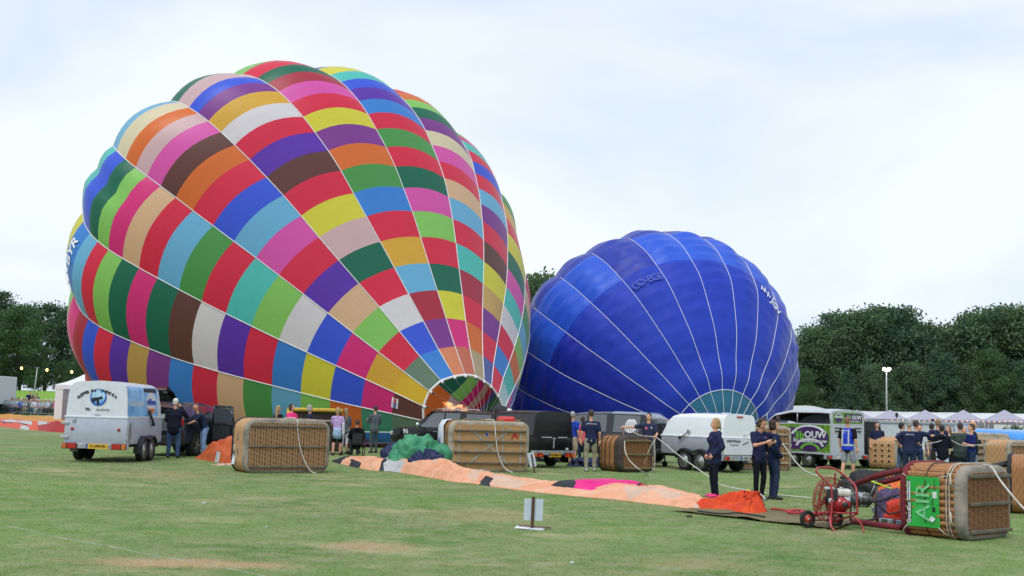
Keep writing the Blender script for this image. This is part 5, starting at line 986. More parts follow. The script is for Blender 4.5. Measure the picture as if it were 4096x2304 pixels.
# --- black trailer
p=gp(2212,1874)
TB=box_trailer(p+Vector((.0,.12,0)),math.radians(32),'black closed trailer with a yellow number plate, parked behind the plywood-bottomed basket',1.52,2.7,.55,1.02,1.78,BLKPAINT,mat('black_side',(.007,.008,.009),rough=.35,coat=.1,spec=.3),.3,(1.3,),roof_r=.16,front_slope=.3)
lights(TB,.42,-.04,.6,.36,.15,True); plate(TB,.04,.42,-.03,'WG-BB-TH',w=.5,h=.13)
mb=MB(); text_mb(mb,'www.babette',frame(Vector((-.27,-.008,.99)),(1,0,0),(0,0,1)),.075,WT,.002,bold=.002); text_mb(mb,'balloon.com',frame(Vector((.35,-.008,.99)),(1,0,0),(0,0,1)),.075,WT,.002,bold=.002); mb.build('lettering',WT,TB)
mb=MB(); mb.box((0,-.02,.8),(.05,.03,.34),GALV,bev=.01); mb.box((0,-.03,.94),(.1,.03,.06),GALV,bev=.01); mb.box((.52,-.02,.62),(.1,.01,.06),WL_); mb.build('latch',GALV,TB)
# --- big purple and green printed trailer
PURP=mat('print_purple',(.062,.02,.115),rough=.4,var=.12,nscale=2); LEAFY=mat('print_foliage',(.20,.42,.03),rough=.4,nscale=9,rgb2=(.03,.10,.01),detail=6); GRN=mat('print_green',(.16,.5,.05),rough=.4)
p=gp(3395,1878)
T3=empty('closed_trailer',p+Vector((.0,.1,0)),math.radians(33),'tall grey trailer with purple and green printed sides beside the steward','trailer')
Wd=1.75; Ln=3.3; h=Wd/2
GRYT=mat('trailer_grey',(.46,.49,.53),rough=.4,var=.05)
mb=MB(); mb.box((0,.02,1.05),(Wd,.05,1.1),GRYT); 
mb.build('rear_door',GRYT,T3)
mb=MB(); 
for s in(-1,1): mb.box((s*h,Ln/2,1.08),(.04,Ln,1.12),GRYT)
mb.box((0,Ln,1.05),(Wd,.04,1.1),GRYT); mb.box((0,Ln/2,.54),(Wd,Ln,.06),UNDER); mb.build('side_panel',GRYT,T3)
# curved roof shell with open side
mb=MB(); rows=[]
for y,dz in ((0,0),(.5,.03),(Ln*.6,.02),(Ln*.85,-.12),(Ln,-.42)):
    rows.append([Vector((h*math.sin(a)**1*1.0 if False else -h*math.cos(t),y,2.0+dz+.17*math.sin(t)**.6)) for t,a in [(q,q) for q in np.linspace(0.02,math.pi-.02,13)]])
mb.grid(rows,GRYT); mb.grid([[v+Vector((0,0,-.03)) for v in r_] for r_ in rows],mat('lining_brown',(.05,.022,.016),rough=.7)); mb.build('roof',GRYT,T3)
mb=MB(); mb.prism([(-h,1.6),(h,1.6),(h,2.02),(h*.82,2.13),(0,2.19),(-h*.82,2.13),(-h,2.02)],0,.05,GRYT); mb.box((h,Ln/2,1.85),(.04,Ln,.45),GRYT); mb.build('rear_header',GRYT,T3)
mb=MB(); 
for y in (.06,Ln*.5,Ln-.08): mb.tube([(-h,y,1.6),(-h,y,2.0)],.022,GALV,6)
mb.build('post',GALV,T3)
LX=-h-.024
fr=lambda y,z,g=.0: frame(Vector((LX-.004-g,y,z)),(0,-1,0),(0,0,1))
mb=MB(); mb.box((LX-.001,Ln/2,1.1),(.004,Ln-.1,1.0),LEAFY); mb.prism([(Ln-.12,.68),(1.05,.66),(1.0,1.45),(Ln-.12,1.52)],LX-.005,LX-.003,PURP,axis='x')
def ydisc(y,z,ry,rz,m,g,t0=0,t1=2*math.pi,hole=None):
    A=np.linspace(t0,t1,26)
    o_=[Vector((LX-g,y+ry*math.cos(a),z+rz*math.sin(a))) for a in A]; i_=[Vector((LX-g,y+(hole or 0)*ry*math.cos(a),z+(hole or 0)*rz*math.sin(a))) for a in A]
    mb.grid([o_,i_],m,False)
ydisc(1.05,1.1,.95,.5,PURP,.008); ydisc(1.05,1.1,.93,.49,WL_,.010,.3,2.6,.86); ydisc(1.02,.72,.72,.38,WL_,.012,.25,math.pi-.25,.84); ydisc(1.0,.64,.5,.28,GRN,.014,.2,math.pi-.2,.76)
text_mb(mb,'3b',fr(1.52,1.18,.012),.40,GRN,.002,bold=.012,xs=1.25); text_mb(mb,'OUW',fr(.74,1.22,.012),.33,WL_,.002,bold=.01,xs=1.25)
text_mb(mb,'houtskeletbouw',fr(1.0,1.0,.014),.2,WL_,.002,xs=1.25,bold=.004)
text_mb(mb,'b',fr(2.95,1.3,.012),.36,GRN,.002,bold=.01,xs=1.3); text_mb(mb,'OUW',fr(2.45,1.3,.012),.3,WL_,.002,bold=.01,xs=1.3); text_mb(mb,'tskeletbouw',fr(2.5,1.13,.012),.15,WL_,.002,xs=1.3,bold=.003); text_mb(mb,'POWERED BY',fr(2.5,.9,.012),.09,WL_,.002,xs=1.3); text_mb(mb,'BALLOONING TEAM',fr(2.5,.8,.012),.11,WL_,.002,xs=1.2,bold=.002)
mb.build('side_print',LEAFY,T3)
mb=MB(); mb.prism([(-h+.08,1.66),(h-.08,1.66),(h-.08,2.0),(h*.7,2.07),(-h*.7,2.07),(-h+.08,2.0)],-.004,-.001,LEAFY); mb.box((.3,-.006,1.87),(.95,.004,.3),PURP)
text_mb(mb,'3b',frame(Vector((.05,-.010,1.89)),(1,0,0),(0,0,1)),.24,GRN,.002,bold=.006); text_mb(mb,'OUW',frame(Vector((.47,-.010,1.89)),(1,0,0),(0,0,1)),.2,WL_,.002,bold=.006); text_mb(mb,'houtskeletbouw',frame(Vector((.38,-.010,1.76)),(1,0,0),(0,0,1)),.09,WL_,.002)
disc(mb,Vector((-.5,-.006,1.87)),.24,.18,PURP,y=0)
A=np.linspace(.2,2.9,16)
for r1,r2,m_ in ((.24,.2,WL_),(.15,.11,GRN)): mb.grid([[Vector((-.5+r1*math.cos(a),-.012,1.82+r1*.9*math.sin(a))) for a in A],[Vector((-.5+r2*math.cos(a),-.012,1.82+r2*.9*math.sin(a))) for a in A]],m_,False)
text_mb(mb,'3bOUW',frame(Vector((-.48,-.014,1.9)),(1,0,0),(0,0,1)),.11,WL_,.002,bold=.003)
mb.build('rear_print',LEAFY,T3)
mb=MB(); mb.box((-.25,-.14,.45),(2.3,.1,.16),GALV,bev=.01); mb.box((0,Ln*.45,.46),(Wd*.9,Ln,.1),UNDER); mb.box((-.25,-.05,.3),(.14,.08,.2),GALV); 
for s in(-1,1): mb.box((s*.55,-.02,1.5),(.36,.02,.03),UNDER); mb.box((s*.6,-.03,1.38),(.2,.03,.05),DPLAST,bev=.01)
mb.tube([(s_*.3,Ln,.45) if s_ else (0,Ln+1.2,.45) for s_ in (1,0,-1)],.04,GALV,6)
mb.build('chassis',GALV,T3)
for s in(-1,1):
    for y in (1.2,1.95): wheel(T3,s*(h-.14),y,.31,.18,s)
for s,cx in ((-1,-1.2),(1,.7)):
    mb=MB(); mb.box((cx,-.2,.45),(.26,.04,.13),DPLAST,bev=.01); mb.box((cx,-.225,.45),(.22,.02,.1),RLAMP,bev=.01); mb.build('tail_light',RLAMP,T3)
mb=MB(); mb.box((-.55,-.2,.45),(.5,.012,.11),PLW); text_mb(mb,'1-UBR-14',frame(Vector((-.55,-.209,.45)),(1,0,0),(0,0,1)),.1,RLAMP,.002); mb.build('number_plate',PLW,T3)
# ------------------------------------------------------------------ cars
def car(loc,yaw,label,paint,st,wins,wheels,cat='car',wr=.34,name='parked_car',rear=None,front=None,skip=None,arch=True):
    """st: stations along y (rear to front): (y, zlow, zbelt, zroof, half_belt, half_roof)"""
    r=empty(name,loc,yaw,label,cat); mb=MB(); rows=[]
    for (y,zl,zb,zr,hb,hr) in st:
        hasr=zr>zb+.02
        pts=[(hb*.9,zl),(hb*.985,zl+.08),(hb,zl+(zb-zl)*.45),(hb*.995,zb-.09),(hb*.965,zb)]
        pts+=[(hb*.96*.5+hr*.5,(zb+zr)/2),(hr,zr-.06),(hr*.86,zr-.012),(hr*.45,zr)] if hasr else [(hb*.95,zb+.002),(hb*.9,zb+.012),(hb*.7,zb+.03),(hb*.35,zb+.045)]
        rows.append([Vector((x,y,z)) for x,z in pts]+[Vector((0,y,pts[-1][1]+.008))]+[Vector((-x,y,z)) for x,z in reversed(pts)])
    mb.grid(rows,paint); n=len(rows[0])
    mb.add(rows[0],[tuple(reversed(range(n)))],paint,False); mb.add(rows[-1],[tuple(range(n))],paint,False)
    mb.box((0,(st[0][0]+st[-1][0])/2,st[2][1]+.05),(st[2][4]*1.7,st[-1][0]-st[0][0]-.3,.14),UNDER)
    b=mb.build('body',paint,r,auto=38)
    ys=[q[0] for q in st]
    I=lambda y,k: float(np.interp(y,ys,[q[k] for q in st]))
    def sp(y,t,s,g=.012):
        zb,zr,hb,hr=I(y,2),I(y,3),I(y,4)*.965,I(y,5)
        z=zb+(zr-.06-zb)*t
        x=(hb+(I(y,4)*.48+hr*.5-hb)*2*t) if t<.5 else ((I(y,4)*.48+hr*.5)+(hr-(I(y,4)*.48+hr*.5))*(2*t-1))
        return Vector((s*(x+g),y,z))
    for (y0,y1,y0t,y1t) in wins:
        for s in(-1,1):
            m=MB(); m.grid([[sp(y0+(y1-y0)*k/4,.06,s) for k in range(5)],[sp((y0+y0t)/2+((y1+y1t)/2-(y0+y0t)/2)*k/4,.5,s) for k in range(5)],[sp(y0t+(y1t-y0t)*k/4,.94,s) for k in range(5)]],GLASS)
            m.build('window',GLASS,r)
    for y in wheels:
        for s in(-1,1):
            hb=I(y,4)
            wheel(r,s*(hb-.04),y,wr,.21,s,RIM,5)
            m=MB(); A=np.linspace(-.15,math.pi+.15,15)
            m.grid([[Vector((s*(hb+.004),y+math.cos(a)*wr*1.2,wr+math.sin(a)*wr*1.2)) for a in A],[Vector((s*(hb+.02),y+math.cos(a)*wr*1.1,wr+math.sin(a)*wr*1.1)) for a in A],[Vector((s*(hb-.05),y+math.cos(a)*wr*1.08,wr+math.sin(a)*wr*1.08)) for a in A]],DPLAST if arch else paint); 
            m.tube([(s*(hb-.2),y,wr),(s*(hb+.003),y,wr)],wr*1.12,UNDER,22); m.build('wheel_arch',DPLAST,r)
    return r,sp,I
# --- black pickup with hardtop, heading left
p=gp(2030,1846)
st=[(0,.48,1.08,1.78,.84,.66),(.06,.42,1.1,1.83,.88,.70),(1.6,.4,1.12,1.85,.92,.70),(1.85,.4,1.12,1.86,.92,.70),(2.6,.4,1.12,1.88,.92,.70),(3.15,.4,1.12,1.84,.92,.68),(3.45,.4,1.12,1.66,.92,.7),(4.0,.4,1.14,1.15,.92,.8),(4.9,.42,1.08,1.09,.9,.8),(5.15,.45,.92,.93,.84,.7),(5.25,.5,.8,.81,.76,.6)]
PK_,sp,I=car(p+Vector((.05,2.6,0)),math.radians(55),'black double-cab pickup with hardtop parked in front of the rainbow balloon mouth',BLKPAINT,st,[(.25,1.5,.35,1.5),(1.75,2.45,1.8,2.5),(2.55,3.75,2.58,3.2)],(1.05,4.25),'pickup truck',wr=.38)
mb=MB()
for s in(-1,1): mb.tube([(s*.66,1.9,1.87),(s*.66,2.0,1.93),(s*.66,2.9,1.94),(s*.66,3.2,1.84)],.025,CHROME,6)
mb.build('roof_rail',CHROME,PK_); PK_.scale=(1,1,.93)
mb=MB()
for s in(-1,1): mb.tube([(s*.9,3.55,1.15),(s*1.05,3.6,1.2)],.025,BLKPAINT,6); mb.ell((s*1.1,3.6,1.24),(.09,.07,.12),CHROME,10,7)
mb.build('wing_mirror',CHROME,PK_)
m=MB(); m.grid([[Vector((x*.78,4.02,1.17)) for x in (-1,-.5,0,.5,1)],[Vector((x*.66,3.27,1.82)) for x in (-1,-.5,0,.5,1)]],GLASS); m.build('windscreen',GLASS,PK_)
mb=MB(); 
for s in(-1,1):
    for y in (2.1,2.85): mb.box((s*.93,y,.98),(.02,.2,.03),CHROME,bev=.008)
mb.build('door_handle',CHROME,PK_)
for s in(-1,1):
    mb=MB(); mb.box((s*.7,5.12,.86),(.3,.2,.16),CLAMP,bev=.03); mb.build('headlight',CLAMP,PK_); mb=MB(); mb.box((s*.82,0.02,.95),(.12,.06,.36),RLAMP,bev=.02); mb.build('tail_light',RLAMP,PK_)
mb=MB(); mb.box((0,-.12,.55),(1.6,.18,.16),CHROME,bev=.03); mb.build('bumper',CHROME,PK_)
mb=MB(); 
for s in(-1,1): text_mb(mb,'96',frame(Vector((s*.925,4.35,.95)),(0,-s*-1,0),(0,0,1)),.28,WT,.004,bold=.006)
mb.build('lettering',WT,PK_)
# --- dark pickup with grey hardtop behind the small basket
p=gp(2622,1868)
st2=[(0,.5,1.1,1.5,.86,.62),(.06,.44,1.12,1.66,.9,.68),(.35,.42,1.12,1.84,.92,.70),(1.6,.4,1.12,1.86,.92,.70),(1.85,.4,1.12,1.86,.92,.70),(2.6,.4,1.12,1.84,.92,.70),(3.1,.4,1.12,1.78,.92,.68),(3.5,.4,1.12,1.6,.92,.7),(4.0,.4,1.12,1.13,.92,.8),(4.9,.42,1.06,1.07,.9,.8),(5.2,.5,.85,.86,.8,.66)]
SU,sp2,I2=car(p+Vector((.25,.15,0)),math.radians(58),'dark pickup with grey hardtop parked behind the man with the rope',ANTHR,st2,[(.5,1.5,.5,1.5),(1.75,2.45,1.8,2.5),(2.55,3.7,2.58,3.15)],(1.05,4.25),'pickup truck',wr=.37)
m=MB(); rows=[]
for y,hb,hr,zr in ((.02,.86,.62,1.5),(.07,.895,.68,1.66),(.36,.92,.70,1.85),(1.62,.92,.7,1.87)):
    rows.append([Vector((x,y,z)) for x,z in ((-hr-.012,zr-.07),(-hr*.86-.004,zr-.004),(-hr*.4,zr+.012),(hr*.4,zr+.012),(hr*.86+.004,zr-.004),(hr+.012,zr-.07))])
m.grid(rows,mat('hardtop_grey',(.2,.23,.27),rough=.25,coat=.5)); m.build('hardtop',None,SU)
mb=MB()
for k in range(-3,4):  # striped balloon emblem on the hardtop side
    pts=[]
    for a in np.linspace(-1,1,9): 
        y=.82+.22*math.sqrt(max(0,1-a*a*.8))*k/3.2*(1 if a>-.6 else .6); z=1.38+.26*a; pts.append((y,z))
    for q in range(8):
        (y0,z0),(y1,z1)=pts[q],pts[q+1]; s=-1
        f=lambda y,z: sp2(y,min(.93,max(.04,(z-1.12)/(.7))),-1,.02)
        w=.022; mb.add([f(y0-w,z0),f(y0+w,z0),f(y1+w,z1),f(y1-w,z1)],[(0,1,2,3)],WT,False)
mb.build('balloon_emblem',WT,SU)
mb=MB(); mb.box((0,-.1,.55),(1.7,.16,.16),DPLAST,bev=.03); mb.build('bumper',DPLAST,SU); plate(SU,.45,.72,-.1,'B 613',False,w=.5,h=.12)
for s in(-1,1): mb=MB(); mb.box((s*.84,0.01,.95),(.12,.06,.34),RLAMP,bev=.02); mb.build('tail_light',RLAMP,SU)
# --- dark people carrier with open tailgate and doors
p=gp(755,1823)
st3=[(0,.45,1.0,1.35,.82,.6),(.05,.38,1.02,1.5,.88,.64),(.35,.34,1.02,1.62,.91,.66),(1.2,.3,1.02,1.66,.92,.67),(2.2,.3,1.01,1.66,.92,.67),(2.9,.3,1.0,1.58,.92,.66),(3.4,.3,1.0,1.3,.92,.7),(3.75,.32,1.0,1.01,.91,.78),(4.3,.36,.92,.93,.88,.75),(4.55,.42,.74,.75,.78,.6)]
CA,sp3,I3=car(p+Vector((-.8,-.95,0)),math.radians(-8),'dark blue-black people carrier with raised tailgate and open doors',ANTHR,st3,[(.4,1.25,.5,1.25),(1.35,2.15,1.35,2.15),(2.2,3.4,2.2,2.85)],(.95,3.65),'car',wr=.34)
mb=MB(); mb.grid([[Vector((x*.62,.1,1.68)) for x in(-1,0,1)],[Vector((x*.66,-.4,1.95)) for x in(-1,0,1)],[Vector((x*.68,-.9,2.12)) for x in(-1,0,1)],[Vector((x*.7,-1.12,2.02)) for x in(-1,0,1)]],ANTHR); mb.grid([[Vector((x*.5,-.0,1.67)) for x in(-1,0,1)],[Vector((x*.55,-.7,1.98)) for x in(-1,0,1)]],GLASS); mb.build('tailgate',ANTHR,CA); CA.scale=(1,1,1.06)
mb=MB(); mb.box((0,-.012,1.0),(1.3,.02,.75),UNDER); mb.box((.1,-.03,.95),(.5,.04,.35),mat('crate_grey',(.22,.24,.27),rough=.6),bev=.02); mb.box((.1,-.04,1.22),(.3,.05,.16),WL_,bev=.03); mb.build('boot_interior',UNDER,CA)
for s in(-1,1): mb=MB(); mb.box((s*.8,-.01,1.05),(.16,.08,.22),RLAMP,bev=.03); mb.build('tail_light',RLAMP,CA)
mb=MB(); mb.box((0,-.08,.5),(1.7,.16,.3),DPLAST,bev=.05); mb.build('bumper',DPLAST,CA)
def open_door(y,ang,L_,name,hz=1.0):
    R=Matrix.Rotation(ang,3,'Z'); o=Vector((.93,y,0))
    mb=MB(); pr=[(0,.32),(-L_*.98,.36),(-L_,.6),(-L_*.98,1.0),(0,1.0)]
    T=lambda a,b,t:o+R@Vector((t,a,b))
    def slab(poly,t0,t1,m): 
        n=len(poly); vs=[T(a,b,t0) for a,b in poly]+[T(a,b,t1) for a,b in poly]; mb.add(vs,[(i,(i+1)%n,n+(i+1)%n,n+i) for i in range(n)]+[tuple(reversed(range(n))),tuple(range(n,2*n))],m,False)
    slab(pr,-.05,.05,ANTHR); slab([(-.03,1.02),(-L_*.9,1.02),(-L_*.72,1.5),(-L_*.1,1.55)],-.006,.006,GLASS)
    for a,b,c,d in ((-.02,1.0,-.06,1.6),(-L_*.96,1.0,-L_*.76,1.55),(-.06,1.58,-L_*.76,1.56)): mb.tube([T(a,b,0),T(c,d,0)],.035,ANTHR,6)
    slab([(-.1,.5),(-L_*.85,.5),(-L_*.85,.95),(-.1,.95)],-.062,-.05,DPLAST)
    mb.add([T(-L_*.8,.42,-.07),T(-L_*.68,.42,-.07),T(-L_*.68,.48,-.07),T(-L_*.8,.48,-.07)],[(0,1,2,3)],mat('door_lamp_red',(.8,.1,.02),rough=.3,emit=(1,.12,.02,4)),False)
    mb.build('door',ANTHR,CA)
open_door(2.25,math.radians(68),1.05,'door'); open_door(3.3,math.radians(40),1.1,'door')
# roof box behind the left trailer row, blue inflatable-looking trailer, white box trailer
BLUEGL=mat('blue_gloss',(.05,.27,.68),rough=.15,coat=.6,var=.15,nscale=.8)
p=pt(3885,1735,47); 
o=empty('blue_trailer',(pt(3985,1735,49).x,49,0),math.radians(78),'glossy bright blue rounded trailer behind the pale plywood-bottomed basket','trailer')
mb=MB(); rows=[]
for y,s in ((-1.25,.9),(-1.15,1),(0,1),(1.1,1),(1.25,.85)):
    rows.append([Vector((math.cos(a)*.85*s,y,1.05+math.copysign(abs(math.sin(a))**.8,math.sin(a))*.56*s)) for a in np.linspace(0,2*math.pi,21)[:-1]])
mb.grid(rows,BLUEGL,closed=True); n=20; mb.add(rows[0],[tuple(range(n))],BLUEGL,False); mb.add(rows[-1],[tuple(reversed(range(n)))],BLUEGL,False); mb.build('body',BLUEGL,o)
mb=MB(); A=np.linspace(0,2*math.pi,19)[:-1]; mb.add([(math.cos(a)*.6,-1.262,1.05+math.sin(a)*.36) for a in A],[tuple(range(18))],mat('emblem_gold',(.45,.35,.15),rough=.5),False); mb.build('emblem',None,o)
mb=MB(); mb.box((0,0,.42),(1.5,2.2,.12),UNDER); mb.build('chassis',UNDER,o)
for s in(-1,1): wheel(o,s*.75,0,.3,.18,s)
WB=empty('box_trailer',(pt(3700,1700,50).x,50,0),math.radians(3),'pale grey box trailer with a flat roof behind the group of people','trailer')
mb=MB(); mb.box((0,1.1,1.2),(4.1,2.2,1.5),mat('box_white',(.52,.56,.60),rough=.45,var=.04),bev=.02); mb.build('body',None,WB)
mb=MB(); mb.box((0,1.1,1.98),(4.2,2.3,.13),mat('box_roof',(.36,.39,.43),rough=.5),bev=.02); mb.build('roof',None,WB)
mb=MB(); mb.box((1.62,-.02,1.2),(.6,.03,1.42),mat('box_door',(.58,.61,.65),rough=.4),bev=.01); mb.box((1.5,-.05,1.2),(.03,.03,1.3),GALV); mb.box((1.35,-.05,1.1),(.02,.04,.3),GALV);mb.build('door',None,WB)
mb=MB(); 
for x in(-1.98,.9,1.28): mb.box((x,-.012,1.2),(.07,.03,1.5),GALV)
mb.build('corner_post',GALV,WB); mb=MB(); mb.box((0,1,.4),(3.6,1.6,.1),UNDER); mb.build('chassis',UNDER,WB)
for y in (-.4,.4):
    for s in (0,): 
        o2=wheel(WB,y,0.15,.3,.18,-1)
mb=MB(); mb.box((.55,.5,2.12),(.14,.14,.12),PRK,bev=.02); o=mb.build('roof_lamp',PRK,WB)
WB.scale=(1,1,.9)
# dark canvas trailer between purple trailer and white box
DC=empty('canvas_trailer',(pt(3480,1740,44).x,44.5,0),math.radians(20),'dark canvas-covered trailer standing right of the purple trailer','trailer')
CANV=mat('canvas_black',(.02,.023,.025),rough=.8,bump=.3,bscale=6)
mb=MB(); mb.prism([(-.75,.55),(.75,.55),(.8,1.2),(.6,1.75),(-.55,1.78),(-.8,1.2)],0,2.2,CANV); mb.build('cover',CANV,DC); mb=MB(); mb.box((0,.8,.45),(1.5,2.4,.14),GALV,bev=.02); mb.box((.2,-.06,.42),(.9,.04,.1),mat('bar_yellow',(.55,.4,.02),rough=.4)); mb.box((-.55,-.06,.55),(.16,.05,.3),RLAMP,bev=.02); mb.build('chassis',GALV,DC)
for s in(-1,1): wheel(DC,s*.7,1.0,.3,.18,s)
# dark van nose left of the white lid trailer
p=pt(2662,1715,43.5); DV=empty('dark_van',(p.x,43.5,0),math.radians(50),'dark vehicle with a roof lamp just left of the white trailer','van')
mb=MB(); mb.box((0,2.0,1.05),(1.8,4,1.2),ANTHR,bev=.08); mb.build('body',ANTHR,DV); mb=MB(); mb.box((0,.8,1.68),(1.1,.8,.24),PRK,bev=.05); mb.box((0,.38,1.68),(.6,.06,.08),WL_,bev=.01); mb.build('roof_box',PRK,DV)
for s in(-1,1): wheel(DV,s*.82,.9,.34,.2,s,RIM,5)
# white lorry at the far left
p=gt(22,1640); LO=empty('white_lorry',at(-118,88,float(terr(at(-118,88).x,88))),0,'white box lorry cut by the left edge behind the seated spectators','lorry')
mb=MB(); mb.box((-1.1,3,1.95),(4.0,6,2.2),mat('lorry_white',(.6,.63,.68),rough=.5,var=.05),bev=.04); mb.build('box',None,LO)
mb=MB(); mb.box((-.1,-.03,1.95),(.03,.03,2.1),GALV); mb.box((.82,-.03,1.95),(.05,.03,2.15),GALV); mb.box((-.35,-.05,2.85),(.16,.04,.05),GALV); mb.box((.3,-.05,2.75),(.16,.04,.05),GALV); mb.build('door_frame',GALV,LO)
mb=MB(); mb.box((-1.1,3,.7),(3.4,5.6,.3),UNDER); mb.build('chassis',UNDER,LO); wheel(LO,.7,1.5,.45,.3,1); wheel(LO,-2.5,1.5,.45,.3,-1)
# ------------------------------------------------------------------ wicker baskets, lying on their sides
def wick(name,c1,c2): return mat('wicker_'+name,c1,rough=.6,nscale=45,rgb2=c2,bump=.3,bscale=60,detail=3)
WK1=wick('honey',(.45,.21,.08),(.27,.12,.042)); WK2=wick('tan',(.60,.36,.19),(.42,.23,.10)); WK3=wick('pale',(.55,.43,.27),(.36,.25,.14)); WK4=wick('dark_honey',(.40,.20,.06),(.2,.09,.03))
WSHADE=mat('wicker_gap_shade',(.15,.07,.028),rough=.8,nscale=30); HIDE=mat('hide_grey',(.36,.31,.25),rough=.8,nscale=3,rgb2=(.15,.14,.125),bump=.4,bscale=12); HIDED=mat('hide_dark',(.05,.04,.035),rough=.75,bump=.3,bscale=10); HIDEC=mat('hide_cream',(.42,.38,.3),rough=.8,nscale=4,rgb2=(.22,.18,.13)); MAROON=mat('maroon_cloth',(.17,.012,.022),rough=.75,var=.15,bump=.3,bscale=30); BLKP=mat('black_padding',(.016,.018,.022),rough=.7,bump=.3,bscale=12)  # WSHADE: shade between weave strands, painted as a dark brown colour
PLYW=mat('plywood',(.47,.27,.11),rough=.7,nscale=2.5,rgb2=(.34,.19,.08),stretch=(1,1,5)); PLYP=mat('plywood_pale',(.56,.45,.30),rough=.7,nscale=2.5,rgb2=(.44,.33,.2)); SKID=mat('skid_wood',(.17,.14,.1),rough=.85,nscale=6,rgb2=(.08,.07,.055)); WEBB=mat('webbing_grey',(.36,.33,.27),rough=.8); ROPE=mat('rope_cream',(.55,.5,.42),rough=.85,bump=.5,bscale=80); ROPEW=mat('rope_white',(.62,.61,.56),rough=.85,bump=.5,bscale=80); GREENT=mat('green_trim',(.02,.09,.035),rough=.6)
def rrect(w,h,r,n=5,cx=0,cz=0):
    """rounded rectangle outline (x,z), evenly sampled, counter-clockwise"""
    P=[]
    for sx,sz,a0 in ((1,1,0),(-1,1,90),(-1,-1,180),(1,-1,270)):
        for k in range(n+1):
            a=math.radians(a0+90*k/n); P.append((cx+sx*(w/2-r)+r*math.cos(a),cz+sz*(h/2-r)+r*math.sin(a)))
    # resample evenly
    return P
def resample(P,n):
    P=np.array(P+[P[0]]); d=np.r_[0,np.cumsum(np.linalg.norm(np.diff(P,axis=0),axis=1))]; t=np.linspace(0,d[-1],n+1)[:-1]
    return np.stack([np.interp(t,d,P[:,0]),np.interp(t,d,P[:,1])],1)
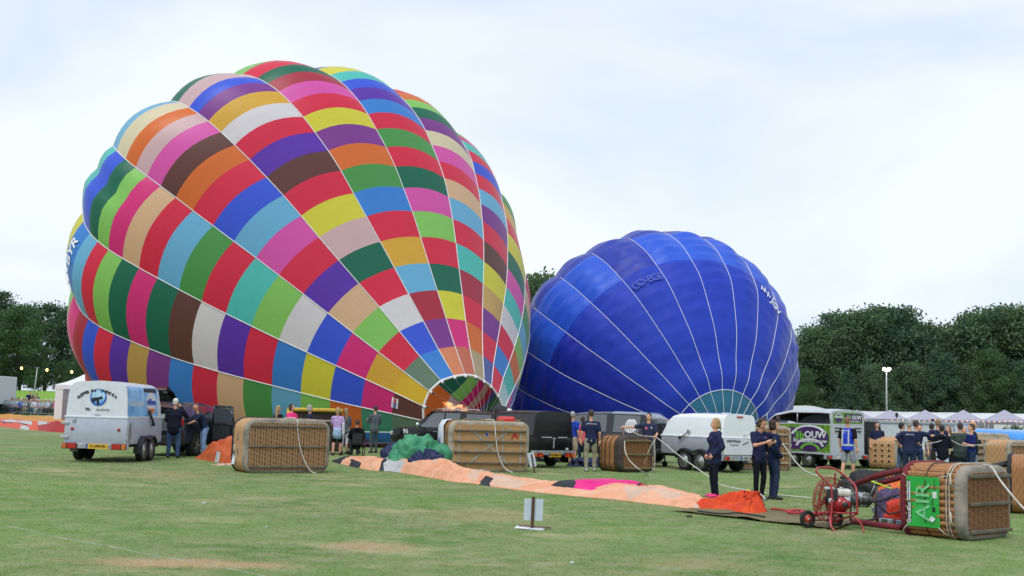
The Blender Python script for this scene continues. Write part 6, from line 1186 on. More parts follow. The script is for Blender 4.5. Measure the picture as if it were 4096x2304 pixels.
def basket(loc,yaw,label,W_,H,L_,wk,rim,hide,bottom='wicker',skids=3,rad=.28,rows=22,group=None,rimw=.06,skidm=SKID,hidew=.1,stakes=46,taper=.0,pads=None,ridge=False):
    """axis along y: bottom face at y=0 looking to -y, opening at y=L_; stands on z=0"""
    r=empty('wicker_basket',loc,yaw,label,'basket',group)
    base=np.array(resample(rrect(W_,H,rad,6,0,H/2),stakes*(4 if ridge else 2))); c=np.array([0,H/2])
    nrm=[]; n=len(base)
    for i in range(n):
        t=base[(i+1)%n]-base[i-1]; v=np.array([t[1],-t[0]]); nrm.append(v/np.linalg.norm(v))
    nrm=np.array(nrm)
    if np.dot(nrm[0],base[0]-c)<0: nrm=-nrm
    # woven wall: each row goes over one stake and under the next
    mb=MB(); R=[]; dy=(L_-hidew-.04)/rows
    for k in range(rows):
        y0=hidew+k*dy
        for yy,am in ((.06,0.0),(.5,1.0),(.94,0.0)):
            row=[]
            tp=1+taper*math.sin(math.pi*(y0+dy*yy)/L_)
            for i in range(n):
                w=(1 if (i//2+k)%2 else -1)*math.cos((i%2)*math.pi/2) 
                off=((.034*(1 if i%4>1 else 0)+.004*am) if ridge else am*(.019+.009*w))+.004*noise.noise(Vector((i*.7,k*1.3,1)))
                q=(base[i]-c)*tp+c+nrm[i]*off*(dy/.045)**.5; row.append(Vector((q[0],y0+dy*yy,max(.005,q[1]))))
            R.append(row)
    mb.grid(R,wk,closed=True,mf=(lambda a,b: WSHADE if (b%4==0 and (a//3+b//4)%7) else wk) if ridge else (lambda a,b: WSHADE if (a%3==2 and (b//2+a//3)%2) else wk)); o=mb.build('wicker_weave',wk,r,kind='stuff')  # valley faces take the dark colour as painted shade, the wall is closed
    inner=[[Vector((*( (base[i]-c)*.965+c).tolist()[:1],y,((base[i]-c)*.965+c)[1])) for i in range(n)] for y in (L_,.05)]
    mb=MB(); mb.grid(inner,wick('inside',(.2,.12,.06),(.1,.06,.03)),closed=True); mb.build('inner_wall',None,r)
    # rim roll
    mb=MB(); mb.tube([Vector((q[0],L_-.02,max(rimw*.7,q[1]))) for q in ((base-c)*1.01+c)[::2]],rimw,rim,8,closed=True); mb.build('rim',rim,r)
    # hide band round the bottom
    mb=MB(); pr=[(hidew+.03,.018),(hidew,.03),(hidew*.45,.032),(0.0,.012),(-.02,-.03),(-.022,-.10)]
    RR=[]
    for y,off in pr: RR.append([Vector(((base[i]+nrm[i]*off)[0],y,max(.004,(base[i]+nrm[i]*off)[1]))) for i in range(n)])
    mb.grid(RR,hide,closed=True); mb.build('hide_band',hide,r)
    # bottom face
    inn=base-nrm*.095
    if bottom=='wicker':
        mb=MB(); nx=int(W_/.026); nz=int(H/.028); x0,x1=-W_/2+.07,W_/2-.07; z0,z1=.07,H-.07
        G=[]
        for b in range(nz*2+1):
            z=z0+(z1-z0)*b/(nz*2); row=[]
            for a in range(nx+1):
                x=x0+(x1-x0)*a/nx; w=(1 if (a+b//2)%2 else -1)
                y=-.012-(.010+.03*(1 if a%2 else 0)+.006*w if b%2 else 0)+.005*noise.noise(Vector((x*3,z*9,2)))
                # keep inside rounded corner
                cx=max(0,abs(x)-(W_/2-rad)); cz=max(0,abs(z-H/2)-(H/2-rad)); d=math.hypot(cx,cz)
                if d>rad-.06 and d>0: f=(rad-.06)/d; x=math.copysign(W_/2-rad+cx*f,x) if cx else x; z_=H/2+math.copysign(H/2-rad+cz*f,z-H/2) if cz else z
                else: z_=z
                row.append(Vector((x,y,z_)))
            G.append(row)
        mb.grid(G,wk,mf=lambda a,b: WSHADE if (b%3==0 and (a//2+b//3)%5) else wk); mb.build('bottom_weave',wk,r,kind='stuff')  # dark columns paint the shade between ribs
    else:
        pm_=PLYW if bottom=='ply' else PLYP
        mb=MB(); mb.add([(q[0],-.03,q[1]) for q in inn],[tuple(range(n))],pm_,False); mb.build('bottom_board',pm_,r)
    for k in range(skids):
        z=H*(.5+(k-(skids-1)/2)*(.86/skids if skids>3 else .38 if skids==3 else .5)); mb=MB(); mb.box((0,-.06,z),(W_-.2,.07,.055),skidm,bev=.012); mb.build('skid',skidm,r)
    return r,base,nrm
def rope(name,pts,r_,m,label,cat='rope',closed=False,group=None,lay=True):
    P=[Vector(p) for p in pts]; out=[]
    for i in range(len(P)-1):
        for k in range(6):
            t=k/6; p0=P[max(i-1,0)];p1=P[i];p2=P[i+1];p3=P[min(i+2,len(P)-1)]
            out.append(.5*((2*p1)+(-p0+p2)*t+(2*p0-5*p1+4*p2-p3)*t*t+(-p0+3*p1-3*p2+p3)*t**3))
    out.append(P[-1]); mb=MB(); mb.tube(out,r_,m,6); o=mb.build(name,m); return tag(o,label,cat,group)
# AIR basket, nearest
AIRY=math.radians(40)
p=gp(3985,2166)
AIR,ab_,an_=basket(p+Vector((.0,.3,0)),AIRY,'large wicker basket lying on its side with a green AIR banner, at the right',1.42,1.10,1.02,WK1,MAROON,HIDE,'wicker',3,rad=.3,rows=24,rimw=.055,hidew=.13,stakes=42,ridge=True)
# side facing the camera: local -x side
SX=-1.42/2-.028
mb=MB(); rr_=[]
for z in np.linspace(.16,.93,8):
    rr_.append([Vector((SX-.006-.012*math.sin(z*9+y*7),y,z+.03*(y-.6)*0)) for y in np.linspace(.93,.38,8)])
BGREEN=mat('banner_green',(.02,.40,.055),rough=.45,var=.05,nscale=2,bump=.15,bscale=4)
mb.grid(rr_,BGREEN); ban=mb.build('banner',BGREEN,AIR)
fa=lambda y,z,g=.022: frame(Vector((SX-g,y,z)),(0,0,1),(0,1,0))   # text turned a quarter, reading upwards
def fb_(y,z,g=.026): # letters run up (+z), tops towards the rim (+y)... seen from -x
    return Matrix(((0,0,-1,SX-g),(0,1,0,y),(1,0,0,z),(0,0,0,1)))
WT2=mat('print_pale_green',(.20,.60,.27),rough=.5)
mb=MB(); text_mb(mb,'AIR',fb_(.64,.54),.33,WT2,.002,xs=1.15,bold=.002); 
t_=mb
t_.build('banner_letters',WT2,AIR)
mb=MB(); mb.box((SX-.022,.885,.36),(.003,.07,.3),PRK); text_mb(mb,'GrandEst',fb_(.88,.36,.026),.085,WT,.002,bold=.002); mb.box((SX-.022,.89,.70),(.003,.055,.3),WL_); text_mb(mb,'CHAMBLEY PLANETAIR',fb_(.89,.70,.026),.035,PRK,.002)
mb.box((SX-.022,.45,.66),(.003,.07,.1),WL_); text_mb(mb,'PARTENAIRE',fb_(.45,.82,.026),.03,PRK,.002); mb.box((SX-.022,.47,.44),(.003,.05,.07),PRK); text_mb(mb,'france',fb_(.49,.56,.026),.04,PRK,.002); mb.add([(SX-.024,.49,.24),(SX-.024,.56,.28),(SX-.024,.50,.34),(SX-.024,.44,.30)],[(0,1,2,3)],WL_,False); disc2=[(SX-.024,.76+.018*math.cos(a),.36+.022*math.sin(a)) for a in np.linspace(0,6.28,9)[:-1]]; mb.add(disc2,[tuple(range(8))],PRK,False)
mb.build('banner_print',None,AIR)
for y,z in ((.92,.17),(.92,.92),(.39,.17),(.39,.92)): 
    mb=MB(); mb.tube([(SX-.02,y,z),(SX-.03,y+(.05 if y>.6 else -.08),z+(.03 if z>.6 else -.06)),(SX-.0,y+(.09 if y>.6 else -.14),z+(.04 if z>.6 else -.1))],.007,ROPEW,5); mb.build('tie_cord',ROPEW,AIR)
for y in (.25,.3,.62): 
    mb=MB(); q=((ab_-np.array([0,.55]))*1.0+np.array([0,.55]))+an_*(.04 if y>.5 else .05); mb.tube([Vector((a,y if y>.5 else .21+(y-.25),max(.012,b))) for a,b in q[::2]],.011,ROPE if y<.5 else mat('dark_cord',(.08,.05,.03)),5,closed=True); mb.build('cord_loop',ROPE,AIR)
for z in (.36,.66,.96):
    mb=MB(); mb.box((SX-.002,.28,z),(.02,.025,.08),UNDER,bev=.004); mb.build('step_hole',UNDER,AIR)
mb=MB(); mb.tube([(SX-.01,.2,1.0),(SX-.06,.17,.95),(SX-.06,.16,.86),(SX-.01,.16,.8)],.016,ROPE,6); mb.tube([(SX-.01,.2,.42),(SX-.06,.17,.37),(SX-.06,.16,.28),(SX-.01,.16,.22)],.016,ROPE,6); mb.build('rope_handle',ROPE,AIR)
mb=MB(); mb.box((SX-.004,1.03,.55),(.02,.06,.34),mat('leather_brown',(.22,.1,.045),rough=.6),bev=.008); mb.build('leather_patch',None,AIR)
# burner frame uprights of the AIR basket
AM=Matrix.Translation(AIR.location)@Matrix.Rotation(AIRY,4,'Z')
def AL(x,y,z): return (x,y,z)
up=[]
for x in (-.60,.60):
    for z0_,z1_,yl in ((1.0,.70,1.02),(.1,.085,1.05)):
        lo=z0_<.5
        mb=MB(); a=Vector((x,1.12,z0_)); b=Vector((x*.62,1.12+yl,z1_ if not lo else .09)); mb.tube([a,a*.5+b*.5+Vector((0,0,.03 if not lo else 0)),b],[.05,.05,.045],MAROON,9)
        mb.build('padded_upright',MAROON,AIR)
        if not lo: mb=MB(); mb.tube([a+Vector((-.0,0,.05)),a*.5+b*.5+Vector((0,0,.083)),b+Vector((0,0,.045))],.012,BLKP,6); mb.build('zip_strip',BLKP,AIR)
BF=mat('burner_steel',(.5,.51,.53),rough=.25,metal=.9); BFD=mat('burner_dark_steel',(.14,.14,.13),rough=.4,metal=.7)
mb=MB()
for x in (-.38,.38):
    mb.tube([(x,2.16,.74),(x,2.2,.1)],.018,BFD,6)
for z in (.74,.1): mb.tube([(-.38,2.16,z),(.38,2.16,z)],.018,BFD,6)
mb.build('burner_frame',BFD,AIR)
for x in (-.16,.16):
    for q in range(1):
        mb=MB(); c=Vector((x,2.2,.42))
        for k in range(5): mb.tube([c+Vector((.10*math.cos(a),.06+k*.045,.10*math.sin(a))) for a in np.linspace(0,6.28,15)[:-1]],.009,BF,5,closed=True)
        mb.tube([c+Vector((0,-.06,0)),c+Vector((0,.02,0)),c+Vector((0,.06,0))],[.05,.12,.12],BFD,14); mb.tube([c+Vector((0,.04,0)),c+Vector((0,.3,0))],[.115,.125],BF,16,caps=False)
        for a in (0.4,1.5,2.6,3.9,5.2): mb.tube([c+Vector((.12*math.cos(a),-.02,.12*math.sin(a))),c+Vector((.13*math.cos(a),.3,.13*math.sin(a)))],.006,BF,4)
        mb.build('burner_can',BF,AIR)
mb=MB()
for x in(-.38,.38):
    for z in(.1,.74): mb.tube([(x,2.18,z),(math.copysign(.24,x),2.2,.42+math.copysign(.1,z-.4))],.012,BF,5)
mb.build('gimbal_arm',BF,AIR)
mb=MB(); mb.tube([(.2,2.1,.4),(.4,1.95,.2),(.55,1.7,.3),(.6,1.3,.6)],.014,BLKP,6); mb.tube([(-.2,2.1,.4),(-.1,1.8,.45),(.1,1.5,.6),(.3,1.25,.7)],.014,BLKP,6); mb.build('fuel_hose',BLKP,AIR)
YST=mat('strap_yellow',(.6,.72,.03),rough=.5)
mb=MB(); mb.box((-.15,1.75,.72),(.035,.4,.02),YST,R=Matrix.Rotation(.25,3,'X')); mb.box((.3,1.55,.78),(.035,.34,.02),YST,R=Matrix.Rotation(-.4,3,'X')); mb.build('yellow_strap',YST,AIR)
mb=MB(); mb.box((-.1,1.7,.13),(.1,.22,.08),mat('instrument_grey',(.3,.42,.46),rough=.4),bev=.015); mb.box((-.152,1.7,.14),(.004,.11,.05),mat('screen_olive',(.10,.12,.07),rough=.2)); mb.build('flight_instrument',None,AIR)
mb=MB(); mb.box((-.1,1.42,.13),(.1,.16,.07),mat('instrument_blue',(.14,.2,.26),rough=.4),bev=.012); mb.build('radio_set',None,AIR)
mb=MB(); mb.tube([(.3,1.62,.55),(.24,1.6,.42),(.2,1.62,.36)],.016,RLAMP,5); mb.tube([(.3,1.62,.55),(.36,1.6,.42),(.38,1.58,.36)],.016,RLAMP,5); mb.build('red_toggle',RLAMP,AIR)
# basket 2: big wicker one
p=gp(1150,1893)
B2,b2,n2=basket(p+Vector((-.02,0,0)),math.radians(31),'large wicker basket lying on its side with three skids and a numbered white sheet',2.28,1.42,1.12,WK2,BLKP,HIDE,'wicker',3,rad=.3,rows=18,rimw=.05,hidew=.16,stakes=62,taper=.01)
SX=-2.28/2-.03
mb=MB(); mb.grid([[Vector((SX-.004-.02*math.sin(z*8),y,z)) for y in (1.06,.95,.85,.76)] for z in (.2,.3,.4,.55,.65,.72)],mat('sheet_white',(.72,.76,.8),rough=.6)); mb.build('number_sheet',None,B2)
mb=MB(); text_mb(mb,'2',Matrix(((0,0,-1,SX-.04),(0,1,0,.86),(1,0,0,.5),(0,0,0,1))),.26,PRK,.002,bold=.01); mb.build('sheet_number',PRK,B2)
for y in (.5,.62):
    for z in (.55,.95): mb=MB(); mb.box((SX-.002,.62+(z-.75)*.1,z),(.03,.05,.18),mat('hole_grey',(.18,.17,.16)),bev=.01); mb.build('step_hole',None,B2)
    break
M2=Matrix.Translation(B2.location)@Matrix.Rotation(math.radians(31),4,'Z')@Matrix.Diagonal((1,.88,.97,1)); w=lambda x,y,z:M2@Vector((x,y,z))
rope('rope',[w(.05,.6,1.46),w(.12,.2,1.48),w(.2,-.03,1.42),w(.22,-.09,1.1),w(.3,-.10,.7),w(.42,-.14,.35),w(.55,-.3,.08),w(.66,-.48,.015)],.014,ROPEW,'white rope hanging over the large wicker basket down to the grass',)
B2.scale=(1,.88,.97)
# basket A with plywood bottom
p=gp(1958,1888)
BA,bA,nA=basket(p+Vector((-.02,.0,0)),math.radians(19),'large basket lying on its side, plywood bottom with a red letter A',2.34,1.6,1.15,WK4,GREENT,HIDEC,'ply',4,rad=.24,rows=14,rimw=.05,hidew=.12,stakes=50)
mb=MB(); text_mb(mb,'A',frame(Vector((.74,-.034,1.18)),(1,0,0),(0,0,1)),.34,RLAMP,.002,xs=.85,bold=.012); mb.build('letter',RLAMP,BA)
for x0,z0_,x1,z1_ in ((-.62,1.42,.62,.2),(.62,1.42,-.68,.2)): 
    mb=MB(); a=Vector((x0,-.045,z0_));b=Vector((x1,-.045,z1_)); d=(b-a).normalized(); s_=d.cross(Vector((0,1,0)))*.03; y_=Vector((0,-.006 if x0>0 else 0,0)); mb.add([a-s_+y_,b-s_+y_,b+s_+y_,a+s_+y_],[(0,1,2,3)],WEBB,False); mb.build('webbing_strap',WEBB,BA)
for x in (-.92,.38,.92): mb=MB(); mb.box((x,-.036,.8),(.05,.008,1.3),WEBB); mb.build('webbing_strap',WEBB,BA)
for x in (-1.0,-.7,-.4,-.15,.2): mb=MB(); mb.box((x,-.038,.72),(.04,.008,.09),WEBB); mb.build('strap_loop',WEBB,BA)
mb=MB(); mb.tube([(-.1,-.03,1.2),(-.1,-.036,1.2)],.065,mat('badge_white',(.6,.7,.8),rough=.4),16); mb.tube([(-.1,-.035,1.2),(-.1,-.039,1.2)],.045,PLB,12); mb.build('round_badge',None,BA)
SX=-2.34/2-.03
mb=MB(); cl=[]
for z in (1.66,1.62,1.45,1.1,.8,.45,.15,.03): cl.append([Vector((SX-.02+ (.25 if z>1.64 else .09 if z>1.6 else 0)-.012*math.sin(y*14+z*5),y,z)) for y in np.linspace(1.1,.5,9)])
mb.grid(cl,mat('cloth_sheet_white',(.68,.7,.76),rough=.7,bump=.2,bscale=3)); mb.build('white_cloth',None,BA)
mb=MB(); mb.add([(SX-.05,.98,1.12),(SX-.05,.72,.84),(SX-.05,.95,.6)],[(0,1,2)],PLB,False)
mb.add([(SX-.052,.78,.72),(SX-.052,.92,.55),(SX-.052,.92,.35)],[(0,1,2)],mat('print_lilac',(.3,.12,.55)),False); mb.add([(SX-.054,.72,.78),(SX-.054,.86,.52),(SX-.054,.78,.22)],[(0,1,2)],mat('print_sea_blue',(.08,.35,.65)),False); mb.build('cloth_print',None,BA)
for z in (1.25,.42): mb=MB(); mb.box((SX-.004,.3,z),(.03,.06,.2),mat('hole_grey',(.18,.17,.16)),bev=.01); mb.build('step_hole',None,BA)
for x in (-.72,-.2,.35,.85): mb=MB(); mb.tube([(x-.08,.1,1.6),(x-.05,.08,1.68),(x+.05,.08,1.68),(x+.08,.1,1.6)],.02,mat('handle_ochre',(.3,.2,.05),rough=.7),6); mb.build('rope_handle',None,BA)
BA.scale=(1.03,1,.9); M2a=Matrix.Translation(BA.location)@Matrix.Rotation(math.radians(19),4,'Z')@Matrix.Diagonal((1.03,1,.9,1)); w=lambda x,y,z:M2a@Vector((x,y,z))
rope('rope',[w(-.05,.5,1.66),w(.05,.15,1.68),w(.1,-.05,1.62),w(.13,-.12,1.2),w(.2,-.12,.7),w(.3,-.14,.35),w(.42,-.3,.1),w(.56,-.5,.02)],.016,ROPEW,'white rope hanging over the plywood-bottomed basket with the letter A')
mb=MB(); mb.box((0,0,.09),(.55,.5,.2),mat('cover_red',(.62,.03,.03),rough=.5,bump=.3,bscale=5),bev=.07); o=mb.build('red_cushion'); o.location=w(.72,.75,1.58); tag(o,'red padded cover lying on top of the basket with the letter A','cover')
mb=MB(); mb.ell((0,0,.2),(.3,.28,.22),BLKP,12,8,Matrix.Rotation(.3,3,'Y')); mb.box((.24,-.1,.2),(.2,.2,.24),WL_,bev=.05); text_mb(mb,'RTL',frame(Vector((.25,-.203,.2)),(1,0,0),(0,0,1)),.12,PRK,.002); o=mb.build('black_bag'); o.location=at(2010,41.5,1.55); tag(o,'black padded bag with white lettering behind the red cover','bag')
mb=MB(); mb.box((0,0,.8),(.7,.7,1.5),WK4,bev=.12); o=mb.build('upright_basket'); o.location=at(2010,41.8); tag(o,'upright basket hidden behind the plywood-bottomed one, carrying the black bag','basket')
# small dark-rimmed basket
p=gp(2545,1890)
B3,b3,n3=basket(p,math.radians(30),'small wicker basket with dark hide lying on its side against which a man leans',1.2,1.1,1.15,WK1,BLKP,HIDED,'wicker',3,rad=.28,rows=16,rimw=.05,hidew=.26,stakes=40,skidm=mat('skid_olive',(.16,.14,.07),rough=.8))
for k,a in enumerate((.3,.55,.8,1.0)): 
    mb=MB(); q=b3+n3*.035; mb.tube([Vector((x,a,max(.012,z))) for x,z in q[::2]],.012,HIDED,5,closed=True); mb.build('dark_band',HIDED,B3)
# basket standing on edge behind the women
p=gp(3120,1884)
B4,_a,_b=basket(p+Vector((-.45,.1,0)),math.radians(8),'tall pale wicker basket behind the two talking women, four skids on its underside',1.75,1.5,1.1,WK2,HIDEC,HIDEC,'wicker',4,rad=.2,rows=12,rimw=.05,hidew=.08,stakes=40,skidm=HIDEC)
# basket behind steward, side view
p=gp(3560,1878)
B5,_a,_b=basket(p+Vector((.55,.3,0)),math.radians(60),'honey wicker basket lying behind the black bag, its slotted side facing us',1.1,1.2,1.15,WK2,BLKP,HIDEC,'wicker',3,rad=.28,rows=12,rimw=.05,hidew=.12,stakes=40)
for y in (.35,.6,.85):
    for z in (.3,.5,.7,.9): mb=MB(); mb.box((-.575,y,z),(.03,.09,.05),UNDER,bev=.008); mb.build('slot',UNDER,B5)
# pale plywood-bottomed basket at right
B6,_a,_b=basket(pt(3945,1800,44)*1.0-Vector((0,0,pt(3945,1800,44).z)),math.radians(10),'basket with a pale plywood underside standing in front of the blue trailer',2.0,1.42,1.1,WK3,HIDEC,HIDEC,'plyp',5,rad=.2,rows=10,rimw=.04,hidew=.08,stakes=36,skidm=mat('skid_pale',(.42,.33,.22),rough=.8))
for x0,z0_,x1,z1_ in ((-.6,1.3,.2,.2),(.5,1.3,-.5,.15)): 
    mb=MB(); a=Vector((x0,-.04,z0_));b=Vector((x1,-.04,z1_)); d=(b-a).normalized(); s_=d.cross(Vector((0,1,0)))*.02; mb.add([a-s_,b-s_,b+s_,a+s_],[(0,1,2,3)],WEBB,False); mb.build('webbing_strap',WEBB,B6)
mb=MB(); mb.tube([(.35,-.1,1.44),(.42,-.12,1.0),(.5,-.12,.5),(.6,-.14,.15)],.012,mat('rope_blue',(.1,.25,.35)),5); mb.build('blue_rope',None,B6)
B7,_a,_b=basket(at(4092,42.5),math.radians(26),'basket with a grey rim cut by the right edge, behind the dark-padded burner tubes',1.5,1.2,1.1,WK2,HIDE,HIDEC,'wicker',3,rad=.25,rows=10,rimw=.05,hidew=.1,stakes=36,skidm=HIDEC)
B8,_a,_b=basket(gp(4265,2060)+Vector((.1,0,0)),math.radians(62),'wicker basket with black rim cut by the right edge, beside the AIR basket',1.3,1.15,1.1,WK1,BLKP,HIDE,'wicker',3,rad=.28,rows=16,rimw=.045,hidew=.12,stakes=40)
mb=MB()
M8=Matrix.Translation(B8.location)@Matrix.Rotation(math.radians(62),4,'Z'); 
for x,z,z2 in ((-.5,1.0,.55),(.5,1.0,.6),(-.5,.12,.08)): mb=MB(); mb.tube([(x,1.1,z),(x*.8,1.65,(z+z2)/2+.04),(x*.6,2.2,z2)],[.06,.06,.05],BLKP,8); mb.build('padded_upright',BLKP,B8)
# yellow padded basket with people round it
p=at(1262,43.6)
BY_=empty('yellow_basket',p,math.radians(12),'basket with a yellow padded rim standing behind the large wicker basket','basket')
YEL=mat('padding_yellow',(.55,.36,.03),rough=.6,var=.12,bump=.2,bscale=8)
mb=MB(); q=resample(rrect(1.95,.9,.3,6,0,0),40); mb.grid([[Vector((a,b,z)) for a,b in q] for z in (.1,.6,1.2)],HIDED,closed=True); mb.build('body',HIDED,BY_)
mb=MB(); mb.tube([Vector((a,b,1.62)) for a,b in q],.075,YEL,8,closed=True); mb.build('rim',YEL,BY_)
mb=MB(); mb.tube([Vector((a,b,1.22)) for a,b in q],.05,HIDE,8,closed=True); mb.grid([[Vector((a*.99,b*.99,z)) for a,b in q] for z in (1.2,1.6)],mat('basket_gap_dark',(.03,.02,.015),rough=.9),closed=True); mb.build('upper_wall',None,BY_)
for x in (-.95,): mb=MB(); mb.tube([(x,-.4,1.25),(x*1.03,-.42,1.4),(x*1.02,-.4,1.62)],.09,YEL,8); mb.build('padded_post',YEL,BY_)
# ------------------------------------------------------------------ deflated fabric on the grass
def ffab(name,rgb,rgb2=None,rough=.5,trans=.2): return mat('fabric_'+name,s2l(rgb),rough=rough,nscale=1.3,rgb2=s2l(rgb2) if rgb2 else None,trans=trans,bump=.85,bscale=8,spec=.4,stretch=(.7,2.4,1))
PEACH=ffab('peach',(250,192,156),(240,166,126)); PEACHP=ffab('peach_pale',(240,200,174),(214,182,160)); ORG=ffab('orange_red',(240,84,20),(222,60,10)); ORG2=ffab('orange_soft',(226,118,66),(200,86,38)); DKF=ffab('charcoal',(42,50,58)); MAGF=ffab('magenta',(246,50,152),(232,30,130)); REDF=ffab('red',(200,36,44)); WHF=ffab('white',(214,216,214),(170,176,180)); GRF=ffab('green',(84,168,126),(56,136,100)); NVF=ffab('navy',(34,46,96),(24,34,70)); YLF=ffab('yellow_ochre',(222,160,54),(200,130,40)); RDF2=ffab('deep_red',(190,30,26),(150,16,20)); OLV=ffab('olive_tarp',(124,112,76),(96,88,58),rough=.8,trans=0)
def strip(name,pts,width,height,mf,label,seed=0,nt_=22,fold=1.0,per=9,group=None,cat='balloon fabric',sharp=1.0):
    """heap of cloth along the front-edge points pts (world); width/height arrays per point"""
    P=[Vector(p) for p in pts]; n=len(P); S_=[];
    W_=width if hasattr(width,'__len__') else [width]*n; H_=height if hasattr(height,'__len__') else [height]*n
    rows=[]
    for i in range(n-1):
        for k in range(per if i<n-2 else per+1):
            t=k/per; q=i+t
            p0=P[max(i-1,0)];p1=P[i];p2=P[i+1];p3=P[min(i+2,n-1)]
            c=.5*((2*p1)+(-p0+p2)*t+(2*p0-5*p1+4*p2-p3)*t*t+(-p0+3*p1-3*p2+p3)*t**3)
            w=W_[i]+(W_[i+1]-W_[i])*t; h=H_[i]+(H_[i+1]-H_[i])*t
            d=(p2-p1); d.z=0; d.normalize(); b=Vector((-d.y,d.x,0))
            b=Vector((c.x,c.y,0)).normalized()*.75+(b if b.y>0 else -b)*.25; b.normalize()
            # wavy front edge
            e0=noise.noise(Vector((q*.9,seed,0)))*.10+noise.noise(Vector((q*3.1,seed,5)))*.05
            row=[]
            for a in range(nt_+1):
                u=a/nt_; prof=math.sin(math.pi*min(1,max(0,u)))**.5
                x=c+b*(e0+u*w)
                f1=.35+.9*noise.noise(Vector((q*.9+seed,u*2.1,1.3))); f2=1-abs(noise.noise(Vector((q*.75+u*1.5+seed,u*7.5+q*.35,seed+3.)))) *3.2; f3=noise.noise(Vector((q*6,u*14,seed)))
                z=h*prof*(.5+.5*f1+fold*(.20*f2*sharp+.05*f3))
                edge=min(1,min(u,1-u)*9); end=min(1,min(q,n-1-q)*2.2+.05)
                row.append(Vector((x.x+d.x*.08*f2,x.y+d.y*.08*f2,c.z+max(.006,z*edge**.6*end**.5)+float(terr(x.x,x.y)))))
            rows.append(row)
    mb=MB(); mb.grid(rows,None,mf=lambda i,j:mf(i/per,(j+.5)/nt_)); o=mb.build(name); tag(o,label,cat,group); return o
nz_=lambda a,b,c=0.: noise.noise(Vector((a,b,c)))
# long peach strip
pl=[(1322,1846),(1400,1866),(1480,1882),(1560,1886),(1640,1898),(1720,1912),(1800,1926),(1900,1937),(2000,1952),(2110,1966),(2220,1978),(2340,1990),(2460,2000),(2580,2014),(2690,2028),(2780,2040)]
Wd=[1.1,1.6,1.7,1.9,2.0,1.9,1.7,1.8,1.9,2.1,2.3,2.4,2.2,1.9,1.8,1.5]; Hh=[.22,.28,.32,.36,.44,.44,.36,.28,.25,.23,.22,.22,.26,.30,.24,.16]
def mfp(s,u):
    w=nz_(s*1.5,u*3,7.)*.6
    if s<.55: return DKF
    if .9<s+w*.6<1.4 and u<.22: return DKF
    if s<1.9: return ORG2 if u>.75 else PEACH
    if 2.6<s+w*.5<3.4 and u<.3+w*.4: return WHF
    if 2.3<s+w*.5<2.7 and u<.35: return DKF
    if 3.6<s<4.9 and u+w>.35: return PEACHP
    if 7.0<s+w*.5<7.5 and u<.2: return DKF
    if 7.4<s<8.6 and .05<u<.4: return PEACHP
    if 8.0<s<8.8 and u>.8: return REDF
    if 8.9<s<10.2 and u>.82: return WHF
    return PEACHP if nz_(s*1.1,u*1.6,9.)>.34 else PEACH
strip('balloon_fabric',[gp(x,y) for x,y in pl],Wd,Hh,mfp,'long crumpled peach coloured balloon fabric laid across the lawn',seed=2,nt_=30,per=14,fold=1.25)
strip('balloon_fabric',[gp(x,y)+Vector((0,0,.07)) for x,y in ((2190,1968),(2300,1978),(2420,1984),(2520,1993),(2590,2003))],[.7,.9,1.0,.9,.5],[.16,.32,.42,.34,.25],lambda s,u:DKF if s<.8 or (3.0<s<3.2) else (REDF if s>=3.2 else MAGF),'bright magenta panel with dark and red ends lying on the peach fabric',seed=8,fold=.4)
strip('balloon_fabric',[gp(x,y) for x,y in ((2752,2030),(2830,2040),(2920,2052),(2990,2060),(3062,2060))],[.9,1.4,1.7,1.8,1.2],[.14,.24,.31,.36,.22],lambda s,u:ORG,'vivid orange-red crumpled fabric at the end of the peach strip',seed=5,nt_=34,per=22,fold=1.5,sharp=1.3)
mb=MB()
for k,(dx,m_,r_) in enumerate(((0,mat('sleeve_yellow',(.6,.45,.04),rough=.5),.1),(.12,NVF,.11),(.22,mat('sleeve_yellow',(.6,.45,.04)),.1),(.34,WHF,.12),(.46,WHF,.09))): mb.tube([(dx,0,.0),(dx+.13,0,-.04)],[r_,r_*.95],m_,12)
o=mb.build('fabric_sleeve'); o.scale=(.7,.7,.7); o.location=gp(3020,2040)+Vector((0,.9,.30)); o.rotation_euler=(0,.35,-.2); tag(o,'yellow, navy and white ringed sleeve at the mouth of the orange-red fabric','balloon sleeve')
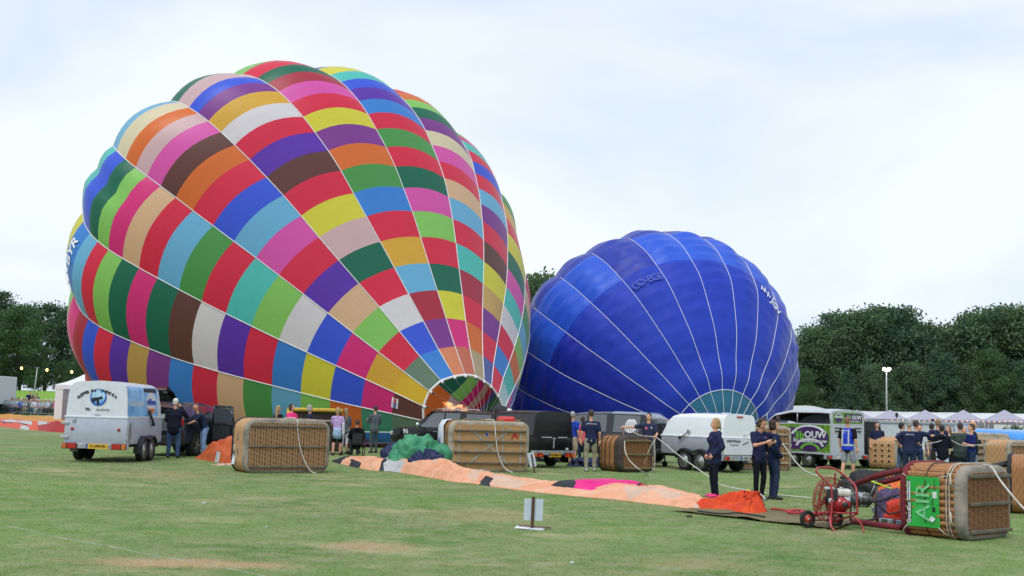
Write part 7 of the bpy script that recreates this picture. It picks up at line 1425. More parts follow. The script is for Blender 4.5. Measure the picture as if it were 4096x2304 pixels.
# orange heap left of the big basket
strip('balloon_fabric',[gp(x,y) for x,y in ((776,1834),(850,1848),(920,1856),(1000,1858))],[1.2,1.8,2.2,2.4],[.25,.6,.95,1.2],lambda s,u:(WHF if (u<.1 and 1.0<s<1.25) else ORG2),'soft orange crumpled fabric heap between the dark car and the large wicker basket',seed=12,nt_=26,per=14,fold=1.4)
strip('balloon_fabric',[gp(x,y) for x,y in ((850,1862),(900,1864),(950,1860))],[.5,.6,.5],[.05,.07,.05],lambda s,u:PEACHP,'flat pale peach scrap of fabric in front of the orange heap',seed=3,fold=.5)
def heap(name,c,rx,ry,rz,m,label,seed,n=84,cat='balloon fabric',k2=1.0,sq=.8):
    rows=[]
    for i in range(31):
        a=math.pi/2*i/30; row=[]
        for j in range(n):
            b=2*math.pi*j/n; d=Vector((math.cos(b)*math.sin(a)**sq,math.sin(b)*math.sin(a)**sq,math.cos(a)**.8))
            f=1+.18*noise.noise(d*1.8+Vector((seed,0,0)))+.16*(abs(noise.noise(Vector((d.x*3+d.z,d.y*3,d.z*1.5+seed))))*-2+.6)*k2+.13*(.5-abs(noise.noise(Vector((d.x*4+d.z*1.5,d.y*4,d.z*.9+seed))))*2)*k2+.02*noise.noise(Vector((d.x*9+d.z*3,d.y*9,d.z*2+seed)))*k2
            row.append(Vector((d.x*rx*f,d.y*ry*f,max(0,d.z*rz*f))))
        rows.append(row)
    mb=MB(); mb.grid(rows,m,closed=True); o=mb.build(name,m); o.location=c; return tag(o,label,cat)
heap('balloon_fabric',gp(1660,1885)+Vector((.05,.5,0)),.84,.66,.86,GRF,'mound of crumpled green balloon fabric beside the plywood-bottomed basket',4,k2=1.3)
heap('balloon_fabric',gp(1588,1882)+Vector((-.05,1.0,0)),.55,.5,.72,NVF,'dark navy bag-like heap left of the green fabric mound',9,k2=.6)
heap('balloon_fabric',gp(1706,1890)+Vector((0,-.05,0)),.48,.4,.55,NVF,'navy crumpled fabric in front of the green mound',6,k2=1.4)
heap('balloon_fabric',gp(2370,1872)+Vector((.2,1.0,0)),.9,.5,.28,NVF,'low navy fabric pile on the grass behind the man in khaki trousers',14,k2=1.2)
# flat colourful envelope at the far left
def flat():
    P0=[(-60,1700),(60,1706),(130,1716),(190,1724),(260,1728)]
    rows=[];n=44
    for i in range(122):
        x=-80+i*3
        y1=np.interp(x,[-80,0,100,200,280],[1698,1706,1718,1727,1732]); y0=np.interp(x,[-80,0,60,150,250],[1662,1662,1664,1668,1672])
        row=[]
        for j in range(n+1):
            u=j/n; yy=y1+(y0-y1)*u**.75; p=gt(x,yy); z=.06+.16*abs(noise.noise(Vector((p.x*.5,p.y*.35,0))))+.14*max(0,noise.noise(Vector((p.x*1.6,p.y*.6,3))))
            z+= .5*math.exp(-((x-225)/45)**2)*max(0,1-u*4) 
            if u in(0,1): z=0
            row.append(p+Vector((0,0,z)))
        rows.append(row)
    def mf(i,j):
        x=-80+i*3;u=(j+.5)/n; w=nz_(x*.02,u*4)*.12
        if u>.52+w*.5: return YLF
        if x>150 and u<.12+(x-150)*.003: return RDF2
        if .22<u+w<.40 and (0<x<125 or 150<x<230): return WHF
        if u<.07 and 80<x<115: return WHF
        if .15<u+w*1.5<.2: return NVF
        return ffab('orange_flat',(232,92,44),(214,70,40)) if u<.5 else ORG2
    mb=MB(); mb.grid(rows,None,mf=mf); o=mb.build('balloon_fabric'); tag(o,'orange, white, red and yellow balloon fabric spread flat at the far left','balloon fabric')
flat()
# olive ground sheet
def sheet(pts,m,label,name='ground_sheet',nx=26,ny=10,amp=.03):
    a,b,c,d=[gp(*q) for q in pts]; rows=[]
    for i in range(nx+1):
        s=i/nx; row=[]
        for j in range(ny+1):
            t=j/ny; p=(a*(1-s)+b*s)*(1-t)+(d*(1-s)+c*s)*t; e=.35*nz_(s*4,t*2,5); p=p+Vector((0,e*.5*(abs(t-.5)*2)**3,0)); p.z=.035+amp*max(0,nz_(s*7,t*5,2.)*2); row.append(p)
        rows.append(row)
    mb=MB(); mb.grid(rows,m); o=mb.build(name,m); tag(o,label,'tarpaulin')
sheet(((2680,2046),(3345,2122),(3460,2078),(2960,2038)),OLV,'olive ground sheet under the red fan and the end of the orange fabric')
# ------------------------------------------------------------------ inflation fan
REDM=mat('red_enamel',(.36,.022,.025),rough=.35,var=.12,coat=.3,nscale=8); REDW=mat('red_engine',(.33,.015,.02),rough=.35,coat=.3); WHM=mat('tank_white',(.68,.66,.6),rough=.35,coat=.3)
p=gp(3353,2118); fy=face_cam(Vector((p.x,p.y,0)))
FN=empty('inflation_fan',p,fy+math.radians(8),'red wheeled petrol fan with a wire guard and a white-tanked engine','fan')
# facing +Y = towards the camera; picture-left is +x here (figure's right hand)
def X(a): return -a   # picture right positive a
def tb(name,pts,r_,m=REDM,n=8,smooth_path=True):
    P=[Vector((X(a),b,c)) for a,b,c in pts]
    if smooth_path and len(P)>2:
        out=[]
        for i in range(len(P)-1):
            for k in range(4):
                t=k/4; p0=P[max(i-1,0)];p1=P[i];p2=P[i+1];p3=P[min(i+2,len(P)-1)]
                out.append(.5*((2*p1)+(-p0+p2)*t+(2*p0-5*p1+4*p2-p3)*t*t+(-p0+3*p1-3*p2+p3)*t**3))
        P=out+[P[-1]]
    mb=MB(); mb.tube(P,r_,m,n); return mb.build(name,m,FN)
# outer handle loop: two side rails joined on top
tb('frame_tube',[(-.10,.3,.0),(-.14,.26,.06),(-.14,.24,.22),(-.13,.22,.4),(-.13,.2,.66),(-.17,.18,.74),(-.34,.12,.9),(-.36,.1,.95),(-.3,-.02,.985),(-.12,-.1,.985),(.0,-.12,.95),(.17,-.1,.82),(.24,-.04,.75),(.27,.12,.66),(.27,.2,.35),(.27,.22,.28)],.017)
tb('frame_tube',[(-.13,.22,.29),(.0,.22,.28),(.27,.22,.3)],.016,smooth_path=False)
tb('frame_tube',[(-.24,.0,.72),(-.3,-.1,.4),(-.34,-.12,.18)],.017)
tb('frame_tube',[(-.02,-.18,.9),(-.03,-.2,.7),(-.05,-.2,.62)],.016)
tb('frame_tube',[(-.3,-.06,.7),(-.06,-.2,.7)],.014,smooth_path=False)
tb('frame_tube',[(-.36,-.12,.2),(-.15,.1,.26),(-.13,.22,.29)],.016,smooth_path=False)
tb('frame_tube',[(.27,.22,.28),(.14,.15,.22),(-.02,-.1,.13),(-.1,-.2,.14)],.016,smooth_path=False)
tb('stand_leg',[(.2,.22,.24),(.3,.26,.15),(.35,.3,.05),(.34,.34,.0)],.016)
tb('stand_leg',[(-.16,.2,.24),(-.16,.28,.1),(-.13,.33,.03),(-.08,.36,.0)],.016)
def fwheel(a,b,lab=None):
    t=MB(); R_=.145
    t.tube([(X(a)+math.cos(q)*0,b+math.cos(q)*(R_-.035),R_+math.sin(q)*(R_-.035)) for q in np.linspace(0,2*math.pi,21)[:-1]],.036,TYRE,8,closed=True); t.v=[(v[0]-X(a),v[1]-b,v[2]) for v in t.v]; o=t.build('fan_tyre',TYRE,FN); o.location=(X(a),b,0); o.rotation_euler=(0,0,math.radians(-62))
    t=MB(); t.tube([(X(a)-.03,b,R_),(X(a)+.03,b,R_)],.062,mat('wheel_orange',(.55,.06,.02),rough=.4),16); t.tube([(X(a)-.045,b,R_),(X(a)+.045,b,R_)],.02,GALV,8); t.v=[(v[0]-X(a),v[1]-b,v[2]) for v in t.v]; t.build('fan_rim',None,o)
fwheel(-.48,-.05); fwheel(-.0,-.28)
tb('axle',[(-.48,-.05,.125),(0,-.28,.125)],.012,REDM,6,False)
# wire guard: domed cage behind the engine, axis tilted
mb=MB(); C_=Vector((X(-.17),-.12,.48)); ax=Vector((X(-.75),-.6,.1)).normalized(); u=ax.cross(Vector((0,0,1))).normalized(); v=u.cross(ax)
Rg=.36
for k,(d,rr2) in enumerate(((-.10,1.0),(.0,1.0),(.06,.9),(.09,.75),(.115,.55),(.13,.33),(-.13,.8),(-.15,.5))):
    mb.tube([C_+ax*d+(u*math.cos(a)+v*math.sin(a))*Rg*rr2 for a in np.linspace(0,2*math.pi,25)[:-1]],.0075 if rr2==1 else .004,REDM,5,closed=True)
for a in np.linspace(0,2*math.pi,25)[:-1]:
    w_=u*math.cos(a)+v*math.sin(a); mb.tube([C_+ax*-.10+w_*Rg,C_+w_*Rg,C_+ax*.06+w_*Rg*.9,C_+ax*.115+w_*Rg*.55,C_+ax*.135+w_*Rg*.1],.0035,REDM,4)
mb.build('wire_guard',REDM,FN)
for k in range(4):
    a=k*math.pi/2+.5; w_=u*math.cos(a)+v*math.sin(a); t_=ax.cross(w_); mb=MB(); b0=C_+w_*.05; b1=C_+w_*.32
    mb.add([b0-t_*.03-ax*.02,b0+t_*.03+ax*.02,b1+t_*.05+ax*.01,b1-t_*.05-ax*.01,b0-t_*.03-ax*.012,b0+t_*.03+ax*.028,b1+t_*.05+ax*.018,b1-t_*.05-ax*.002],[(0,1,2,3),(7,6,5,4),(0,4,5,1),(2,6,7,3),(0,3,7,4),(1,5,6,2)],mat('blade_wood',(.3,.1,.06),rough=.5),False); mb.build('propeller_blade',None,FN)
tb('propeller_hub',[(-.1,-.06,.48),(-.19,-.14,.48)],.05,DPLAST,10,False)
# engine
mb=MB(); mb.tube([(X(.02),.0,.41),(X(.02),.16,.41)],.125,REDW,20); mb.box((X(-.02),.0,.36),(.28,.2,.16),REDW,bev=.03); mb.build('engine_block',REDW,FN)
mb=MB(); mb.tube([(X(.08),.15,.41),(X(.08),.21,.41)],.085,REDM,18); mb.tube([(X(.08),.2,.41),(X(.08),.215,.41)],.05,DPLAST,14); mb.build('pull_starter',REDM,FN)
mb=MB(); mb.box((X(.07),.05,.6),(.25,.2,.12),WHM,bev=.04); mb.tube([(X(.04),.05,.65),(X(.04),.05,.685)],.03,GALV,10); mb.build('fuel_tank',WHM,FN)
mb=MB(); mb.box((X(-.11),.1,.57),(.17,.16,.2),DPLAST,bev=.03); mb.box((X(-.16),.12,.66),(.18,.12,.05),GALV,bev=.02); mb.tube([(X(-.14),.16,.47),(X(-.14),.22,.47)],.045,GALV,10); mb.build('air_filter',DPLAST,FN)
mb=MB(); mb.box((X(.0),.05,.285),(.36,.26,.02),REDM,bev=.005); mb.build('engine_tray',REDM,FN)
# ------------------------------------------------------------------ black holdall with clothing
p=gp(3475,2006)
BG=heap('black_holdall',p+Vector((.1,.4,0)),.62,.42,.62,BLKP,'large black holdall stuffed with colourful clothes behind the red fan',21,cat='bag',k2=.7,sq=.7)
mb=MB()
for k in range(5): mb.box((-.52+k*.2,-.40+.015*k,.44-k*.075),(.1,.012,.02),mat('strap_grey',(.35,.35,.36)),R=Matrix.Rotation(.4,3,'Y'))
o=mb.build('bag_strap',None,BG)
for (x,y,sx,sy,sz,m_,lb) in ((3478,1905,.26,.16,.12,TEALC,'teal garment sticking out of the black holdall'),(3506,1908,.2,.16,.12,PINKC,'pink garment on the black holdall'),(3520,1916,.2,.15,.1,ffab('cream',(230,205,150)),'cream garment folded on the black holdall')):
    q=pt(x,y,p.y+.3); o=heap('garment',Vector((q.x,q.y,q.z-.06)),sx,sy,sz,m_,lb,x%7,n=24,cat='clothing')
heap('orange_cloth',at(3575,21.6),.35,.3,.68,ffab('orange_jacket',(238,120,60)),'orange cloth hung over the upright behind the holdall',17,n=28,cat='clothing')
heap('purple_cloth',at(3560,21.0),.3,.3,.55,ffab('grape',(86,74,108)),'grey-purple cloth beside the orange one',19,n=28,cat='clothing')
heap('orange_bag',at(3590,20.2),.24,.2,.38,ffab('signal_orange',(232,70,40)),'signal orange bag under the maroon uprights',23,n=24,cat='bag')
# red line on the tarp
rope('red_line',[gp(x,y)+Vector((0,0,.08)) for x,y in ((3085,2052),(3120,2056),(3150,2060),(3180,2056),(3210,2064),(3190,2070),(3150,2066),(3200,2058),(3240,2068),(3262,2072),(3300,2066))],.02,mat('rope_red',(.5,.03,.05),rough=.7),'red activation line lying on the olive ground sheet','rope')
rope('rope',[gp(x,y)+Vector((0,0,.08)) for x,y in ((2790,2062),(2850,2070),(2900,2073),(2950,2069),(3010,2078),(3060,2086))],.014,BLKP,'thin dark cord across the olive ground sheet','rope')
# ------------------------------------------------------------------ ropes
RM=Matrix.Translation(ROPEMAN.location)@Euler(ROPEMAN.rotation_euler).to_matrix().to_4x4()
hR=RM@(RI_['wr'][1]+Vector((.07,0,0))); hL=RM@(RI_['wr'][-1]+Vector((0,.06,0)))
a=gp(2608,1902); b=gp(3260,1996); c=gp(2840,1925)
rope('rope',[hL,hL*.75+pt(2835,1906,30)*.25,pt(2700,1810,33.4),pt(2835,1906,29),pt(2890,1940,27)*.5+gp(2900,1945)*.5,gp(3000,1966)+Vector((0,0,.02)),gp(3120,1984)+Vector((0,0,.02)),gp(3250,1996)+Vector((0,0,.02))],.016,ROPEW,'white rope running from the man in denim shorts across the grass behind the women')
rope('rope',[hL,hL*.5+hR*.5+Vector((0,-.05,-.10)),hR,hR+Vector((.05,-.12,-.35)),pt(2500,1800,33.4),pt(2518,1842,33)+Vector((0,0,.0)),pt(2560,1880,32.4),gp(2590,1900)+Vector((0,0,.02)),gp(2612,1902)+Vector((0,0,.02))],.018,ROPE,'cream rope looped from hand to hand over the dark-rimmed basket')
rope('rope',[hL+Vector((0,0,-.03)),hL+Vector((-.22,-.06,-.45)),hL+Vector((-.36,-.06,-.95)),hL+Vector((-.28,-.06,-1.13)),hL+Vector((-.05,-.06,-1.0)),hL+Vector((-.02,-.06,-.6)),hL+Vector((-.03,-.02,-.2)),hL],.016,ROPE,'loop of cream rope hanging in front of the man in denim shorts')
rope('rope',[pt(3125,1770,33),pt(3150,1800,32),pt(3185,1850,30),pt(3225,1885,28.4),pt(3270,1903,27.8)],.015,ROPEW,'rope coming down from the tall wicker basket to the grass left of the fan')
g_=GLOVE
rope('rope',[pt(3680,1781,34.2),g_*.5+pt(3740,1782,34)*.5,g_,pt(3850,1782,33.9),pt(3925,1778,33.9),pt(4000,1775,34)],.011,ROPEW,'taut white rope held by the gloved hand in front of the talking group')
rope('rope',[pt(3925,1858,18.4),pt(3965,1868,17.9),pt(4000,1920,17.3),pt(4060,1995,16.6),pt(4110,2050,16.2)],.014,ROPEW,'cream rope running over the AIR basket to the right edge')
rope('tape_line',[gp(30,2106),gp(100,2118),gp(232,2150),gp(440,2186),gp(560,2212),gp(700,2236),gp(915,2276),gp(1060,2304)],.006,mat('line_grey',(.38,.40,.36),rough=.8),'thin white line lying across the grass at the lower left','line')
# ------------------------------------------------------------------ sign seen from behind
WOODB=mat('stake_brown',(.085,.045,.028),rough=.75,nscale=12,stretch=(1,1,.15)); SIGNW=mat('sign_board_pale',(.52,.60,.67),rough=.5,var=.04)
p=gp(2128,2118); SG=empty('small_sign',p,math.radians(8),'small blank pale sign board on a brown stake in the foreground grass, seen from behind','sign')
d_=(p-Vector((0,0,0))).length; sc_=p.y/FPX
mb=MB(); mb.box((.012,.02,.295),(.074*.95,.012,.32),SIGNW); mb.v=[((v[0]-.012)/(.0703/2)*(.145)+.012,v[1],v[2]) for v in mb.v]; mb.build('board',SIGNW,SG)
mb=MB(); mb.box((.0,-.002,.225),(.045,.03,.52),WOODB); o=mb.build('stake',WOODB,SG); SG.rotation_euler=(0,math.radians(1.2),math.radians(8))
F2=empty('fallen_sign',gp(2128,2120)+Vector((-.02,.12,0)),math.radians(-25),'white sign lying flat in the grass with its brown stake, behind the standing sign','sign')
mb=MB(); mb.box((-.0,.02,.02),(.44,.30,.012),mat('sign_white',(.78,.82,.9),rough=.5)); mb.build('board',None,F2); mb=MB(); mb.box((.06,.0,.045),(.50,.03,.022),mat('stake_pale',(.2,.12,.085),rough=.8)); mb.build('stake',WOODB,F2)
F2.rotation_euler=(.05,.03,math.radians(-14))
for (x,y,r_,lb) in ((815,2016,.045,'small pale scrap of litter on the lawn, left of the sign'),(2287,2256,.03,'tiny white scrap on the lawn at the bottom of the picture'),(1065,2112,.015,'speck of white litter on the lawn below the large basket')):
    mb=MB(); mb.ell((0,0,.012),(r_,r_*.6,.016),mat('litter',(.45,.55,.5)),8,5); mb.ell((r_*.5,.01,.018),(r_*.6,r_*.4,.014),mat('litter',(.45,.55,.5)),7,4); o=mb.build('litter'); o.location=gp(x,y); tag(o,lb,'litter')
mb=MB(); mb.ell((0,0,.02),(.05,.035,.03),HIDED,8,5); mb.ell((.04,.02,.02),(.03,.03,.02),HIDED,7,4); o=mb.build('clod_of_earth'); o.location=gp(2755,2070); tag(o,'dark clod of earth in front of the olive ground sheet','clod')
# dark leaning board by basket A
p=gp(2132,1893); LB=empty('leaning_board',p+Vector((0,.1,0)),.2,'small sign board leaning against the right end of the basket with the letter A','sign')
mb=MB(); mb.box((-.03,.05,.38),(.2,.02,.42),SIGNW,R=Matrix.Rotation(-.25,3,'Y')); mb.build('board',SIGNW,LB); mb=MB(); mb.box((0,.0,.27),(.04,.03,.56),WOODB,R=Matrix.Rotation(-.2,3,'Y')); mb.build('stake',WOODB,LB)
# pushchair seat person: seated child in a buggy seen from behind
p=gp(1424,1822)
human(p,face_cam(p)+math.pi+.15,1.72,'young man in black hooded jacket sitting in a wheelchair with his back to us',G1,top=BLACKC,bottom=GREYC,hair=HB,sleeve='long',jacket=True,hood=True,sit=True,arms='lap',vox=.02)
WC=empty('wheelchair',p,face_cam(p)+math.pi+.15,'wheelchair in front of the woman with the white leggings','wheelchair')
mb=MB(); mb.box((0,.02,.42),(.44,.44,.05),BLKP,bev=.015); mb.build('seat',BLKP,WC); mb=MB(); mb.box((0,-.2,.62),(.42,.03,.36),BLKP,bev=.015); mb.build('backrest',BLKP,WC)
for s in(-1,1):
    mb=MB(); mb.tube([(s*.27,math.cos(a)*.29,.3+math.sin(a)*.29) for a in np.linspace(0,6.283,25)[:-1]],.018,TYRE,6,closed=True); mb.tube([(s*.24,0,.3),(s*.3,0,.3)],.04,DPLAST,8); mb.build('wheel',TYRE,WC)
    mb=MB(); mb.tube([(s*.2,-.22,.35),(s*.2,-.22,.85),(s*.2,-.32,.88)],.014,DPLAST,6); mb.tube([(s*.2,-.2,.4),(s*.2,.3,.4),(s*.18,.42,.1)],.014,DPLAST,6); mb.tube([(s*.2,.42,.09),(s*.2,.46,.09)],.05,TYRE,8); mb.build('frame_side',DPLAST,WC)
mb=MB(); mb.ell((.1,-.33,1.0),(.1,.01,.05),WT,10,4); 
# flame
fm=bpy.data.materials.new('flame'); fm.use_nodes=True; n_=fm.node_tree.nodes; l_=fm.node_tree.links.new; n_.clear()
o_=n_.new('ShaderNodeOutputMaterial'); em=n_.new('ShaderNodeEmission'); tr=n_.new('ShaderNodeBsdfTransparent'); ms=n_.new('ShaderNodeMixShader'); lw=n_.new('ShaderNodeLayerWeight'); lw.inputs[0].default_value=.25
tx=n_.new('ShaderNodeTexCoord'); q_=n_.new('ShaderNodeTexNoise'); q_.inputs['Scale'].default_value=3.5; q_.inputs['Detail'].default_value=5; l_(tx.outputs['Object'],q_.inputs['Vector'])
cr2=n_.new('ShaderNodeValToRGB'); cr2.color_ramp.elements[0].color=(1,.2,.03,1); cr2.color_ramp.elements[1].color=(1,.62,.28,1); cr2.color_ramp.elements[0].position=.35; cr2.color_ramp.elements[1].position=.6; l_(q_.outputs[0],cr2.inputs[0]); l_(cr2.outputs[0],em.inputs[0]); em.inputs[1].default_value=1.6
ad=n_.new('ShaderNodeMath'); ad.operation='ADD'; l_(lw.outputs['Facing'],ad.inputs[0]); mr_=n_.new('ShaderNodeMapRange'); mr_.inputs[1].default_value=.65; mr_.inputs[2].default_value=.38; mr_.inputs[3].default_value=0; mr_.inputs[4].default_value=.6; l_(q_.outputs[0],mr_.inputs[0]); l_(mr_.outputs[0],ad.inputs[1]); ad.use_clamp=True
l_(ad.outputs[0],ms.inputs[0]); l_(em.outputs[0],ms.inputs[1]); l_(tr.outputs[0],ms.inputs[2]); l_(ms.outputs[0],o_.inputs[0])
mb=MB(); a=pt(1860,1668,47.5); b=pt(1772,1640,51)
P_=[a*(1-t)+b*t+Vector((.08*math.sin(t*9),0,.25*t+.1*math.sin(t*7))) for t in np.linspace(0,1,14)]
mb.tube(P_,[.08,.14,.2,.25,.29,.31,.33,.34,.33,.30,.26,.2,.13,.04],fm,20)
mb.v=[tuple(Vector(v)+Vector((nz_(v[0]*2,v[1]*2,v[2]*3),0,nz_(v[0]*2+5,v[1]*2,v[2]*3)))*.16) for v in mb.v]
o=mb.build('burner_flame'); tag(o,'orange burner flame shooting into the mouth of the rainbow balloon','flame')
# basket and burner of the rainbow balloon, hidden behind the pickup
BR=basket(at(1975,47.0),math.radians(-150),'basket of the rainbow balloon lying behind the black pickup, below its mouth',1.8,1.2,1.1,WK2,BLKP,HIDE,'wicker',3,rows=8,stakes=30)[0]
# ------------------------------------------------------------------ floodlight mast, tents, marquee, barriers, spectators
MASTG=mat('mast_galvanised',(.38,.40,.40),rough=.5,metal=.3)
p=at(3547,146); ht=pt(3547,1480,146).z
FL=empty('floodlight_mast',p,0,'tall mast with two lit floodlights before the right-hand wood','floodlight')
mb=MB(); mb.tube([(0,0,0),(0,0,ht)],[.13,.09],MASTG,8); mb.build('mast',MASTG,FL)
LIT=mat('lamp_lit',(1,1,1),rough=.4,emit=(.93,.97,1.0,26))
for s in(-1,1):
    mb=MB(); mb.box((s*.30,.0,ht+.12),(.44,.24,.36),DPLAST,bev=.05); o=mb.build('lamp_housing',DPLAST,FL); mb=MB(); mb.ell((s*.30,-.14,ht+.10),(.21,.08,.2),LIT,14,8); mb.build('lamp_glass',LIT,o)
mb=MB(); mb.box((0,0,ht-.1),(.7,.08,.08),MASTG); mb.build('crossbar',MASTG,FL)
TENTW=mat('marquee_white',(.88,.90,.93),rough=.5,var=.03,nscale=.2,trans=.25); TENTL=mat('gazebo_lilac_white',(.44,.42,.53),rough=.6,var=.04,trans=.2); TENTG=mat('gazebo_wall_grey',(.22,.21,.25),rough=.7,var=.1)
# marquee
mq=empty('marquee',(0,0,0),0,'long white marquee with a ridged roof behind the row of gazebos','marquee')
A_=at(3185,158); B_=at(4500,118); d=(B_-A_); L_=d.length; d.normalize(); nrm=Vector((d.y,-d.x,0)); 
if nrm.y>0: nrm=-nrm
nb=9
for k in range(nb):
    a=A_+d*(L_*k/nb+.06); b=A_+d*(L_*(k+1)/nb-.0); mb=MB(); sag=.05
    e=nrm*0; top=3.22
    R_=[]
    for off,z in ((0,2.35),(1.5,2.56),(3.0,2.78),(4.5,3.0),(6,top)): R_.append([a+(b-a)*t-nrm*(off)*1.0+Vector((0,0,z-(sag*math.sin(math.pi*t)))) for t in (0,.08,.5,1)])
    R_+= [[a+(b-a)*t-nrm*12+Vector((0,0,2.35)) for t in (0,.08,.5,1)]]
    mb.grid(R_,TENTW); mb.build('roof_bay',TENTW,mq)
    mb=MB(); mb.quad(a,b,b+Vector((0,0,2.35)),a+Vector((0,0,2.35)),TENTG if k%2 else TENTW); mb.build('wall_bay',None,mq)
# rounded end tent
c=at(3225,150); RT=empty('dome_tent',c,0,'white round-topped tent end just right of the blue balloon','tent')
mb=MB(); rows=[[Vector((math.cos(t)*4.0,y,1.9+math.sin(t)*1.75)) for t in np.linspace(0,math.pi,13)] for y in (0,4)]; mb.grid(rows,TENTW); mb.add(rows[0],[tuple(range(13))],TENTW,False); mb.build('canopy',TENTW,RT); mb=MB(); mb.box((0,2,.95),(7.9,3.9,1.9),TENTW); mb.build('wall',TENTW,RT)
names={3190:'gazebo with its peak half hidden by the blue balloon, leftmost of the row',3303:'gazebo whose small tip shows above the purple trailer roof',3427:'gazebo whose tip shows at the right end of the purple trailer roof',3560:'gazebo right of the floodlight mast foot',3701:'gazebo whose peak stands above the grey-haired man',3854:'gazebo whose peak stands above the man in the green-grey jumper',4019:'gazebo at the right end of the row, above the blue trailer',4185:'gazebo only partly inside the right edge'}
for x,lb in names.items():
    Y=float(np.interp(x,[3190,3560,4019,4185],[140,130,109,103])); q=at(x,Y); pz=pt(x,1639 if x>3200 else 1652,Y).z
    g=empty('gazebo',q,math.radians(-14),'white '+lb,'gazebo','white gazebos in a row')
    hw=2.05
    for k in range(4):
        a=math.radians(45+90*k);b=math.radians(135+90*k); c1=Vector((math.cos(a),math.sin(a),0))*hw*1.414; c2=Vector((math.cos(b),math.sin(b),0))*hw*1.414
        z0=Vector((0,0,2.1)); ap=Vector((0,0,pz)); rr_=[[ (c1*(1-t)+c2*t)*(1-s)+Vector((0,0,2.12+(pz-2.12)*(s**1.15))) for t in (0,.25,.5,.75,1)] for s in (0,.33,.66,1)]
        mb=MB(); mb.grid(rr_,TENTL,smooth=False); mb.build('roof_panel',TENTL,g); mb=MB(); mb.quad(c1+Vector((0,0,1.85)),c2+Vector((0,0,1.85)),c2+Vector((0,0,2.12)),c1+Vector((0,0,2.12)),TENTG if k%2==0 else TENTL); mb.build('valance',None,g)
        mb=MB(); mb.tube([c1,c1+Vector((0,0,2.1))],.03,GALV,6); mb.build('leg',GALV,g)
# string lights along the gazebos
BULB=mat('bulb_warm',(.9,.4,.25),rough=.4,emit=(1,.42,.25,1.1)); 
SL=empty('string_lights',(0,0,0),0,'string of small warm bulbs hanging along the gazebo roofs','string lights')
pts=[]
for k in range(34):
    x=3440+k*21.5; Y=float(np.interp(x,[3440,4160],[126,100])); sag=5*math.sin((k%7)/7*math.pi); q=pt(x,1678+ (x-3440)*.008+sag-4,Y); pts.append(q)
mb=MB(); mb.tube(pts,.012,DPLAST,4); mb.build('cable',DPLAST,SL)
for q in pts: mb=MB(); mb.ell((0,0,0),(.06,.06,.075),BULB,7,5); o=mb.build('bulb',BULB,SL); o.location=q-Vector((0,0,.1))
SPK=empty('loudspeaker',at(3587,112),0,'black loudspeaker on a pole in front of the gazebos','loudspeaker'); z1=pt(3587,1651,112).z; z0=pt(3587,1668,112).z
mb=MB(); mb.box((0,0,(z0+z1)/2),(.22,.25,z1-z0),PRK,bev=.03); mb.build('cabinet',PRK,SPK); mb=MB(); mb.tube([(0,0,0),(0,0,z0)],.03,DPLAST,6); mb.build('pole',DPLAST,SPK)
# shrubs behind the groups
for x,Y,yt,lb in ((4060,95,1694,'dark green shrub above the blue trailer'),(3510,95,1690,'small green shrub left of the box trailer')):
    z=pt(x,yt,Y).z; o=empty('shrub',at(x,Y),0,lb,'shrub'); nr=np.random.default_rng(x); n=900; dd=nr.normal(size=(n,3)); dd/=np.linalg.norm(dd,axis=1)[:,None]; P=dd*nr.uniform(.4,1,n)[:,None]*np.array([1.1,.8,z/2])+np.array([0,0,z/2]); u=nr.normal(size=(n,3))*.06; w_=nr.normal(size=(n,3))*.05
    V=np.stack([P-u,P-w_,P+u,P+w_],1).reshape(-1,3); mb=MB(); mb.add(V.tolist(),[(4*i,4*i+1,4*i+2,4*i+3) for i in range(n)],LEAVES[1],False); mb.build('foliage',LEAVES[1],o)
# ---- left: pagoda tent, light pole with bulbs, barriers, seated crowd
q=at(385,82); q.z=float(terr(q.x,82)); PG=empty('pagoda_tent',q,math.radians(8),'white pagoda tent with striped walls behind the left trailer','tent')
zt=pt(385,1452,82).z-q.z; ze=pt(262,1541,82).z-q.z
mb=MB(); hw=2.3
for k in range(4):
    a=math.radians(45+90*k);b=math.radians(135+90*k); c1=Vector((math.cos(a),math.sin(a),0))*hw*1.414; c2=Vector((math.cos(b),math.sin(b),0))*hw*1.414
    rr_=[[(c1*(1-t)+c2*t)*(1-s)**1.35+Vector((0,0,ze+(zt-ze)*s**1.25)) for t in (0,.5,1)] for s in (0,.2,.4,.6,.8,1)]
    mb=MB(); mb.grid(rr_,TENTW); mb.build('roof_panel',TENTW,PG); mb=MB(); mb.quad(c1+Vector((0,0,ze-.3)),c2+Vector((0,0,ze-.3)),c2+Vector((0,0,ze)),c1+Vector((0,0,ze)),TENTW); mb.build('valance',TENTW,PG)
    for i in range(9):
        t0=i/9;t1=(i+1)/9; f=.985; mb=MB(); mb.quad((c1*(1-t0)+c2*t0)*f,(c1*(1-t1)+c2*t1)*f,(c1*(1-t1)+c2*t1)*f+Vector((0,0,ze-.25)),(c1*(1-t0)+c2*t0)*f+Vector((0,0,ze-.25)),TENTG if i%2 else TENTW); mb.build('wall_strip',None,PG)
q=at(130,108); q.z=float(terr(q.x,108)); zt=pt(142,1471,108).z-q.z
LP=empty('light_pole',q,0,'thin grey pole standing behind the seated spectators','pole'); mb=MB(); mb.tube([(0,0,0),(.25,0,zt)],.05,MASTG,6); mb.build('pole',MASTG,LP); mb=MB(); mb.box((.25,0,zt),(.3,.08,.08),MASTG); mb.build('cap',MASTG,LP)
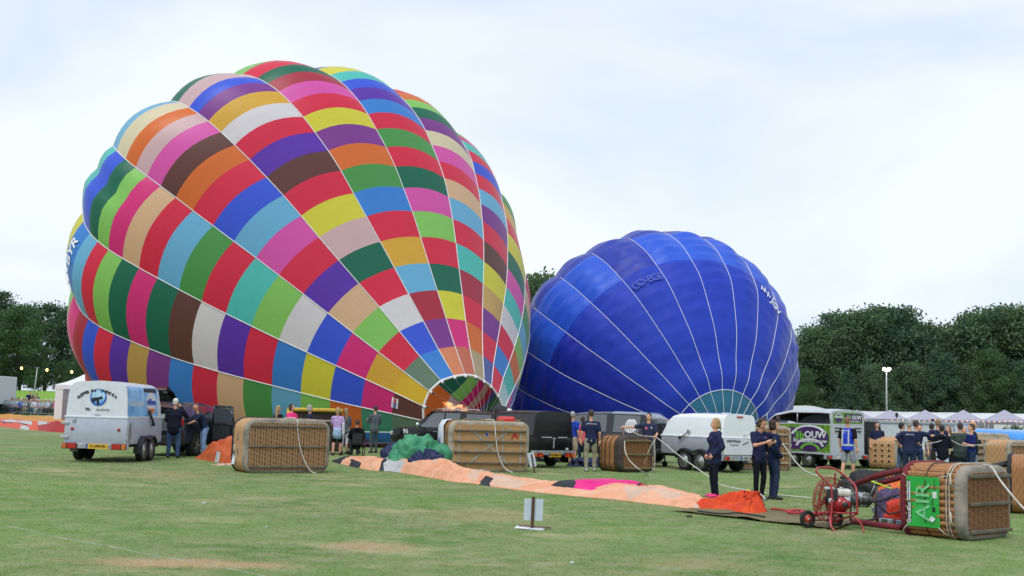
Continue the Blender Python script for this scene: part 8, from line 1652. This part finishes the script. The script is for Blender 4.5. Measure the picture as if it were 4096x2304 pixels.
for k,(x,y) in enumerate(((-40,1472),(86,1473),(188,1480),(287,1488))):
    mb=MB(); mb.ell((0,0,0),(.11,.11,.13),mat('bulb_amber',(1,.6,.2),emit=(1,.55,.15,5)),7,5); o=mb.build('amber_bulb'); o.location=pt(x,y,104); tag(o,['amber bulb at the left edge','amber bulb left of the grey pole','amber bulb right of the grey pole, before the dark wood','amber bulb beside the pagoda tent roof'][k],'light bulb','amber bulbs strung before the wood')
mb=MB(); mb.tube([pt(-60,1468,104),pt(20,1474,104),pt(86,1471,104),pt(140,1469,104),pt(188,1478,104),pt(240,1484,104),pt(287,1486,104),pt(340,1482,104)],.012,DPLAST,4); o=mb.build('light_cable'); tag(o,'thin cable carrying the amber bulbs','cable')
# crowd barriers
BARM=mat('barrier_steel',(.30,.34,.37),rough=.45,metal=.4)
def barrier(a,b,lb,slats=12,h_=1.1):
    a=Vector(a);b=Vector(b); L_=(b-a).length; rz=math.atan2(b.y-a.y,b.x-a.x); r=empty('crowd_barrier',a,rz,lb,'barrier','crowd barriers at the left')
    mb=MB(); mb.tube([(0.04,0,.18),(.04,0,h_),(L_-.04,0,h_),(L_-.04,0,.18)],.03,BARM,6,closed=True); mb.build('frame',BARM,r)
    for k in range(1,slats): mb=MB(); mb.tube([(L_*k/slats,0,.18),(L_*k/slats,0,h_)],.016,BARM,5); mb.build('bar',BARM,r)
    for x in (.3,L_-.3): mb=MB(); mb.tube([(x,-.3,.02),(x,0,.16),(x,.3,.02)],.025,BARM,5); mb.build('foot',BARM,r)
    mb=MB(); mb.box((L_*.35,-.03,.85),(.55,.02,.22),mat('barrier_sign',(.35,.4,.43),rough=.5)); mb.build('sign_plate',None,r)
def bp_(x): 
    q=at(x,92-(x/240)*2); q.z=float(terr(q.x,q.y)); return q
xs=[-70,5,78,150,222,292]
lbs=['crowd barrier cut by the left edge','barrier in front of the bare-legged spectator at the left','barrier left of the middle barrier joint','barrier in front of the spectator in white','barrier partly hidden by the left trailer']
for k in range(5): barrier(bp_(xs[k]),bp_(xs[k+1]-2),lbs[k])
# tall fence piece right of crowd
q=bp_(205); q.y+=8; FF=empty('site_fence',q,0,'tall grey mesh fence panel beside the pagoda tent','fence')
mb=MB(); mb.tube([(0,0,0),(0,0,2.2),(2.2,0,2.2),(2.2,0,0)],.04,BARM,6); 
mb.build('frame',BARM,FF)
for k in range(1,10): mb=MB(); mb.tube([(2.2*k/10,0,0),(2.2*k/10,0,2.2)],.012,BARM,4); mb.build('wire',BARM,FF)
# spectators: seated figures with chairs, each one a copy with its own clothes
def seated_proto(seed,female):
    hs_={'a':'short','b':'bob'}['b' if female else 'a']
    r,_=human((0,0,-300),0,1.70,'x',None,top=GREYC,bottom=JEANS,hair=HG,hairstyle=hs_,sleeve='long' if seed%2 else 'short',sit=True,arms='lap',female=female,vox=.045,detail=False,lean=.12 if seed%2 else -.05,head_yaw=(seed-1)*.4,stout=1.1)
    return r
PR=[seated_proto(0,False),seated_proto(1,True),seated_proto(2,False)]
chp=empty('folding_chair',(0,0,-300)); mb=MB(); mb.box((0,.05,.43),(.42,.42,.04),DPLAST,bev=.01); mb.build('seat',DPLAST,chp); mb=MB(); mb.box((0,-.2,.7),(.42,.03,.4),DPLAST,bev=.01); mb.build('backrest',DPLAST,chp)
for sx,sy in ((-1,-1),(1,-1),(-1,1),(1,1)): mb=MB(); mb.tube([(sx*.19,sy*.2+.05,0),(sx*.19,sy*.18+.05,.42)],.014,BARM,5); mb.build('leg',BARM,chp)
tops=[('white',WHITEC),('navy',NAVY),('dark red',REDC),('teal',TEALC),('pink',PINKC),('royal blue',ROYAL),('grey',GREYC),('pale blue',PALEB),('beige',BEIGE),('black',BLACKC),('lavender',LAV)]
bots=[('jeans',JEANS),('beige trousers',BEIGE),('black trousers',BLACKC),('white trousers',WHITEC),('grey trousers',GREYC)]
hrs=[('white-haired',HW),('grey-haired',HG),('dark-haired',HB),('blond',HY)]
rr_=random.Random(5); used=set(); n_=0
seats=[]
for i,x in enumerate(np.arange(-58,282,13.2)): seats.append((x,93.2,0))
for i,x in enumerate(np.arange(-50,282,15.5)): seats.append((x,95.4,1))
for x,Y,row in seats:
    while True:
        t_=rr_.choice(tops); b_=rr_.choice(bots); h_=rr_.choice(hrs); k_=rr_.choice((0,1,2))
        key=(t_[0],b_[0],h_[0],k_==1)
        if key not in used: used.add(key); break
    q=at(x+rr_.uniform(-2,2),Y+rr_.uniform(-.3,.3)); q.z=float(terr(q.x,q.y)); rz=math.pi+rr_.uniform(-.35,.15)-.3
    lb='seated %s %s in %s top and %s, %s row'%(h_[0],'woman' if k_==1 else 'man',t_[0],b_[0],'front' if row==0 else 'back')
    c=copy_tree(PR[k_],loc=q,rz=rz,label=lb,group='spectators seated behind the barriers'); c['category']='person'; s_=rr_.uniform(.93,1.06); c.scale=(s_,s_,s_)
    for ch in c.children:
        m_={'shirt':t_[1],'trousers':b_[1],'hair':h_[1]}.get(ch.name.split('.')[0])
        if m_: ch.material_slots[0].link='OBJECT'; ch.material_slots[0].material=m_
    if row==0: cc=copy_tree(chp,loc=q,rz=rz,label='folding chair under the '+lb[7:],group='folding chairs of the spectators'); cc['category']='chair'
for pr in PR+[chp]:
    for ch in list(pr.children): bpy.data.objects.remove(ch)
    bpy.data.objects.remove(pr)
for x,Y,hh,lb,kw in ((118,98,1.84,'man in dark suit jacket and white shirt standing among the seated spectators',dict(top=NAVY,bottom=BLACKC,hair=HB,sleeve='long',jacket=True)),(146,98,1.70,'standing woman in grey top right of the man in the suit jacket',dict(top=GREYC,bottom=BLACKC,hair=HB,hairstyle='bob',female=True)),(127,96.5,1.6,'person with long red-brown hair standing in front of the man in the suit jacket',dict(top=BLACKC,bottom=BLACKC,hair=mat('hair_auburn',(.12,.03,.015),rough=.6),hairstyle='long',female=True)),(50,98,1.72,'standing man in royal blue shirt behind the seated row',dict(top=ROYAL,bottom=BEIGE,hair=HG))):
    q=at(x,Y); q.z=float(terr(q.x,q.y)); human(q,math.pi+.2,hh,lb,'people standing behind the seated spectators',vox=.035,detail=False,**kw)
bpy.data.scenes.remove(TMP)
